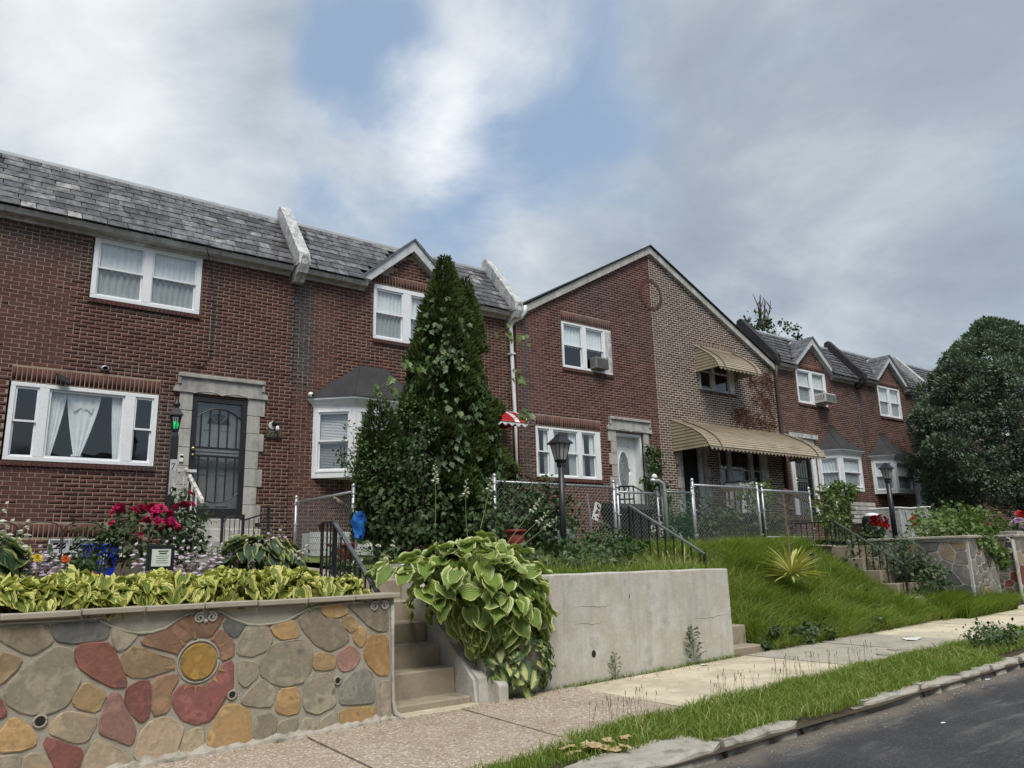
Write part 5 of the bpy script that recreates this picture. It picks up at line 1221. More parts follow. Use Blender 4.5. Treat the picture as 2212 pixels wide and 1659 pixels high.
# -- big cascading hosta by the steps
hb=thing('hosta_plant','huge cream edged hosta spilling over the cheek of the steps','plant',(5.1,7.3,-1.2))
mound(hb,(5.0,7.38,-.36),(.90,.70,.62),92,'big',(.19,.32),1,-.3,1.,.6,.55,.85,.30)
mound(hb,(4.25,7.55,-.22),(.45,.40,.30),26,'big',(.18,.25),2,-.1,1,.6,.5,.8,.5)
mound(hb,(5.26,7.10,-.62),(.52,.36,.56),95,'big',(.20,.32),3,-.55,.9,.45,.4,.5,.12)
mound(hb,(4.75,7.35,-.55),(.30,.40,.40),28,'big',(.18,.25),31,-.4,.9,.4,.2,.2,.3)
for i,(b,t,n) in enumerate((((4.45,7.3,.35),(4.45,7.3,1.05),13),((4.87,7.3,.25),(4.87,7.3,.9),11),((5.05,7.3,.35),(5.22,7.3,.95),8),((5.35,7.3,.1),(5.97,7.3,.73),11),((5.35,7.3,.05),(6.07,7.3,.57),9),((5.4,7.3,.0),(6.2,7.3,.49),9))):
    scape(hb,b,t,n,.006,i,.72,.045,('stem','whitefl'),.05)
hi=thing('hosta_plant','smaller hosta with gold centred blue edged leaves below the huge cream edged one','plant',(5.3,6.95,-1.4))
mound(hi,(5.30,7.0,-1.08),(.44,.24,.38),95,'inv',(.13,.21),5,-.75,1.,.75,.6,.55,.1)
mound(hb,(4.98,7.14,-.80),(.26,.24,.38),34,'big',(.18,.26),32,-.6,.8,.5,.2,.3,.1)
mound(hb,(4.88,7.30,-.62),(.24,.34,.40),24,'big',(.17,.27),33,-.5,.8,.5,.3,.3,.2)
hs=thing('hosta_plant','little hosta beside the upper steps under the huge cream edged one','plant',(4.35,7.9,-.5))
mound(hs,(4.72,7.9,-.55),(.25,.3,.3),24,'edge',(.09,.13),6,-.3,1,.5,.3)
# -- border row on the sun wall
bx=[.02,.33,.62,.92,1.22,1.50,1.80,2.10,2.38,2.66,2.93,3.20,3.42]
hl=['at the very left end of','second along from the left on','third along from the left on','above the slate blue stone of','fifth along from the left on','just left of the sun on','above the left scroll over the sun of','right of the sun emblem on','between the slate diamond and a grey stone on','fourth from the step end of','third from the step end of','second from the step end of','nearest the steps on']
for i,x in enumerate(bx):
    h=thing('hosta_plant','yellow edged border hosta '+hl[i]+' the sun wall','plant',(x,7.32,-.36),group='yellow edged hostas along the wall cap')
    big=1. if i<11 else .72
    mound(h,(x,7.30+.05*(i%2),-.33),(.27*big,.30,.27*big),48,'edge',(.15*big,.22*big),20+i,-.1,1.,.6,.5,.5,.45)
for i,x in enumerate([.45,1.1,1.75,2.35,2.85]):
    h=thing('hosta_plant',['left','second from left','middle','second from right','right'][i]+' clump of the second row of yellow edged hostas behind the wall border','plant',(x,7.75,-.35),group='second row of yellow edged hostas')
    mound(h,(x,7.75,-.30),(.3,.3,.28),40,'edge',(.15,.2),40+i,0,1.,.6,.5,.5,.6)
# -- blue green hostas with lavender stalks
def lavhosta(label,c,r,n,size,seed,tips,mats=('stem','lav'),base=None):
    h=thing('hosta_plant',label,'plant',(c[0],c[1],c[2]-.25))
    mound(h,c,r,n,'blue',size,seed,-.1,1.,.5,.4,.45,.7)
    for i,(x,z) in enumerate(tips):
        y=c[1]-.12+.1*R.uniform(-1,1); scape(h,(c[0]+(x-c[0])*.55+R.uniform(-.05,.05),y+.05,c[2]-.05),(x,y,z),9,.004,seed*10+i,.35,.105,mats,.12)
    return h
lavhosta('blue green hosta with yellow edges and faded flower stalks left of the step rail',(2.95,8.5,-.02),(.46,.38,.34),62,(.20,.28),61,[(2.61,.24),(2.76,.27),(2.98,.34),(3.11,.38),(3.2,.30),(3.4,.2)])
for i,(x,z) in enumerate(((2.62,.36),(2.86,.44),(3.06,.40),(3.18,.44))):
    h=[o for o in bpy.data.objects if o.name.startswith('hosta_plant') and 'faded flower' in o['label']][0]
    scape(h,(x+.02,8.5,0),(x,8.45,z),13,.004,700+i,.5,.045,('stem','dryfl'),.1)
lavhosta('hosta with a crowd of lavender flowers at the left edge of the garden',(.80,8.4,-.20),(.35,.32,.25),40,(.16,.22),62,[(.60,.15),(.66,.19),(.70,.12),(.75,.20),(.79,.16),(.85,.23),(.90,.17),(.95,.22),(1.0,.15),(1.04,.10),(1.1,.13)])
lavhosta('hosta with pale lavender stalks right of the blue recycling bin',(1.90,8.4,-.28),(.30,.28,.20),26,(.14,.2),63,[(1.62,.24),(1.72,.14),(1.80,.18),(1.89,.16),(1.95,.27),(2.02,.30),(2.1,.27),(2.16,.20)])
lavhosta('hosta with lavender stalks in front of the rose bush',(2.3,8.45,-.28),(.32,.28,.20),26,(.14,.2),64,[(2.22,.2),(2.28,.27),(2.35,.22),(2.41,.25),(2.48,.18),(2.5,.24)])
lavhosta('tall hosta with white blooms at the left margin',(.42,8.45,.02),(.42,.36,.34),44,(.22,.3),65,[(.5,.58),(.56,.62),(.62,.46),(.74,.46),(.46,.52)],('stem','whitefl'))
# -- generic leafy masses
def ell(n,c,r,rng=RG,shell=.55):
    d=rdir(n,rng); f=(shell+(1-shell)*rng.random(n)**.6)[:,None]; return np.array(c)+d*np.array(r)*f,d
def foliage(n,c,r,size,rng=RG,shell=.5,droop=.4,wd=.6,clump=0,fold=.25):
    if clump:
        cp,cd=ell(clump,c,r,rng,shell); idx=rng.randint(0,clump,n); k=float(np.mean(r))*.32; P=cp[idx]+rng.normal(size=(n,3))*k*.45; d=norm(P-np.array(c))
    else: P,d=ell(n,c,r,rng,shell)
    T=norm(d*.6+rdir(n,rng)*.8+np.array([0,0,-droop])); N=norm(d+rdir(n,rng)*.6+np.array([0,0,.6])); L=size[0]+(size[1]-size[0])*rng.random(n)
    return leaves(P,T,N,L,L*wd,fold,.15)
def bush(name,label,cat,blobs,mat,size,stem=None,group=None,droop=.4,wd=.6,clump=1,pname='foliage'):
    c0=blobs[0][1]; t=thing(name,label,cat,(c0[0],c0[1],min(b[1][2]-b[2][2] for b in blobs)),group=group)
    V,F=join(*[foliage(n,c,r,size,RG,.45,droop,wd,int(n/14) if clump else 0) for n,c,r in blobs])
    o=link(pname,np_mesh(pname,V-np.array(rootloc(t)),F,mat),t); o['kind']='stuff'
    if stem:
        P=[];Q=[]
        for n,c,r in blobs:
            for k in range(stem):
                b=np.array([c[0]+R.uniform(-.2,.2)*r[0],c[1]+R.uniform(-.2,.2)*r[1],rootloc(t)[2]-.05]); e=np.array(c)+rdir(1)[0]*np.array(r)*.7; m=(b+e)/2+rdir(1)[0]*.06
                P+= [b,m];Q+=[m,e]
        V,F=segs(P,Q,.007,.004,5); link('stems',np_mesh('stems',V-np.array(rootloc(t)),F,M['bark']),t)
    return t
# rose bush
rb=bush('rose_bush','bush of crimson pink roses below the black storm door','rose bush',[(900,(2.1,9.75,.32),(.50,.40,.38)),(650,(2.50,9.85,.48),(.28,.3,.42)),(300,(1.62,9.75,.30),(.3,.25,.25))],M['leafrose'],(.045,.085),6,wd=.7)
def bloom_mesh(mat,seed,rr=.05):
    rng=random.Random(seed); P=[];T=[];N=[];L=[]
    for ring in range(4):
        k=(4,6,8,9)[ring]; el=(1.3,.95,.55,.15)[ring]
        for i in range(k):
            a=2*math.pi*i/k+ring*.5+rng.uniform(-.2,.2); d=(math.cos(a)*math.cos(el),math.sin(a)*math.cos(el),math.sin(el)); P.append((d[0]*.008,d[1]*.008,.0)); T.append(d); N.append((-d[0]*math.sin(el),-d[1]*math.sin(el),math.cos(el))); L.append(rr*(.75+.1*ring)*rng.uniform(.85,1.15))
    V,F=leaves(np.array(P),np.array(T),np.array(N),L,np.array(L)*1.15,.3,.3); return np_mesh('rose_bloom',V,F,mat)
BM=[bloom_mesh(M['rose'],i) for i in range(4)]
for i,(x,z) in enumerate([(1.73,.67),(1.67,.61),(1.69,.66),(1.88,.65),(1.95,.67),(2.0,.66),(2.05,.69),(2.1,.66),(2.17,.67),(2.26,.61),(2.33,.69),(2.1,.63),(2.04,.57),(2.01,.52),(2.15,.50),(2.22,.51),(2.19,.46),(2.25,.48),(2.32,.47),(2.35,.44),(2.12,.53),(1.65,.49),(1.93,.36),(2.47,.86),(2.42,.72),(2.51,.73),(2.28,.52)]):
    y=9.55 if z<.6 else 9.62; o=link('rose_bloom',BM[i%4],rb); l=rootloc(rb); o.location=(x-l[0],y-l[1],z-l[2]); o.rotation_euler=(R.uniform(.5,1.2),R.uniform(-.4,.4),R.uniform(0,6)); s=R.uniform(.85,1.3); o.scale=(s,s,s)
# smaller garden plants
bush('shrub','low green shrub with an orange daylily bloom left of the blue bin','shrub',[(420,(1.12,8.8,-.05),(.34,.3,.25))],M['leafdark'],(.05,.10),3)
for nm,lab,x,y,z,mt,k in (('flower','bright orange flower among the lavender hostas',1.06,8.15,.10,'orange',1.0),('flower','yellow flower among lavender stalks at the left',.83,8.1,.115,'yellowfl',1.1),('flower','small dark red star flower beside the blue bin',1.27,7.95,-.05,'redfl',.9)):
    t=thing(nm,lab,'flower',(x,y,z-.2)); mb=MB(); mb.tube([(0,0,-.1),(.01,0,.1),(0,0,.2)],.004,5); part('stalk',mb,M['stem'],t,local=True)
    o=link('bloom',bloom_mesh(M[mt],int(x*99),.036*k),t); o.location=(0,-.01,.2); o.rotation_euler=(.9,0,.3)
bush('shrub','dark leafy clump between the hostas and the step rail','shrub',[(380,(3.55,9.2,.02),(.4,.35,.22)),(200,(3.25,9.0,-.15),(.3,.3,.2))],M['leafdark'],(.04,.07),3)
bush('shrub','low mixed greenery around the rose bush stems','shrub',[(180,(1.3,9.2,-.12),(.25,.25,.18)),(380,(2.6,9.1,-.05),(.4,.3,.22)),(150,(2.1,8.9,-.22),(.5,.3,.12))],M['leafvine'],(.05,.1),2)
wd_=bush('daisy_plant','white daisies growing behind the black step rail','flowers',[(400,(4.55,9.5,.02),(.5,.3,.22)),(250,(4.15,8.9,-.1),(.2,.3,.15))],M['leafdark'],(.035,.06),3)
dm=bloom_mesh(M['whitefl'],77,.045)
for i in range(26):
    o=link('daisy',dm,wd_); l=rootloc(wd_); o.location=(R.uniform(4.1,5.0)-l[0],R.uniform(9.1,9.35)-l[1],R.uniform(.0,.28)-l[2]); o.rotation_euler=(R.uniform(.3,.9),R.uniform(-.3,.3),R.uniform(0,6)); s=R.uniform(.6,.85); o.scale=(s,s,s)
# -- conifer with its climbers
def sprays(n,c,zb,zt,rad_f,mat,name,par,rng=RG,tri=3,L=(.10,.20)):
    z=zb+(zt-zb)*(1-np.sqrt(rng.random(n)*.995)); a=rng.random(n)*2*np.pi; t=(z-zb)/(zt-zb); r0=np.array([rad_f(q) for q in t]); lump=1+.16*np.sin(a*4+z*2.3)+.13*np.sin(a*7-z*4.3)+.09*np.sin(a*3+z*7)+.05*np.sin(a*11+z*15); r=r0*lump*(.62+.38*rng.random(n)**.5)
    P=np.stack([c[0]+r*np.cos(a),c[1]+r*np.sin(a),z],1); out=np.stack([np.cos(a),np.sin(a),np.zeros(n)],1)
    VF=[]
    for k in range(tri):
        T=norm(out*.75+np.array([0,0,.75])+rdir(n,rng)*.45); N=norm(np.cross(T,np.array([0,0,1.]))*.9+rdir(n,rng)*.5); Ls=L[0]+(L[1]-L[0])*rng.random(n); VF.append(leaves(P,T,N,Ls,Ls*.34,.12,.2))
    V,F=join(*VF); o=link(name,np_mesh(name,V-np.array(rootloc(par)),F,mat),par); o['kind']='stuff'; return P
cn=thing('conifer','tall pointed arborvitae overgrown with climbing vines in front of the white bay','tree',(6.95,11.0,.1))
prof=lambda t:1.0*(1-t**1.35)**.9*(.80+.20*min(1,t*4)) +.03
mb=MB(); mb.tube([(7.05,11,0),(7.03,11,2.2),(6.95,11,4.3),(6.93,11,5.0)],[.11,.09,.04,.015],8); part('trunk',mb,M['bark'],cn)
CP=sprays(36000,(6.92,11.0),.25,5.32,prof,M['arbor'],'crown',cn,L=(.06,.13))
sprays(2600,(7.32,10.95),3.6,5.0,lambda t:.30*(1-t)**.8+.02,M['arbor'],'leader',cn,L=(.06,.12))
c2=thing('conifer','slim young arborvitae against the left side of the tall pointed one','tree',(5.72,11.15,.1))
mb=MB(); mb.tube([(5.72,11.15,0),(5.74,11.15,1.6),(5.75,11.15,2.9)],[.05,.035,.01],6); part('trunk',mb,M['bark'],c2)
sprays(5000,(5.74,11.15),.3,2.65,lambda t:.33*(1-t)**.35+.02,M['arbor'],'crown',c2,L=(.06,.12))
# vine leaves lie on the conifer's near side
def lobed(mat,seed=0):
    mb=MB(); pts=[(0,-.08),(.30,-.14),(.46,.10),(.34,.22),(.52,.46),(.24,.55),(0,1.0),(-.24,.55),(-.52,.46),(-.34,.22),(-.46,.10),(-.30,-.14)]
    mb.add([(0,.25,-.03)]+[(x,y,.09*abs(x)-.16*max(0,y-.4)) for x,y in pts],[(0,i+1,(i+1)%12+1) for i in range(12)]); return mesh('vine_leaf',mb,mat)
VL=[lobed(M['leafvine']),lobed(M['leafpale'])]
vn=thing('climbing_vine','broad leaved vine climbing the near side of the tall arborvitae','vine',(6.9,9.95,.3))
def vineleaf(par,p,out,s,me,rng):
    l=Vector(rootloc(par)); n=(Vector(out)+Vector((rng.gauss(0,.3),rng.gauss(0,.3),.45+rng.gauss(0,.2)))).normalized(); t=Vector((rng.gauss(0,.5),rng.gauss(0,.3),-1.)); t=t-n*t.dot(n)
    put_leaf(par,me,Vector(p)-l,t,n,s,'vine_leaf')
vr=random.Random(4)
for k in range(300):
    t=vr.random()**1.15*.80+.04; z=.25+5.07*t; a=vr.uniform(math.pi*.95,math.pi*1.98) if vr.random()<.8 else vr.gauss(-.25,.25); r=prof(t)*1.08+vr.uniform(-.02,.07)
    vineleaf(vn,(6.92+r*math.cos(a),11+r*math.sin(a),z),(math.cos(a),math.sin(a),0),vr.uniform(.075,.125),VL[1 if vr.random()<.14 else 0],vr)
P=[];Tn=[]
n=2600; t=RG.random(n)**1.1*.72+.03; a=np.pi*(1.0+.95*RG.random(n)); r=np.array([prof(q) for q in t])*1.06+RG.normal(size=n)*.03
Pn=np.stack([6.92+r*np.cos(a),11+r*np.sin(a),.25+5.07*t],1); on=np.stack([np.cos(a),np.sin(a),0*a],1); patch=np.sin(a*4+t*13)+np.sin(t*23-a*3)>-.2
Pn=Pn[patch]; on=on[patch]; n=len(Pn); L=.06+.07*RG.random(n)
V,F=leaves(Pn,norm(np.array([0,0,-1.])+rdir(n)*.5),norm(on+rdir(n)*.4+np.array([0,0,.4])),L,L*.75,.15,.2); o=link('small_leaves',np_mesh('small_leaves',V-np.array(rootloc(vn)),F,M['leafvine']),vn); o['kind']='stuff'
for (x,y,z,k) in ((5.95,10.5,3.1,9),(7.85,10.5,4.0,9),(8.1,10.4,3.85,5),(5.55,10.6,2.75,7),(8.45,10.8,2.6,9),(8.15,10.5,3.2,9)):   # loose shoots reaching out
    mb=MB(); mb.tube([(x+(.35 if x<7 else -.35),y+.1,z-.25),(x,y,z),(x+(-.1 if x<7 else .12),y-.05,z-.08)],.006,4); part('shoot',mb,M['stem'],vn)
    for q in range(k): vineleaf(vn,(x+vr.uniform(-.18,.18),y+vr.uniform(-.08,.08),z+vr.uniform(-.16,.10)),(0,-1,0),vr.uniform(.09,.15),VL[1],vr)
bush('ivy_thicket','dark ivy thicket round the foot of the tall arborvitae','shrub',[(1500,(6.2,10.5,.62),(.85,.6,.62)),(1800,(7.4,10.1,.65),(.95,.6,.60)),(1000,(8.25,10.0,.62),(.55,.5,.58)),(700,(5.6,10.7,.9),(.38,.4,.8))],M['leafdark'],(.06,.11),8,wd=.8)
bush('shrub','wispy shrub climbing beside the white bay','shrub',[(350,(5.65,11.9,1.9),(.30,.25,.5)),(900,(5.75,11.0,1.35),(.50,.40,.75)),(500,(6.15,10.4,1.6),(.35,.3,.8)),(900,(6.05,10.5,1.9),(.42,.35,.8))],M['leafvine'],(.045,.08),6)
# -- big round evergreen on the right
EX=29.3
eg=thing('evergreen_tree','big round dark evergreen hiding the far houses at the right','tree',(29.3,10.4,.5))
mb=MB(); mb.tube([(29.6,10.4,.3),(29.65,10.4,1.4),(29.8,10.5,2.6),(29.9,10.5,5)],[.42,.34,.26,.06],10); part('trunk',mb,M['bark'],eg)
V=[]
for k in range(9):
    a=k*.7; mb=MB(); mb.tube([(29.7,10.4,1.3+.15*k),(29.7+1.5*math.cos(a),10.4+1.0*math.sin(a),2.2+.25*k),(29.7+3.0*math.cos(a),10.4+2.1*math.sin(a),2.9+.3*k)],[.11,.07,.02],6); part('limb',mb,M['bark'],eg)
rngE=np.random.RandomState(3); nC=820
zc=rngE.uniform(-.60,1.,nC); an=rngE.uniform(0,2*np.pi,nC); rf=np.where(zc>0,(1-np.maximum(zc,0)**1.45)**.66,1-.30*np.abs(zc)**1.5)
rf=rf*(1+.07*np.sin(an*5+zc*6)+.05*np.sin(an*9-zc*11))*(.50+.50*rngE.random(nC)**.35)
CC=np.stack([EX+3.75*rf*np.cos(an),10.4+2.7*rf*np.sin(an),3.35+np.where(zc>0,4.0,3.1)*zc+.12*np.sin(an*7)],1); dd0=norm(np.stack([np.cos(an)*rf,np.sin(an)*rf,zc*.8],1))
nL=170; idx=np.repeat(np.arange(nC),nL); n=len(idx); q=rdir(n,rngE); q=norm(q+dd0[idx]*.55+np.array([0,0,.35])); cr=(.30+.18*rngE.random(nC))[idx]; off=q*(cr*(.72+.28*rngE.random(n)))[:,None]; P=CC[idx]+off; dd=dd0[idx]
T=norm(q*.9+rdir(n,rngE)*.6+np.array([0,0,.15])); N=norm(q*.5+rdir(n,rngE)*.5+np.array([0,0,.7])); L=.07+.08*rngE.random(n)
V,F=leaves(P,T,N,L,L*.55,.2,.2); o=link('crown',np_mesh('crown',V-np.array(rootloc(eg)),F,M['yew']),eg); o['kind']='stuff'
# tree tops over the far roofs
def treetop(label,c,r,n,bare=False):
    t=thing('tree',label,'tree',(c[0],c[1],0.1)); l=np.array(rootloc(t)); mb=MB(); mb.tube([(c[0],c[1],.1),(c[0]+.1,c[1],c[2]*.6),(c[0],c[1],c[2])],[.3,.2,.05],7); part('trunk',mb,M['bark'],t)
    V,F=foliage(n,c,r,(.16,.30),RG,.3,.3,.6,max(6,n//25)); o=link('crown',np_mesh('crown',V-l,F,M['treetop']),t); o['kind']='stuff'
    if bare:
        P=[];Q=[]
        for k in range(16):
            b=np.array(c)+np.array([R.uniform(-.3,.9),0,R.uniform(0,.5)]); m=b+np.array([R.uniform(-.5,.6),R.uniform(-.3,.3),R.uniform(.6,1.1)]); e=m+np.array([R.uniform(-.5,.5),R.uniform(-.3,.3),R.uniform(.3,.9)]); P+=[b,m];Q+=[m,e]
        V,F=segs(P,Q,.04,.015,5); link('bare_twigs',np_mesh('bare_twigs',V-l,F,M['bark']),t)
treetop('leafy tree top with bare twigs showing over the roofs','' or (38.3,26,13.0),(1.1,1.1,1.0),420,True)
treetop('small round tree top just right of the twiggy one above the roofs',(41.0,26,12.9),(.85,.8,.9),300)
treetop('lowest tree top peeping over the far roof ridge',(42.4,26,12.6),(.6,.6,.6),180)
# vines at the right
bush('vine','leafy vine climbing the brick beside the oval glass door','vine',[(520,(14.72,13.55,2.1),(.36,.16,.62)),(260,(14.95,13.55,1.5),(.34,.16,.4))],M['leafvine'],(.07,.12),3,wd=.8)
bush('vine','green vine smothering the chain link fence post by the far steps','vine',[(900,(16.9,10.0,.95),(.62,.4,.62)),(300,(17.3,9.9,1.45),(.4,.3,.25)),(350,(15.6,11.0,1.3),(.7,.3,.3))],M['leafpale'],(.06,.12),5,wd=.75)
bush('vine','bright green vine mounded over the grey stone wall','vine',[(1100,(17.9,8.0,.45),(1.3,.6,.36)),(900,(19.4,8.1,.50),(1.2,.5,.38)),(420,(17.15,6.93,.12),(.42,.16,.3)),(260,(17.55,6.85,-.15),(.28,.12,.26))],M['leafpale'],(.07,.13),4,wd=.75)
bush('shrub','dark green undergrowth along the black stair railing','shrub',[(1100,(15.75,8.6,-.1),(.45,1.0,.55)),(700,(15.9,7.7,-.6),(.4,.5,.4))],M['leafvine'],(.06,.11),4,wd=.7)
dv=thing('dead_vine','withered red brown creeper clinging to the grey brown gable','vine',(19.8,13.75,3.6))
P=[];Q=[];LP=[]
for (x,z,r,n) in ((18.9,3.95,.55,170),(19.5,3.75,.7,200),(20.2,3.8,.55,120),(20.0,4.6,.45,110),(20.4,5.3,.35,90),(20.55,5.9,.25,110),(19.6,5.1,.35,60),(19.3,5.6,.35,45)):
    for k in range(n): LP.append((x+R.gauss(0,r*.5),13.76,z+R.gauss(0,r*.34)))
    for k in range(7): P.append((20.6+R.uniform(-.2,.2),13.775,3.7+R.uniform(0,1.8)));Q.append((x+R.gauss(0,r*.4),13.775,z+R.gauss(0,r*.3)))
LP=np.array(LP); n=len(LP); L=.04+.06*RG.random(n); V,F=leaves(LP,norm(rdir(n)*np.array([1,.3,1])+np.array([0,-.2,-.3])),norm(np.array([0,-1.,.2])+rdir(n)*.5),L,L*.7,.2,.2)
o=link('withered_leaves',np_mesh('withered_leaves',V-np.array(rootloc(dv)),F,M['deadvine']),dv); o['kind']='stuff'
V,F=segs(P,Q,.006,.004,4); link('stems',np_mesh('stems',V-np.array(rootloc(dv)),F,M['deadvine']),dv)
# yucca and striped grasses
def rosette(label,cat,c,n,L,w,mat,seed,name='yucca',part_name='blade',up=.5):
    rng=random.Random(seed); t=thing(name,label,cat,c)
    for k in range(n):
        a=rng.uniform(0,2*math.pi); e=rng.uniform(.12,1.35)*up*1.6; e=min(e,1.45); l=L*rng.uniform(.75,1.1); mb=MB(); V=[]; d=Vector((math.cos(a),math.sin(a),0)); s=Vector((-math.sin(a),math.cos(a),0)); p=Vector((0,0,.02)); el=e
        for i in range(6):
            ww=w*(1-.0*i)*math.sin(math.pi*(.18+.80*(1-i/5)*.9))*.9 if i<5 else .002; V+= [p-s*ww,p+Vector((0,0,.0))-Vector((0,0,ww*.4)),p+s*ww]; el-=rng.uniform(.05,.16); p=p+(d*math.cos(el)+Vector((0,0,math.sin(el))))*l/5
        mb.add(V,[(i*3+j,i*3+j+1,i*3+j+4,i*3+j+3) for i in range(5) for j in range(2)]); part(part_name,mb,mat,t,True,True)
    return t
yu=rosette('spiky yellow striped yucca on the grassy bank below the silver gate','plant',(12.25,8.15,-.42),95,.64,.021,M['yucca'],4,up=.62)
mb=MB(); mb.tube([(0,0,0),(0,0,.7),(-.02,0,1.45)],[.014,.011,.006],6)
for i in range(40):
    z=.55+.9*i/40; a=i*2.4; l=.2*(1-.5*(i/40)); mb.tube([(0,0,z),(l*math.cos(a),l*math.sin(a),z+.06)],[.004,.003],4)
part('dry_flower_stalk',mb,M['dry'],yu,local=True)
for i,(x,y) in enumerate(((9.55,8.35),(9.35,8.6),(9.75,8.75))): rosette(['yellow striped grass clump behind the lower end of the middle rail','yellow striped grass clump nearest the middle of the black rail','yellow striped grass clump by the green wire fence'][i],'grass clump',(x+.25,y+.1,-.32),30,.55,.014,M['variegrass'],8+i,'ornamental_grass',up=.66)
bush('shrub','leafy weeds below the chain link fence left of the middle rail','weeds',[(620,(7.6,8.3,.0),(.8,.5,.22)),(620,(8.4,8.7,.05),(.7,.4,.28)),(500,(6.8,8.2,-.02),(.6,.5,.24)),(300,(9.2,9.6,.2),(.5,.3,.3)),(300,(7.2,7.7,-.12),(.9,.25,.10))],M['leafvine'],(.05,.11),3)
bush('shrub','pale leafy weeds in the yard behind the silver chain link fence','weeds',[(700,(12.2,11,.55),(.9,.5,.4)),(700,(14.0,11,.55),(1.0,.5,.4)),(500,(10.9,10.8,.45),(.6,.3,.35))],M['leafvine'],(.06,.12),3)
bush('weeds','broad dark weeds at the foot of the bank beside the lower steps','weeds',[(260,(10.05,7.05,-1.22),(.28,.18,.16)),(420,(10.9,6.98,-1.22),(.55,.16,.15)),(200,(12.6,7.0,-1.2),(.4,.15,.13))],M['leafdark'],(.05,.10),2)
bush('weeds','bushy weeds sprouting from the kerb at the right edge','weeds',[(380,(11.5,4.75,-1.18),(.45,.25,.17)),(260,(12.2,4.85,-1.2),(.4,.25,.13))],M['leafvine'],(.04,.08),3)
for lab,pts in (('broad leaved weeds scattered over the upper grassy bank',[(10.6,8.6),(11.3,9.3),(13.4,8.8),(14.3,9.1),(10.3,9.4)]),('broad leaved weeds scattered over the lower grassy bank',[(10.5,7.6),(11.6,7.35),(12.4,7.8),(13.6,7.7),(14.5,8.0),(12.9,7.2),(14.9,7.3)])):
    bush('weeds',lab,'weeds',[(70,(x,y,bank(x,y)+.08),(.28,.2,.09)) for x,y in pts],M['leafvine'],(.05,.11),1)
bush('shrub','dark undergrowth filling the yard right behind the silver fence','shrub',[(800,(12.9,10.5,.65),(1.0,.25,.5)),(800,(14.9,10.6,.65),(1.1,.25,.5)),(300,(11.5,10.4,.55),(.4,.2,.45))],M['leafdark'],(.06,.11),4)
def weed(label,x,h,n,seed):
    rng=random.Random(seed); t=thing('weed',label,'weed',(x,6.95,gz(x))); mb=MB(); mb.tube([(0,0,0),(.01,.0,h*.5),(-.01,0,h)],[.006,.005,.002],5); 
    P=[];T=[];N=[];L=[]
    for k in range(n):
        u=.08+.92*k/n; a=k*2.4+rng.random(); l=(.14*(1-u)+.035)*h/.45; b=(rng.uniform(-.01,.01),0,u*h); 
        for q in range(4):
            f=.35+.65*q/3; P.append((b[0]+l*f*math.cos(a),b[1]+l*f*math.sin(a)*.7-.01,b[2]+l*f*.55)); T.append((math.cos(a+rng.uniform(-.9,.9)),math.sin(a+rng.uniform(-.9,.9)),rng.uniform(-.4,.5))); N.append((rng.gauss(0,.3),-.5,.8)); L.append(rng.uniform(.03,.055)*h/.42)
        mb.tube([b,(b[0]+l*math.cos(a),b[1]+l*math.sin(a)*.7-.01,b[2]+l*.55)],[.0025,.0015],3)
    part('stems',mb,M['stem'],t,local=True); V,F=leaves(np.array(P),np.array(T),np.array(N),L,np.array(L)*.62,.2,.2); o=link('foliage',np_mesh('foliage',V,F,M['leafvine']),t); o['kind']='stuff'
weed('taller bushy weed growing against the grey cement wall',8.11,.47,26,3); weed('smaller weed growing against the grey cement wall',6.70,.30,15,5)
# -- grass
def blades(n,fx,fy,fz,h,wd,lean=(0,0),rng=RG,curl=.35):
    x=fx(n); y=fy(n,x); z=np.array([fz(a,b) for a,b in zip(x,y)]); a=rng.random(n)*2*np.pi; H=h[0]+(h[1]-h[0])*rng.random(n)**1.5; w=wd*(.6+.8*rng.random(n))
    P=np.stack([x,y,z-.01],1); s=np.stack([np.cos(a),np.sin(a),0*a],1)*w[:,None]; ln=np.stack([rng.normal(size=n)*curl+lean[0],rng.normal(size=n)*curl+lean[1],0*a],1)*H[:,None]
    m=P+ln*.35+np.array([0,0,1.])*(H*.62)[:,None]; t=P+ln*1.05+np.array([0,0,1.])*(H*.95)[:,None]
    V=np.stack([P-s,P+s,m-s*.75,m+s*.75,t],1).reshape(-1,3); b=np.arange(n)[:,None]*5
    F=np.concatenate([b+np.array([[0,1,3]]),b+np.array([[0,3,2]]),b+np.array([[2,3,4]])],0); return V,F
def stuff(name,V,F,mat):
    o=link(name,np_mesh(name,V,F,mat)); o['kind']='stuff'; return o
def yv(n,x):
    lo=np.where(x<5.1,4.62,4.32)-.06; hi=np.where(x<4.4,5.02+.0*x,np.where(x<6,5.24,5.30))+.05*np.sin(x*5)+.03
    lo=np.where((x>6.4)&(x<7.2),4.18,lo); lo=np.where((x>10.6),4.5,lo)
    return lo+(hi-lo)*RG.random(n)
def xv(n):
    x=3.7+RG.random(n*3)**.8*10.3; keep=RG.random(n*3)<np.clip((x-3.6)/1.4,.05,1)*np.where(x>10.9,.45,1); return x[keep][:n]
def xvn(n):
    x=xv(n); return np.resize(x,n)
V,F=blades(27000,xvn,yv,lambda a,b:gz(a),(.03,.105),.0042,(-.05,-.08),RG,.7); stuff('verge_grass',V,F,M['grass'])
V,F=blades(5000,xvn,yv,lambda a,b:gz(a),(.04,.14),.0042,(.0,-.1),RG,.8); stuff('verge_grass',V,F,M['grassy'])
xt=lambda n:np.concatenate([2.9+1.5*RG.random(n//2),14+8*RG.random(n-n//2)])
V,F=blades(3500,xt,lambda n,x:np.where(x<8,4.84+.12*RG.normal(size=n)*.7,5.0+.3*RG.random(n)),lambda a,b:gz(a),(.03,.08),.004); stuff('verge_grass',V,F,M['grass'])
bk=np.random.RandomState(8)
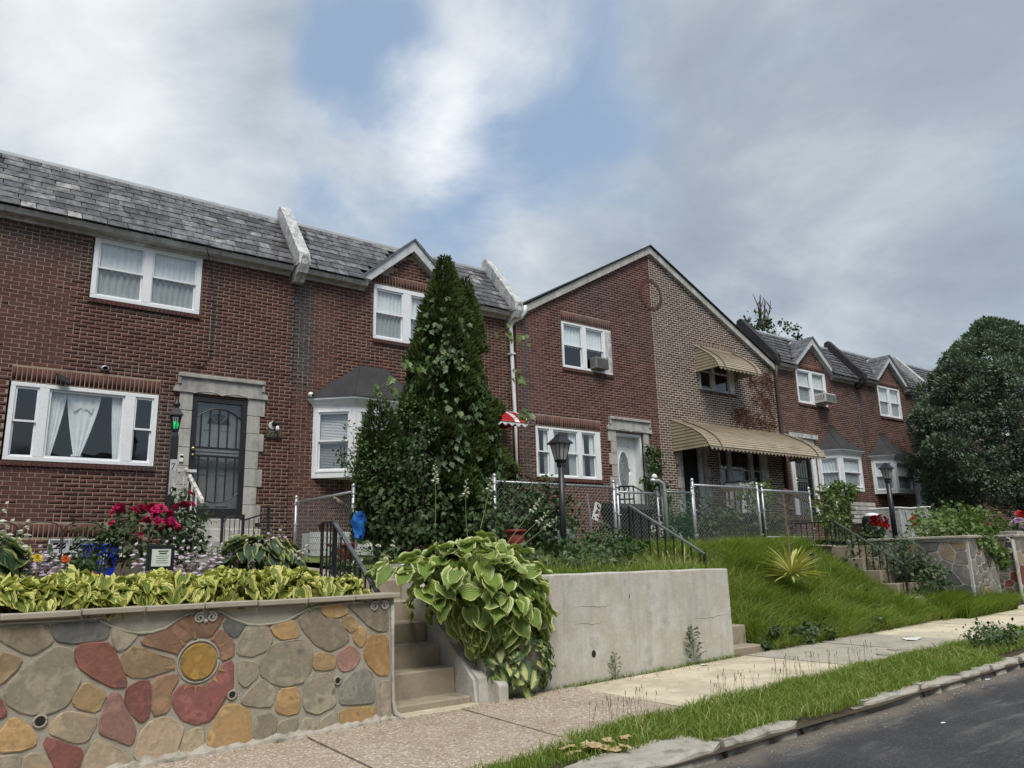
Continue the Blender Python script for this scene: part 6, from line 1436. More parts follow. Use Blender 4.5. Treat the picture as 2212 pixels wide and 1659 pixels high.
def xb(n): return 9.82+5.5*bk.random(n)
def yb(n,x): return 6.93+3.3*bk.random(n)**1.25
V,F=blades(46000,xb,yb,lambda a,b:bank(a,b),(.07,.24),.0058,(-.10,-.25),bk,.65); stuff('bank_grass',V,F,M['grass'])
V,F=blades(18000,xb,yb,lambda a,b:bank(a,b),(.08,.27),.0058,(-.05,-.25),bk,.7); stuff('bank_grass',V,F,M['grassy'])
def xc(n): return 15.2+2.2*bk.random(n)
V,F=blades(9000,xc,lambda n,x:6.6+.75*bk.random(n),lambda a,b:gz(a)+max(0,(b-6.8))*.3,(.15,.42),.007,(-.15,-.5),bk,.4); stuff('bank_grass',V,F,M['grass'])
cen=[(13.2,7.15),(12.6,7.3),(14.2,7.2),(15.0,7.0),(11.9,7.6),(14.7,7.4)]+[(bk.uniform(10,15),bk.uniform(7.1,9.8)) for _ in range(22)]
ci=bk.randint(0,28,9000); CX=np.array([cen[i][0] for i in ci])+bk.normal(size=9000)*.13; CY=np.array([cen[i][1] for i in ci])+bk.normal(size=9000)*.1
V,F=blades(9000,lambda n:CX,lambda n,x:CY,lambda a,b:bank(a,b),(.16,.42),.0065,(0,-.35),bk,.8); stuff('bank_grass',V,F,M['grass'])
V,F=blades(12000,lambda n:4.95+4.05*bk.random(n),lambda n,x:7.22+2.6*bk.random(n)**1.4,lambda a,b:tB(a,b),(.05,.16),.005,(0,-.15),bk,.45); stuff('lawn_grass',V,F,M['grass'])
V,F=blades(3500,lambda n:6.2+2.8*bk.random(n),lambda n,x:7.3+2.4*bk.random(n),lambda a,b:tB(a,b),(.08,.3),.004,(0,-.1),bk,.5); stuff('lawn_grass',V,F,M['grassy'])
V,F=blades(900,lambda n:4.9+4.2*bk.random(n),lambda n,x:6.955+.03*bk.random(n),lambda a,b:gz(a)-.01,(.03,.09),.005,(0,-.3),bk,.6); stuff('crack_weeds',V,F,M['grass'])
# plantain seed heads along the verge
sx=np.concatenate([6+.9*bk.random(25)-1.3,6.4+3.2*bk.random(60)]); sy=5.27+.10*bk.random(85); hh=.13+.15*bk.random(85); P=np.stack([sx,sy,np.array([gz(a) for a in sx])],1); Q=P+np.stack([bk.normal(size=85)*.03,bk.normal(size=85)*.03,hh],1)
V1,F1=segs(P,Q,.0018,.0015,3); V2,F2=segs(Q-np.array([0,0,.012]),Q+np.array([0,0,.022]),.0045,.003,5)
V,F=join((V1,F1),(V2,F2)); stuff('seed_stalks',V,F,M['dry'])
# ---------------------------------------------------------------- railings, fences, lamps and yard things
def rail(label,x,pts,ztop_posts,n,mat,flat=None,post_h=(.8,.8),lowoff=.62,extra=None):
    """stair railing in the plane X=x: pts=[(y,z) top, (y,z) bottom]"""
    (ya,za),(yb,zb)=pts; t=thing('stair_railing',label,'railing',(x,(ya+yb)/2,min(za,zb)-.8))
    mb=MB(); mb.hexa([(x-.024,ya,za-.03),(x+.024,ya,za-.03),(x+.024,yb,zb-.03),(x-.024,yb,zb-.03),(x-.024,ya,za),(x+.024,ya,za),(x+.024,yb,zb),(x-.024,yb,zb)]); part('handrail',mb,flat or mat,t)
    mb=MB(); mb.hexa([(x-.012,ya,za-lowoff-.02),(x+.012,ya,za-lowoff-.02),(x+.012,yb,zb-lowoff-.02),(x-.012,yb,zb-lowoff-.02),(x-.012,ya,za-lowoff),(x+.012,ya,za-lowoff),(x+.012,yb,zb-lowoff),(x-.012,yb,zb-lowoff)]); part('bottom_rail',mb,mat,t)
    for k in range(n):
        u=(k+.5)/n; y,z=ya+(yb-ya)*u,za+(zb-za)*u; mb=MB(); mb.box(x-.008,x+.008,y-.008,y+.008,z-lowoff,z-.03); part('baluster',mb,mat,t)
    for (y,z,h) in ((ya,za,post_h[0]),(yb,zb,post_h[1])):
        mb=MB(); mb.box(x-.018,x+.018,y-.018,y+.018,z-h,z-.005,.003); part('post',mb,mat,t)
    return t
r1=rail('black iron stair rail with a grey worn top beside the sun wall',3.86,((8.60,.49),(7.46,-.30)),0,9,M['black'],surf('worn_black_handrail',[(.05,.05,.055),(.11,.11,.12),(.03,.03,.035)],10,.4,.1,50),(.75,.60),.60)
mb=MB(); mb.box(3.845,3.875,8.60,8.95,.475,.50,.003); mb.box(3.845,3.875,8.93,8.96,-.25,.475); mb.prismx([(8.90,.48),(9.06,.475),(8.95,.34)],3.85,3.87); part('level_rail',mb,M['black'],r1)
for y in (8.70,8.80): 
    mb=MB(); mb.box(3.852,3.868,y-.008,y+.008,-.22,.475); part('baluster',mb,M['black'],r1)
rail('black iron stair rail behind the grey cement wall',9.08,((8.90,.82),(7.44,.02)),0,9,M['black'],surf('grey_green_handrail',[(.10,.11,.11),(.16,.17,.165)],8,.4,.1,50),(1.05,.95),.78)
r3=rail('long black iron railing rising beside the grassy bank and the grey stone wall',15.32,((9.05,.62),(7.70,-.28)),0,10,M['black'],surf('dull_green_handrail',[(.06,.075,.06),(.09,.10,.085)],8,.5,.1,50),(.75,.65),.62)
mb=MB(); mb.box(15.30,15.34,9.05,10.2,.595,.62); part('level_rail',mb,M['black'],r3)
for k in range(8):
    mb=MB(); y=9.15+k*.14; mb.box(15.312,15.328,y-.008,y+.008,-.0,.595); part('baluster',mb,M['black'],r3)
def chain(par,o,ux,L,h,mat,d=.062,r=.0024,name='wire_mesh'):
    "chain-link panel: o lower corner, ux unit direction along, L length, h height"
    o=np.array(o);ux=np.array(ux); P=[];Q=[]; n=int(L/d); m=int(h/d)
    nrm=np.cross(ux,np.array([0,0,1.]))
    for i in range(-m,n):
        for j in range(m):
            for s in (1,-1):
                a=i+j+0.; 
                if s>0: x0,x1=i+j,i+j+1
                else: x0,x1=i+m-j,i+m-j-1
                if min(x0,x1)<0 or max(x0,x1)>n: continue
                P.append(o+ux*x0*d*L/(n*d)+np.array([0,0,1.])*j*h/m+nrm*.003*s); Q.append(o+ux*x1*d*L/(n*d)+np.array([0,0,1.])*(j+1)*h/m-nrm*.003*s)
    V,F=segs(P,Q,r,None,3); w_=link(name,np_mesh(name,V-np.array(rootloc(par)),F,mat),par); w_['kind']='stuff'
def fence(label,posts,z0,z1,mat=None,mesh_mat=None,rails=True,tops=True,cat='fence',gate=False,mesh_d=.078):
    mat=mat or M['galv']; t=thing('chain_link_gate' if gate else 'chain_link_fence',label,cat,(posts[0][0],posts[0][1],z0))
    for i,(x,y) in enumerate(posts):
        h=z1+.06
        mb=MB(); mb.tube([(x,y,z0-.2),(x,y,h)],.03 if not gate else .022,8); mb.lathe([(.033,0),(.036,.02),(.022,.05),(.0,.06)],(x,y,h-.005),8); part('post',mb,mat,t,True)
        for k in range(3):
            mb=MB(); z=z0+.2+(z1-z0-.25)*k/2; mb.tube([(x-.045,y-.02,z),(x+.05,y-.02,z)],.012,5); part('clamp_band',mb,mat,t)
    for (a,b) in zip(posts[:-1],posts[1:]):
        mb=MB(); mb.tube([(a[0],a[1],z1-.02),(b[0],b[1],z1-.02)],.021,7); part('top_rail',mb,mat,t,True)
        if gate: mb=MB(); mb.tube([(a[0],a[1],z0+.02),(b[0],b[1],z0+.02)],.019,7); part('bottom_rail',mb,mat,t,True)
        L=math.hypot(b[0]-a[0],b[1]-a[1]); u=((b[0]-a[0])/L,(b[1]-a[1])/L,0)
        chain(t,(a[0],a[1]-.022,z0),u,L,z1-z0+.01,mesh_mat or M['wire'],mesh_d)
    return t
fence('silver chain link fence panel at the top of the grassy bank',[(12.0,10.0),(14.08,10.0)],.17,1.36)
fence('silver chain link gate right of the fence panel above the yucca',[(14.25,10.0),(16.02,10.0)],.30,1.33,cat='gate',gate=True)
fence('dull chain link fence left of the oval glass door',[(7.2,10.0),(9.84,10.0)],.15,1.24)
fence('chain link gate in front of the black bin',[(9.95,10.02),(11.0,10.02)],.15,1.16,cat='gate',gate=True)
fence('green wire fence section between two grey posts',[(11.12,10.0),(11.97,10.0)],.15,1.20,mesh_mat=M['greenwire'],mesh_d=.04)
fence('grey chain link fence running back to the brick beside the white bay',[(5.33,13.55),(5.33,11.2)],.15,1.12)
fence('single post chain link stub on the far side of the green vine',[(17.45,10.0),(18.15,10.6)],.35,1.42)
gp=thing('gate_post','grey gate post with a curved steel arm above the black bin','post',(11.1,9.95,0)); mb=MB(); mb.tube([(11.1,9.93,0),(11.1,9.93,1.2),(11.07,9.93,1.32),(10.95,9.93,1.37),(10.75,9.93,1.37)],.04,8); part('curved_arm',mb,M['galv'],gp,True)
mb=MB(); mb.lathe([(.0,0),(.05,.01),(.06,.05),(.03,.09),(0,.1)],(10.85,9.93,1.40),10); part('latch_cap',mb,M['plastic'],gp,True)
# lamps
def lamp(name,label,c,h,postr,w,mat,glass,numbers=False,lit=None):
    t=thing(name,label,'lamp post',c); zt=h; mb=MB()
    if numbers: mb.box(-postr,postr,-postr,postr,-.3,zt-.50,.006)
    else: mb.tube([(0,0,-.3),(0,0,zt-.42)],[postr,postr*.92],10)
    part('post',mb,mat,t,smooth=not numbers,local=True)
    zb=zt-.40
    mb=MB(); mb.lathe([(postr*1.0,zb-.12),(postr*1.35,zb-.09),(postr*1.2,zb-.05),(w*.45,zb-.02),(w*.52,zb)],(0,0,0),4 if True else 8); part('collar',mb,mat,t,local=True)
    g=MB(); g.lathe([(w*.42,zb),(w*.74,zb+.25)],(0,0,0),4); g.F=[f for f in g.F]; gl=part('lantern_glass',g,glass,t,local=True)
    for k in range(4):
        a=2*math.pi*(k+.5)/4; mb=MB(); mb.tube([(w*.43*math.cos(a),w*.43*math.sin(a),zb),(w*.76*math.cos(a),w*.76*math.sin(a),zb+.255)],.008,5); part('lantern_bar',mb,mat,t,local=True)
        a=2*math.pi*k/4; rr=.707; mb=MB(); mb.tube([(w*.43*rr*math.cos(a),w*.43*rr*math.sin(a),zb),(w*.76*rr*math.cos(a),w*.76*rr*math.sin(a),zb+.255)],.007,5); part('lantern_bar',mb,mat,t,local=True)
    mb=MB(); mb.lathe([(w*.74,zb+.25),(w*1.02,zb+.245),(w*1.0,zb+.262),(w*.42,zb+.36),(w*.40,zb+.375),(w*.34,zb+.38),(w*.30,zb+.40),(.0,zb+.405)],(0,0,0),4); part('lantern_roof',mb,mat,t,local=True)
    return t
lamp('lamp_post','black lamp post with a frosted lantern in front of the triple window',(7.75,9.0,.02),1.86,.05,.205,M['black'],M['frost'])
lamp('lamp_post','black lamp post in front of the farther bell roofed bay',(19.65,10.0,.35),1.83,.065,.20,M['black'],M['frost'])
la=lamp('lamp_post','black and white painted lamp post with a green bulb left of the black door',(2.93,12.5,0),2.46,.055,.125,M['black'],M['glass'],numbers=True)
mb=MB(); mb.box(-.045,.05,-.0605,-.0562,1.07,1.62); part('white_band',mb,M['oldwhite'],la,local=True)
gm,b_,bs_,o_=newmat('green_bulb'); bs_.inputs['Base Color'].default_value=(.02,.42,.13,1); bs_.inputs['Emission Color'].default_value=(.02,.6,.18,1); bs_.inputs['Emission Strength'].default_value=.35
mb=MB(); mb.lathe([(.0,.0),(.035,.01),(.05,.06),(.04,.11),(.0,.12)],(0,0,2.10),10); part('green_bulb',mb,gm,la,True,True)
mb=MB(); mb.lathe([(.02,0),(.05,.02),(.055,.05),(.03,.09),(.02,.13),(.0,.14)],(0,0,2.44),8); part('finial',mb,M['black'],la,True,True)
for ch,z in (('7',1.47),('0',1.11)): text(ch,.13,M['black'],la,(0,-.0615,z),name='digit',ext=.001)
# turn the lettering into plain meshes
dg=bpy.context.evaluated_depsgraph_get(); bpy.context.view_layer.update()
for o in [o for o in bpy.data.objects if o.type=='FONT']:
    me=bpy.data.meshes.new_from_object(o.evaluated_get(bpy.context.evaluated_depsgraph_get())); nm=o.name.split('.')[0]; p=o.parent; loc=o.location.copy(); ro=o.rotation_euler.copy(); mt=o.data.materials[0]
    bpy.data.objects.remove(o); q=link(nm,me,p); q.location=loc; q.rotation_euler=ro
    if not me.materials: me.materials.append(mt)
# left garden
bn=thing('recycling_bin','bright blue recycling bin with white stripes behind the flowers','bin',(1.80,11.0,-.12))
bn.scale=(.72,.8,1)
mb=MB(); mb.hexa([(-.20,-.17,0),(.20,-.17,0),(.20,.17,0),(-.20,.17,0),(-.25,-.21,.42),(.25,-.21,.42),(.25,.21,.42),(-.25,.21,.42)]); part('body',mb,M['bluebin'],bn,local=True)
mb=MB(); mb.box(-.27,.27,-.23,.23,.40,.435,.01); part('rim',mb,M['bluebin'],bn,local=True)
for i in range(12):
    mb=MB(); x=-.2+.4*i/11; mb.hexa([(x*1-.007,-.18,.03),(x+.007,-.18,.03),(x+.007,-.17,.03),(x-.007,-.17,.03),(x*1.2-.007,-.22,.39),(x*1.2+.007,-.22,.39),(x*1.2+.007,-.20,.39),(x*1.2-.007,-.20,.39)]); part('rib',mb,M['bluebin'],bn,local=True)
for i in range(3):
    mb=MB(); x=-.02+.045*i; mb.hexa([(x-.008,-.204,.14),(x+.008,-.204,.14),(x+.008,-.19,.14),(x-.008,-.19,.14),(x-.005,-.226,.31),(x+.011,-.226,.31),(x+.011,-.21,.31),(x-.005,-.21,.31)]); part('printed_stripe',mb,M['plastic'],bn,local=True)
sg=thing('garden_sign','small pale printed sign on a black board in the flower bed','sign',(1.84,8.02,-.18))
mb=MB(); mb.box(-.13,.12,0,.02,.16,.40,.004); mb.box(-.02,.02,.005,.018,-.1,.16); part('backing_board',mb,M['binblk'],sg,local=True)
mb=MB(); mb.box(-.085,.085,-.006,-.001,.20,.36); pg=part('printed_face',mb,M['sign'],sg,local=True)
for i,(x0,x1) in enumerate(((-.03,.06),(-.02,.05),(-.045,.065),(-.04,.06),(-.045,.055),(-.04,.06))):
    mb=MB(); z=.335-i*.021; mb.box(x0,x1,-.0075,-.0065,z,z+(.012 if i<2 else .004)); part('print_line',mb,M['ink'],pg,local=True)
def archfence():
    t=thing('garden_edging','low dark red arched wire fence in front of the plum brick','garden fence',(1.0,11.5,-.1))
    for i in range(5):
        x=.0+.48*i; mb=MB(); mb.tube([(x,11.5,-.1),(x,11.5,.52)]+[(x+.23-.23*math.cos(a*math.pi/8),11.5,.52+.10*math.sin(a*math.pi/8)) for a in range(1,8)]+[(x+.46,11.5,.52),(x+.46,11.5,-.1)],.009,5); part('arch',mb,M['brownmetal'],t)
        for k in range(1,4): 
            mb=MB(); mb.tube([(x+.115*k,11.5,-.1),(x+.115*k,11.5,.58)],.004,4); part('upright',mb,M['brownmetal'],t)
archfence()
st=thing('garden_steps','pale concrete porch steps below the black storm door','steps',(4.0,13.2,0))
for k,(y,z) in enumerate(((12.7,.22),(13.0,.42),(13.3,.62),(13.6,.80))):
    mb=MB(); mb.box(3.45,4.62,y,13.94,z-.24,z,.012); part('step',mb,M['limestone'],st)
pr=thing('porch_railing','peeling white wooden porch railing by the doorbell','railing',(3.3,12.9,0))
mb=MB(); mb.hexa([(3.26,13.1,1.52),(3.31,13.1,1.52),(3.46,12.6,.98),(3.41,12.6,.98),(3.26,13.1,1.58),(3.31,13.1,1.58),(3.46,12.6,1.04),(3.41,12.6,1.04)]); part('handrail',mb,M['peel'],pr)
for k in range(5):
    mb=MB(); u=k/5; x=3.16+.05*k; mb.box(x-.012,x+.012,13.0-.08*k,13.024-.08*k,.55,1.50-.08*k); part('baluster',mb,M['peel'],pr)
mb=MB(); mb.box(3.12,3.42,12.98,13.04,1.50,1.545); part('top_rail',mb,M['peel'],pr)
ig=thing('porch_gate','black iron gate with scroll top at the foot of the storm door steps','gate',(4.05,12.4,0))
for x in (3.70,4.02,4.42): 
    mb=MB(); mb.box(x-.018,x+.018,12.38,12.42,0,.80 if x!=4.42 else .95); part('post',mb,M['black'],ig)
mb=MB(); mb.tube([(3.70,12.4,.66),(3.78,12.4,.76),(3.92,12.4,.77),(4.02,12.4,.70),(4.06,12.4,.72),(4.25,12.4,.78),(4.42,12.4,.82)],.014,6); part('curved_rail',mb,M['black'],ig)
for k in range(9): 
    mb=MB(); x=3.74+.075*k; mb.box(x-.005,x+.005,12.395,12.405,.05,.74); part('baluster',mb,M['black'],ig)
mb=MB(); mb.box(3.70,4.42,12.39,12.41,.08,.10); part('bottom_rail',mb,M['black'],ig)
pb=thing('planter_box','long white slatted planter box behind the chain link fence','planter',(5.9,13.2,.1))
for k in range(4): 
    mb=MB(); mb.box(5.38,6.6,13.0,13.02,.14+.105*k,.237+.105*k,.004); part('slat',mb,M['white'],pb)
mb=MB(); mb.box(5.38,6.6,13.022,13.35,.12,.54); part('box',mb,M['white'],pb)
bb=thing('plastic_sheet','crumpled bright blue plastic sheet hanging behind the black stair rail','sheet',(4.85,10.0,.1))
mb=MB(); V=[];
for j in range(9):
    for i in range(9):
        u,v=i/8,j/8; w_=.13*(1-.5*v)*math.sqrt(min(1,.45+v*3)); V.append(((u-.5)*2*w_+R.uniform(-.018,.018),-.06*math.sin(u*math.pi)-.03*math.cos(u*13-v*8),.62-.36*v-.09*abs(u-.5)+R.uniform(-.02,.02)))
mb.add(V,[(j*9+i,(j+1)*9+i,(j+1)*9+i+1,j*9+i+1) for j in range(8) for i in range(8)]); part('sheet',mb,M['bluebag'],bb,True,True)
mb=MB(); mb.lathe([(.018,-.3),(.018,.62)],(0,.08,0),6); part('stake',mb,M['galv'],bb,local=True)
def tub(name,label,c,r0,r1,h,mat,cat,rim=.02):
    t=thing(name,label,cat,c); mb=MB(); mb.lathe([(r0,0),(r0+(r1-r0)*.5,h*.5),(r1,h),(r1-.012,h),(r1-.03,h-.05)],(0,0,0),18); part('body',mb,mat,t,True,True)
    mb=MB(); mb.lathe([(r1-.004,h-.04),(r1+rim,h-.038),(r1+rim,h+.004),(r1-.01,h+.006)],(0,0,0),18); part('rim',mb,mat,t,True,True); return t
tub('bucket','dark red bucket behind the daisies and the black stair rail',(4.80,10.4,.02),.14,.19,.26,M['redpot'],'bucket')
tub('flower_pot','dark red pot beside the huge hosta\'s white flower stalks',(6.46,8.5,.05),.10,.13,.34,M['redpot'],'pot')
rk=thing('garden_stone','pale rough stone at the foot of the black stair rail','stone',(3.72,8.9,-.28))
mb=MB(); V=[];nu=8
for j in range(5):
    for i in range(nu):
        a=2*math.pi*i/nu; el=-.3+1.85*j/4; r=.13*(1+.15*math.sin(i*2.3+j)); V.append((r*math.cos(a)*math.cos(el),r*.8*math.sin(a)*math.cos(el),.06+.16*math.sin(el)))
mb.add(V,[(j*nu+i,j*nu+(i+1)%nu,(j+1)*nu+(i+1)%nu,(j+1)*nu+i) for j in range(4) for i in range(nu)]); part('stone',mb,M['limestone'],rk,local=True)
# little bird on a stake
bd=thing('bird','small brown finch perched on a thin stake above the black stair rail','bird',(4.06,8.95,.70))
mb=MB(); mb.tube([(-.082,0,.088),(-.066,0,.088),(-.055,0,.092),(-.035,0,.085),(-.01,0,.055),(.03,0,.03),(.065,0,.018),(.10,0,.006),(.145,0,-.012)],[.001,.010,.021,.021,.030,.033,.022,.009,.006],8); 
part('body',mb,surf('finch_feathers',[(.16,.12,.08),(.24,.19,.13),(.12,.09,.06)],30,.8,.2,90),bd,True,True)
for s in(-1,1):
    mb=MB(); mb.add([(-.01,s*.026,.062),(.04,s*.034,.045),(.10,s*.014,.012),(.05,s*.03,.02),(.0,s*.03,.035)],[(0,1,2,3,4)]); part('wing',mb,surf('finch_wing',[(.07,.055,.045),(.11,.09,.07)],30,.8,.2,90),bd,local=True)
    mb=MB(); mb.tube([(.02,s*.01,.01),(.015,s*.01,-.03)],.0022,4); part('leg',mb,M['brownmetal'],bd,local=True)
stk=single('garden_stake',MB().tube([(4.08,8.95,-.2),(4.08,8.95,.67)],.007,5),M['brownmetal'],'thin stake carrying the small brown finch','stake',loc=(4.08,8.95,-.2))
# middle yard
wb=thing('wheeled_bin','large black wheeled bin with a sloping lid in front of the oval glass door','bin',(10.75,10.6,.1))
mb=MB(); mb.hexa([(-.27,-.27,.08),(.27,-.27,.08),(.25,.25,.08),(-.25,.25,.08),(-.36,-.33,.72),(.36,-.33,.72),(.36,.36,.80),(-.36,.36,.80)]); part('body',mb,M['binblk'],wb,local=True)
mb=MB(); mb.prismx([(-.40,.70),(-.40,.75),(-.1,.88),(.3,.92),(.42,.88),(.42,.80),(.0,.79)],-.40,.40); part('lid',mb,M['binblk'],wb,local=True)
for s in(-1,1):
    mb=MB(); mb.lathe([(.02,-.03),(.11,-.03),(.11,.03),(.02,.03)],(0,0,0),14); mb.V=[(s*.30+v[2],.27+v[0],.11+v[1]) for v in mb.V]; part('wheel',mb,M['binblk'],wb,True,True)
mb=MB(); mb.tube([(-.3,.42,.86),(-.3,.47,.88),(.3,.47,.88),(.3,.42,.86)],.014,6); part('handle',mb,M['binblk'],wb,local=True)
pn=thing('porch_railing','black iron porch rail on the landing before the oval glass door','railing',(13.2,12.9,.9))
mb=MB(); mb.tube([(12.55,12.9,1.58),(13.35,12.9,1.62)],.02,6); mb.tube([(12.55,12.9,1.28),(13.35,12.9,1.32)],.02,6); mb.tube([(13.35,12.9,1.62),(13.95,12.3,1.1)],.02,6); part('rails',mb,M['black'],pn)
for k in range(6): mb=MB(); x=12.57+.155*k; mb.box(x-.012,x+.012,12.888,12.912,.6,1.6); part('baluster',mb,M['black'],pn)
for k in range(4): mb=MB(); u=(k+1)/5; mb.box(13.35+.6*u-.01,13.35+.6*u+.01,12.9-.6*u-.01,12.9-.6*u+.01,.4,1.62-.52*u); part('baluster',mb,M['black'],pn)
stp=thing('garden_steps','concrete porch steps up to the oval glass door','steps',(14.2,13,.3))
for k,(y,z) in enumerate(((12.6,.45),(12.9,.64),(13.2,.83),(13.45,.98))):
    mb=MB(); mb.box(13.5,15.0,y,13.76,z-.35,z,.012); part('step',mb,M['limestone'],stp)
ss=thing('yard_sign','small tilted black and white sign behind the chain link fence','sign',(9.86,10.5,.1))
mb=MB(); mb.box(-.075,.075,-.008,.0,-.165,.165); mb.V=[(x*math.cos(.34)+z*math.sin(.34),y,.72-x*math.sin(.34)+z*math.cos(.34)) for x,y,z in mb.V]; sf=part('panel',mb,M['plastic'],ss,local=True)
rs=random.Random(2)
for k in range(16):
    mb=MB(); x,z=rs.uniform(-.05,.05),rs.uniform(-.14,.14); a,h=rs.uniform(.01,.024),rs.uniform(.006,.02); mb.box(x-a,x+a,-.0115,-.0085,z-h,z+h); mb.V=[(p*math.cos(.34)+q*math.sin(.34),y,.72-p*math.sin(.34)+q*math.cos(.34)) for p,y,q in mb.V]; part('print_mark',mb,M['dark'],sf,local=True)
mb=MB(); mb.tube([(-.10,.02,-.2),(-.14,.02,.6),(-.2,.02,1.05)],.018,6); part('stake',mb,M['galv'],ss,local=True)
cb=thing('covered_chair','grey green covered chair in the yard behind the lamp post','chair',(9.15,10.8,.1))
mb=MB(); mb.lathe([(.33,.0),(.36,.12),(.34,.30),(.27,.40),(.12,.45),(.0,.46)],(0,0,0),14,1,.7); part('cover',mb,surf('teal_cover',[(.12,.17,.16),(.17,.22,.20)],3,.7,.4,12,dist=.04),cb,True,True)
dk=thing('porch_deck','dark stained wooden porch rails under the big tan awning','porch railing',(17,12.4,.3))
mb=MB(); mb.hexa([(15.9,12.3,1.50),(16.9,12.3,1.60),(16.9,12.36,1.60),(15.9,12.36,1.50),(15.9,12.3,1.60),(16.9,12.3,1.70),(16.9,12.36,1.70),(15.9,12.36,1.60)]); part('top_rail',mb,M['wooddk'],dk)
mb=MB(); mb.hexa([(16.9,12.3,1.60),(17.9,11.6,1.02),(17.9,11.66,1.02),(16.9,12.36,1.60),(16.9,12.3,1.70),(17.9,11.6,1.12),(17.9,11.66,1.12),(16.9,12.36,1.70)]); part('stair_rail',mb,M['wooddk'],dk)
mb=MB(); mb.hexa([(18.5,12.3,1.60),(19.6,11.6,1.02),(19.6,11.66,1.02),(18.5,12.36,1.60),(18.5,12.3,1.72),(19.6,11.6,1.14),(19.6,11.66,1.14),(18.5,12.36,1.72)]); part('stair_rail',mb,M['wooddk'],dk)
for k in range(9):
    mb=MB(); x=15.95+.23*k; mb.box(x-.02,x+.02,12.31,12.35,.35,1.55); part('baluster',mb,M['wooddk'],dk)
mb=MB(); mb.box(15.9,20.6,12.4,13.7,.86,1.0); part('deck_floor',mb,M['wooddk'],dk)
tc=thing('covered_box','grey covered box with a dark rim standing on the porch under the tan awning','covered furniture',(16.95,12.55,1.0))
def cover(t,w_,d_,h,sag=.03):
    mb=MB(); mb.hexa([(-w_/2-.02,-d_/2-.02,0),(w_/2+.02,-d_/2-.02,0),(w_/2+.02,d_/2+.02,0),(-w_/2-.02,d_/2+.02,0),(-w_/2,-d_/2,h-.05),(w_/2,-d_/2,h),(w_/2,d_/2,h),(-w_/2,d_/2,h-.04)]); part('cover',mb,M['cover'],t,local=True)
    mb=MB(); pts=[(-w_/2,-d_/2,h-.05),(-w_/6,-d_/2-.01,h-.06),(w_/6,-d_/2-.01,h-.02),(w_/2,-d_/2,h),(w_/2,d_/2,h),(-w_/2,d_/2,h-.04),(-w_/2,-d_/2,h-.05)]; mb.tube(pts,.022,6); part('hem',mb,M['plastic'] if w_>1 else M['dark'],t,local=True)
    for k in range(4):
        mb=MB(); x=-w_/2+w_*(k+.7)/4.4; mb.tube([(x,-d_/2-.01,h-.06),(x+.03,-d_/2-.03,h*.5),(x+.01,-d_/2-.025,.02)],[.008,.02,.012],5); part('fold',mb,M['cover'],t,local=True)
cover(tc,.58,.45,.86)
# right yard
fc=thing('covered_box','big grey covered patio box with a white hem behind the far lamp post','covered furniture',(21.3,10.6,.30)); cover(fc,1.75,.8,.82)
bl=thing('barrel','black barrel with a white bag on top in the far yard','barrel',(19.2,10.3,.28)); mb=MB(); mb.lathe([(.20,0),(.25,.1),(.25,.45),(.22,.55)],(0,0,0),14); part('body',mb,M['binblk'],bl,True,True)
mb=MB(); mb.lathe([(.20,.54),(.22,.57),(.15,.62),(.06,.64),(.0,.64)],(0,0,0),10,1.,.9); part('white_bag',mb,M['plastic'],bl,True,True)
bch=thing('bench','weathered grey slatted garden bench beside the far lamp post','bench',(20.1,11.0,.3))
for k in range(5):
    mb=MB(); mb.box(-.62,.62,-.02,.02,.42+.11*k,.51+.11*k,.004); part('back_slat',mb,M['limestone'],bch,local=True)
for k in range(3):
    mb=MB(); mb.box(-.62,.62,-.42+.13*k,-.31+.13*k,.38,.41,.004); part('seat_slat',mb,M['limestone'],bch,local=True)
for s in(-1,1):
    mb=MB(); mb.box(s*.58-.03,s*.58+.03,-.42,.04,.0,.38); part('leg',mb,M['wooddk'],bch,local=True)
def flowers(label,c,spread,n,mats,size,seed,cat='flowers'):
    rng=random.Random(seed); t=thing('flower_clump',label,cat,c); l=np.array(c); V,F=foliage(int(n*7),(c[0],c[1],c[2]+spread[2]*.35),(spread[0],spread[1],spread[2]*.5),(.05,.09)); o=link('foliage',np_mesh('foliage',V-l,F,M['leafvine']),t); o['kind']='stuff'
    ms=[bloom_mesh(M[m],seed+i,size) for i,m in enumerate(mats)]
    for k in range(n):
        o=link('bloom',rng.choice(ms),t); o.location=(rng.uniform(-1,1)*spread[0],-spread[1]*rng.uniform(.2,1),spread[2]*rng.uniform(.35,1.0)); o.rotation_euler=(rng.uniform(.5,1.2),rng.uniform(-.4,.4),rng.uniform(0,6)); s=rng.uniform(.7,1.3); o.scale=(s,s,s)
flowers('red flowers left of the far lamp post beside the chain link stub',(18.2,9.7,.35),(.35,.15,.40),14,['redfl'],.085,31)
flowers('small red flower clump just right of the far lamp post',(20.2,9.8,.45),(.16,.12,.35),6,['redfl'],.085,32)
flowers('mixed purple, white and pink flowers on the wall at the right edge',(20.35,7.4,.28),(.55,.2,.30),26,['purplefl','whitefl','purplefl'],.085,33)
flowers('bright red flower heads above the mixed flowers at the right edge',(20.9,7.6,.45),(.40,.2,.32),26,['redfl'],.09,34)
flowers('red flowers farthest along the wall at the right photo edge',(22.6,7.5,.30),(.7,.2,.40),34,['redfl','redfl','whitefl'],.09,35)
bx_=thing('planter_box','long stone coloured planter box on the wall at the right edge','planter',(21,7.45,.24)); mb=MB(); mb.box(19.7,23.5,7.25,7.62,.19,.34,.01); part('box',mb,M['scroll'],bx_)
pf=thing('iron_fence','dark spiked iron fence in front of the far brick house','fence',(25,11.4,.4))
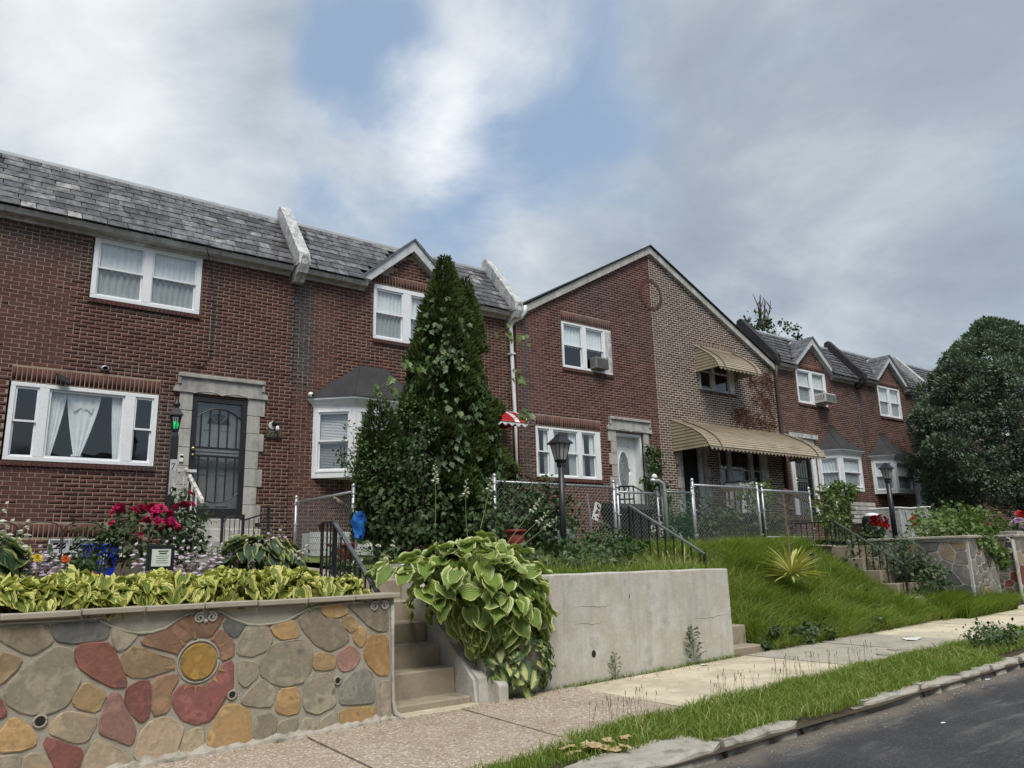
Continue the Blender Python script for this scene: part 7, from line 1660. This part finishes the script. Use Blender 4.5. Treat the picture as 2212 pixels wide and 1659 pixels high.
for k in range(26):
    mb=MB(); x=23.4+.17*k; mb.tube([(x,11.4,.25),(x,11.4,1.15),(x,11.4,1.27)],[.012,.012,.002],5); part('picket',mb,M['black'],pf)
for z in (.45,1.02): mb=MB(); mb.box(23.4,27.7,11.39,11.41,z,z+.025); part('rail',mb,M['black'],pf)
wp_=thing('picket_fence','short white picket fence behind the spiked iron fence','fence',(26,11.9,.4))
for k in range(9):
    mb=MB(); x=25.2+.17*k; mb.box(x-.035,x+.035,11.9,11.92,.3,.95); part('picket',mb,M['oldwhite'],wp_)
mb=MB(); mb.box(25.1,26.7,11.921,11.94,.75,.80); part('rail',mb,M['oldwhite'],wp_)
# litter
def oakleaf(): 
    mb=MB(); pts=[(0,-.5),(.10,-.28),(.30,-.30),(.20,-.08),(.42,.02),(.20,.16),(.28,.40),(.08,.36),(0,.55),(-.08,.36),(-.28,.40),(-.20,.16),(-.42,.02),(-.20,-.08),(-.30,-.30),(-.10,-.28)]
    mb.add([(0,0,.08)]+[(x,y,.16*abs(x)+.05*math.sin(y*9)) for x,y in pts],[(0,i+1,(i+1)%16+1) for i in range(16)]); return mesh('fallen_leaf',mb,M['deadleaf'])
ol=oakleaf(); rl=random.Random(6)
places=['nearest the road of','left of','at the tip of','upper left of','on top of','amid','right of','far right of','beside','tucked under','behind','grassward of','lowest of','at the end of']
for i in range(14):
    o=link('fallen_leaf',ol); u,v=rl.gauss(0,.13),rl.gauss(0,.07); x,y=4.32+u,4.72+v; o.location=(x,y,gz(x)+.018+.006*i*.5); o.rotation_euler=(rl.uniform(-.25,.25),rl.uniform(-.25,.25),rl.uniform(0,6)); s=rl.uniform(.10,.17); o.scale=(s,s,s)
    o['label']='curled tan oak leaf '+places[i]+' the little heap on the near kerb stone'; o['category']='leaf'; o['group']='curled oak leaves heaped on the kerb'
def litter(label,x,y,s,mat,seed):
    rng=random.Random(seed); mb=MB(); n=9; V=[(0,0,.03)]
    for i in range(n): a=2*math.pi*i/n; r=rng.uniform(.6,1.1); V.append((math.cos(a)*r,math.sin(a)*r*.55,rng.uniform(.0,.10)))
    mb.add(V,[(0,i+1,(i+1)%n+1) for i in range(n)]); o=link('litter',mesh('litter',mb,mat)); o.location=(x,y,gz(x)+.008); o.scale=(s,s,s); o['label']=label; o['category']='litter'
litter('flattened clear plastic litter on the grey pavement slab',11.9,6.0,.24,M['plastic'],1)
litter('scrap of white paper at the foot of the cement wall',8.15,6.82,.07,M['plastic'],2)
litter('tiny white scrap lying on the dark road',6.85,3.3,.035,M['plastic'],3)
litter('small white scrap on the road beside the kerb',9.1,3.85,.05,M['plastic'],4)
litter('white crumpled wrapper at the base of the far scroll wall',18.0,6.7,.14,M['plastic'],5)
for k,(x,y) in enumerate(((10.76,5.69),(10.25,5.58))):
    mb=MB(); mb.lathe([(.11,0),(.11,.012)],(x,y,gz(x)),14,1,.8); single('utility_cap',mb,M['kerb'],['round utility cap in the pavement nearer the white litter','round utility cap in the pavement nearer the concrete steps'][k],'utility cap')

# grit and bits of debris swept against the wall feet and the kerb
n=900; gx=np.concatenate([RG.uniform(-.5,16,500),RG.uniform(3,14,400)]); gy=np.concatenate([6.93-np.abs(RG.normal(size=500))*.12,4.08-np.abs(RG.normal(size=400))*.10]); gs=RG.uniform(.004,.013,n)
gzv=np.array([gz(a)+(.012 if b>5 else -.097) for a,b in zip(gx,gy)])
P=np.stack([gx,gy,gzv],1); o8=np.array([[1,0,0],[0,1,0],[-1,0,0],[0,-1,0],[0,0,.8],[0,0,-.5]]); V=(P[:,None,:]+o8[None]*gs[:,None,None]*RG.uniform(.6,1.3,(n,6,1))).reshape(-1,3); b=np.arange(n)[:,None]*6
F=np.concatenate([b+np.array([f]) for f in ((0,1,4),(1,2,4),(2,3,4),(3,0,4),(1,0,5),(2,1,5),(3,2,5),(0,3,5))],0); stuff('gravel_grit',V,F,M['kerb'])
n=260; gx=RG.uniform(2.6,14,n); gy=RG.uniform(5.3,6.95,n)**1.0; P=np.stack([gx,gy,np.array([gz(a)+.008 for a in gx])],1); T=norm(rdir(n)*np.array([1,1,.1])); N=norm(rdir(n)*.3+np.array([0,0,1.])); L=RG.uniform(.012,.035,n); V,F=leaves(P,T,N,L,L*.6,.2,.3); stuff('leaf_litter',V,F,M['dry'])
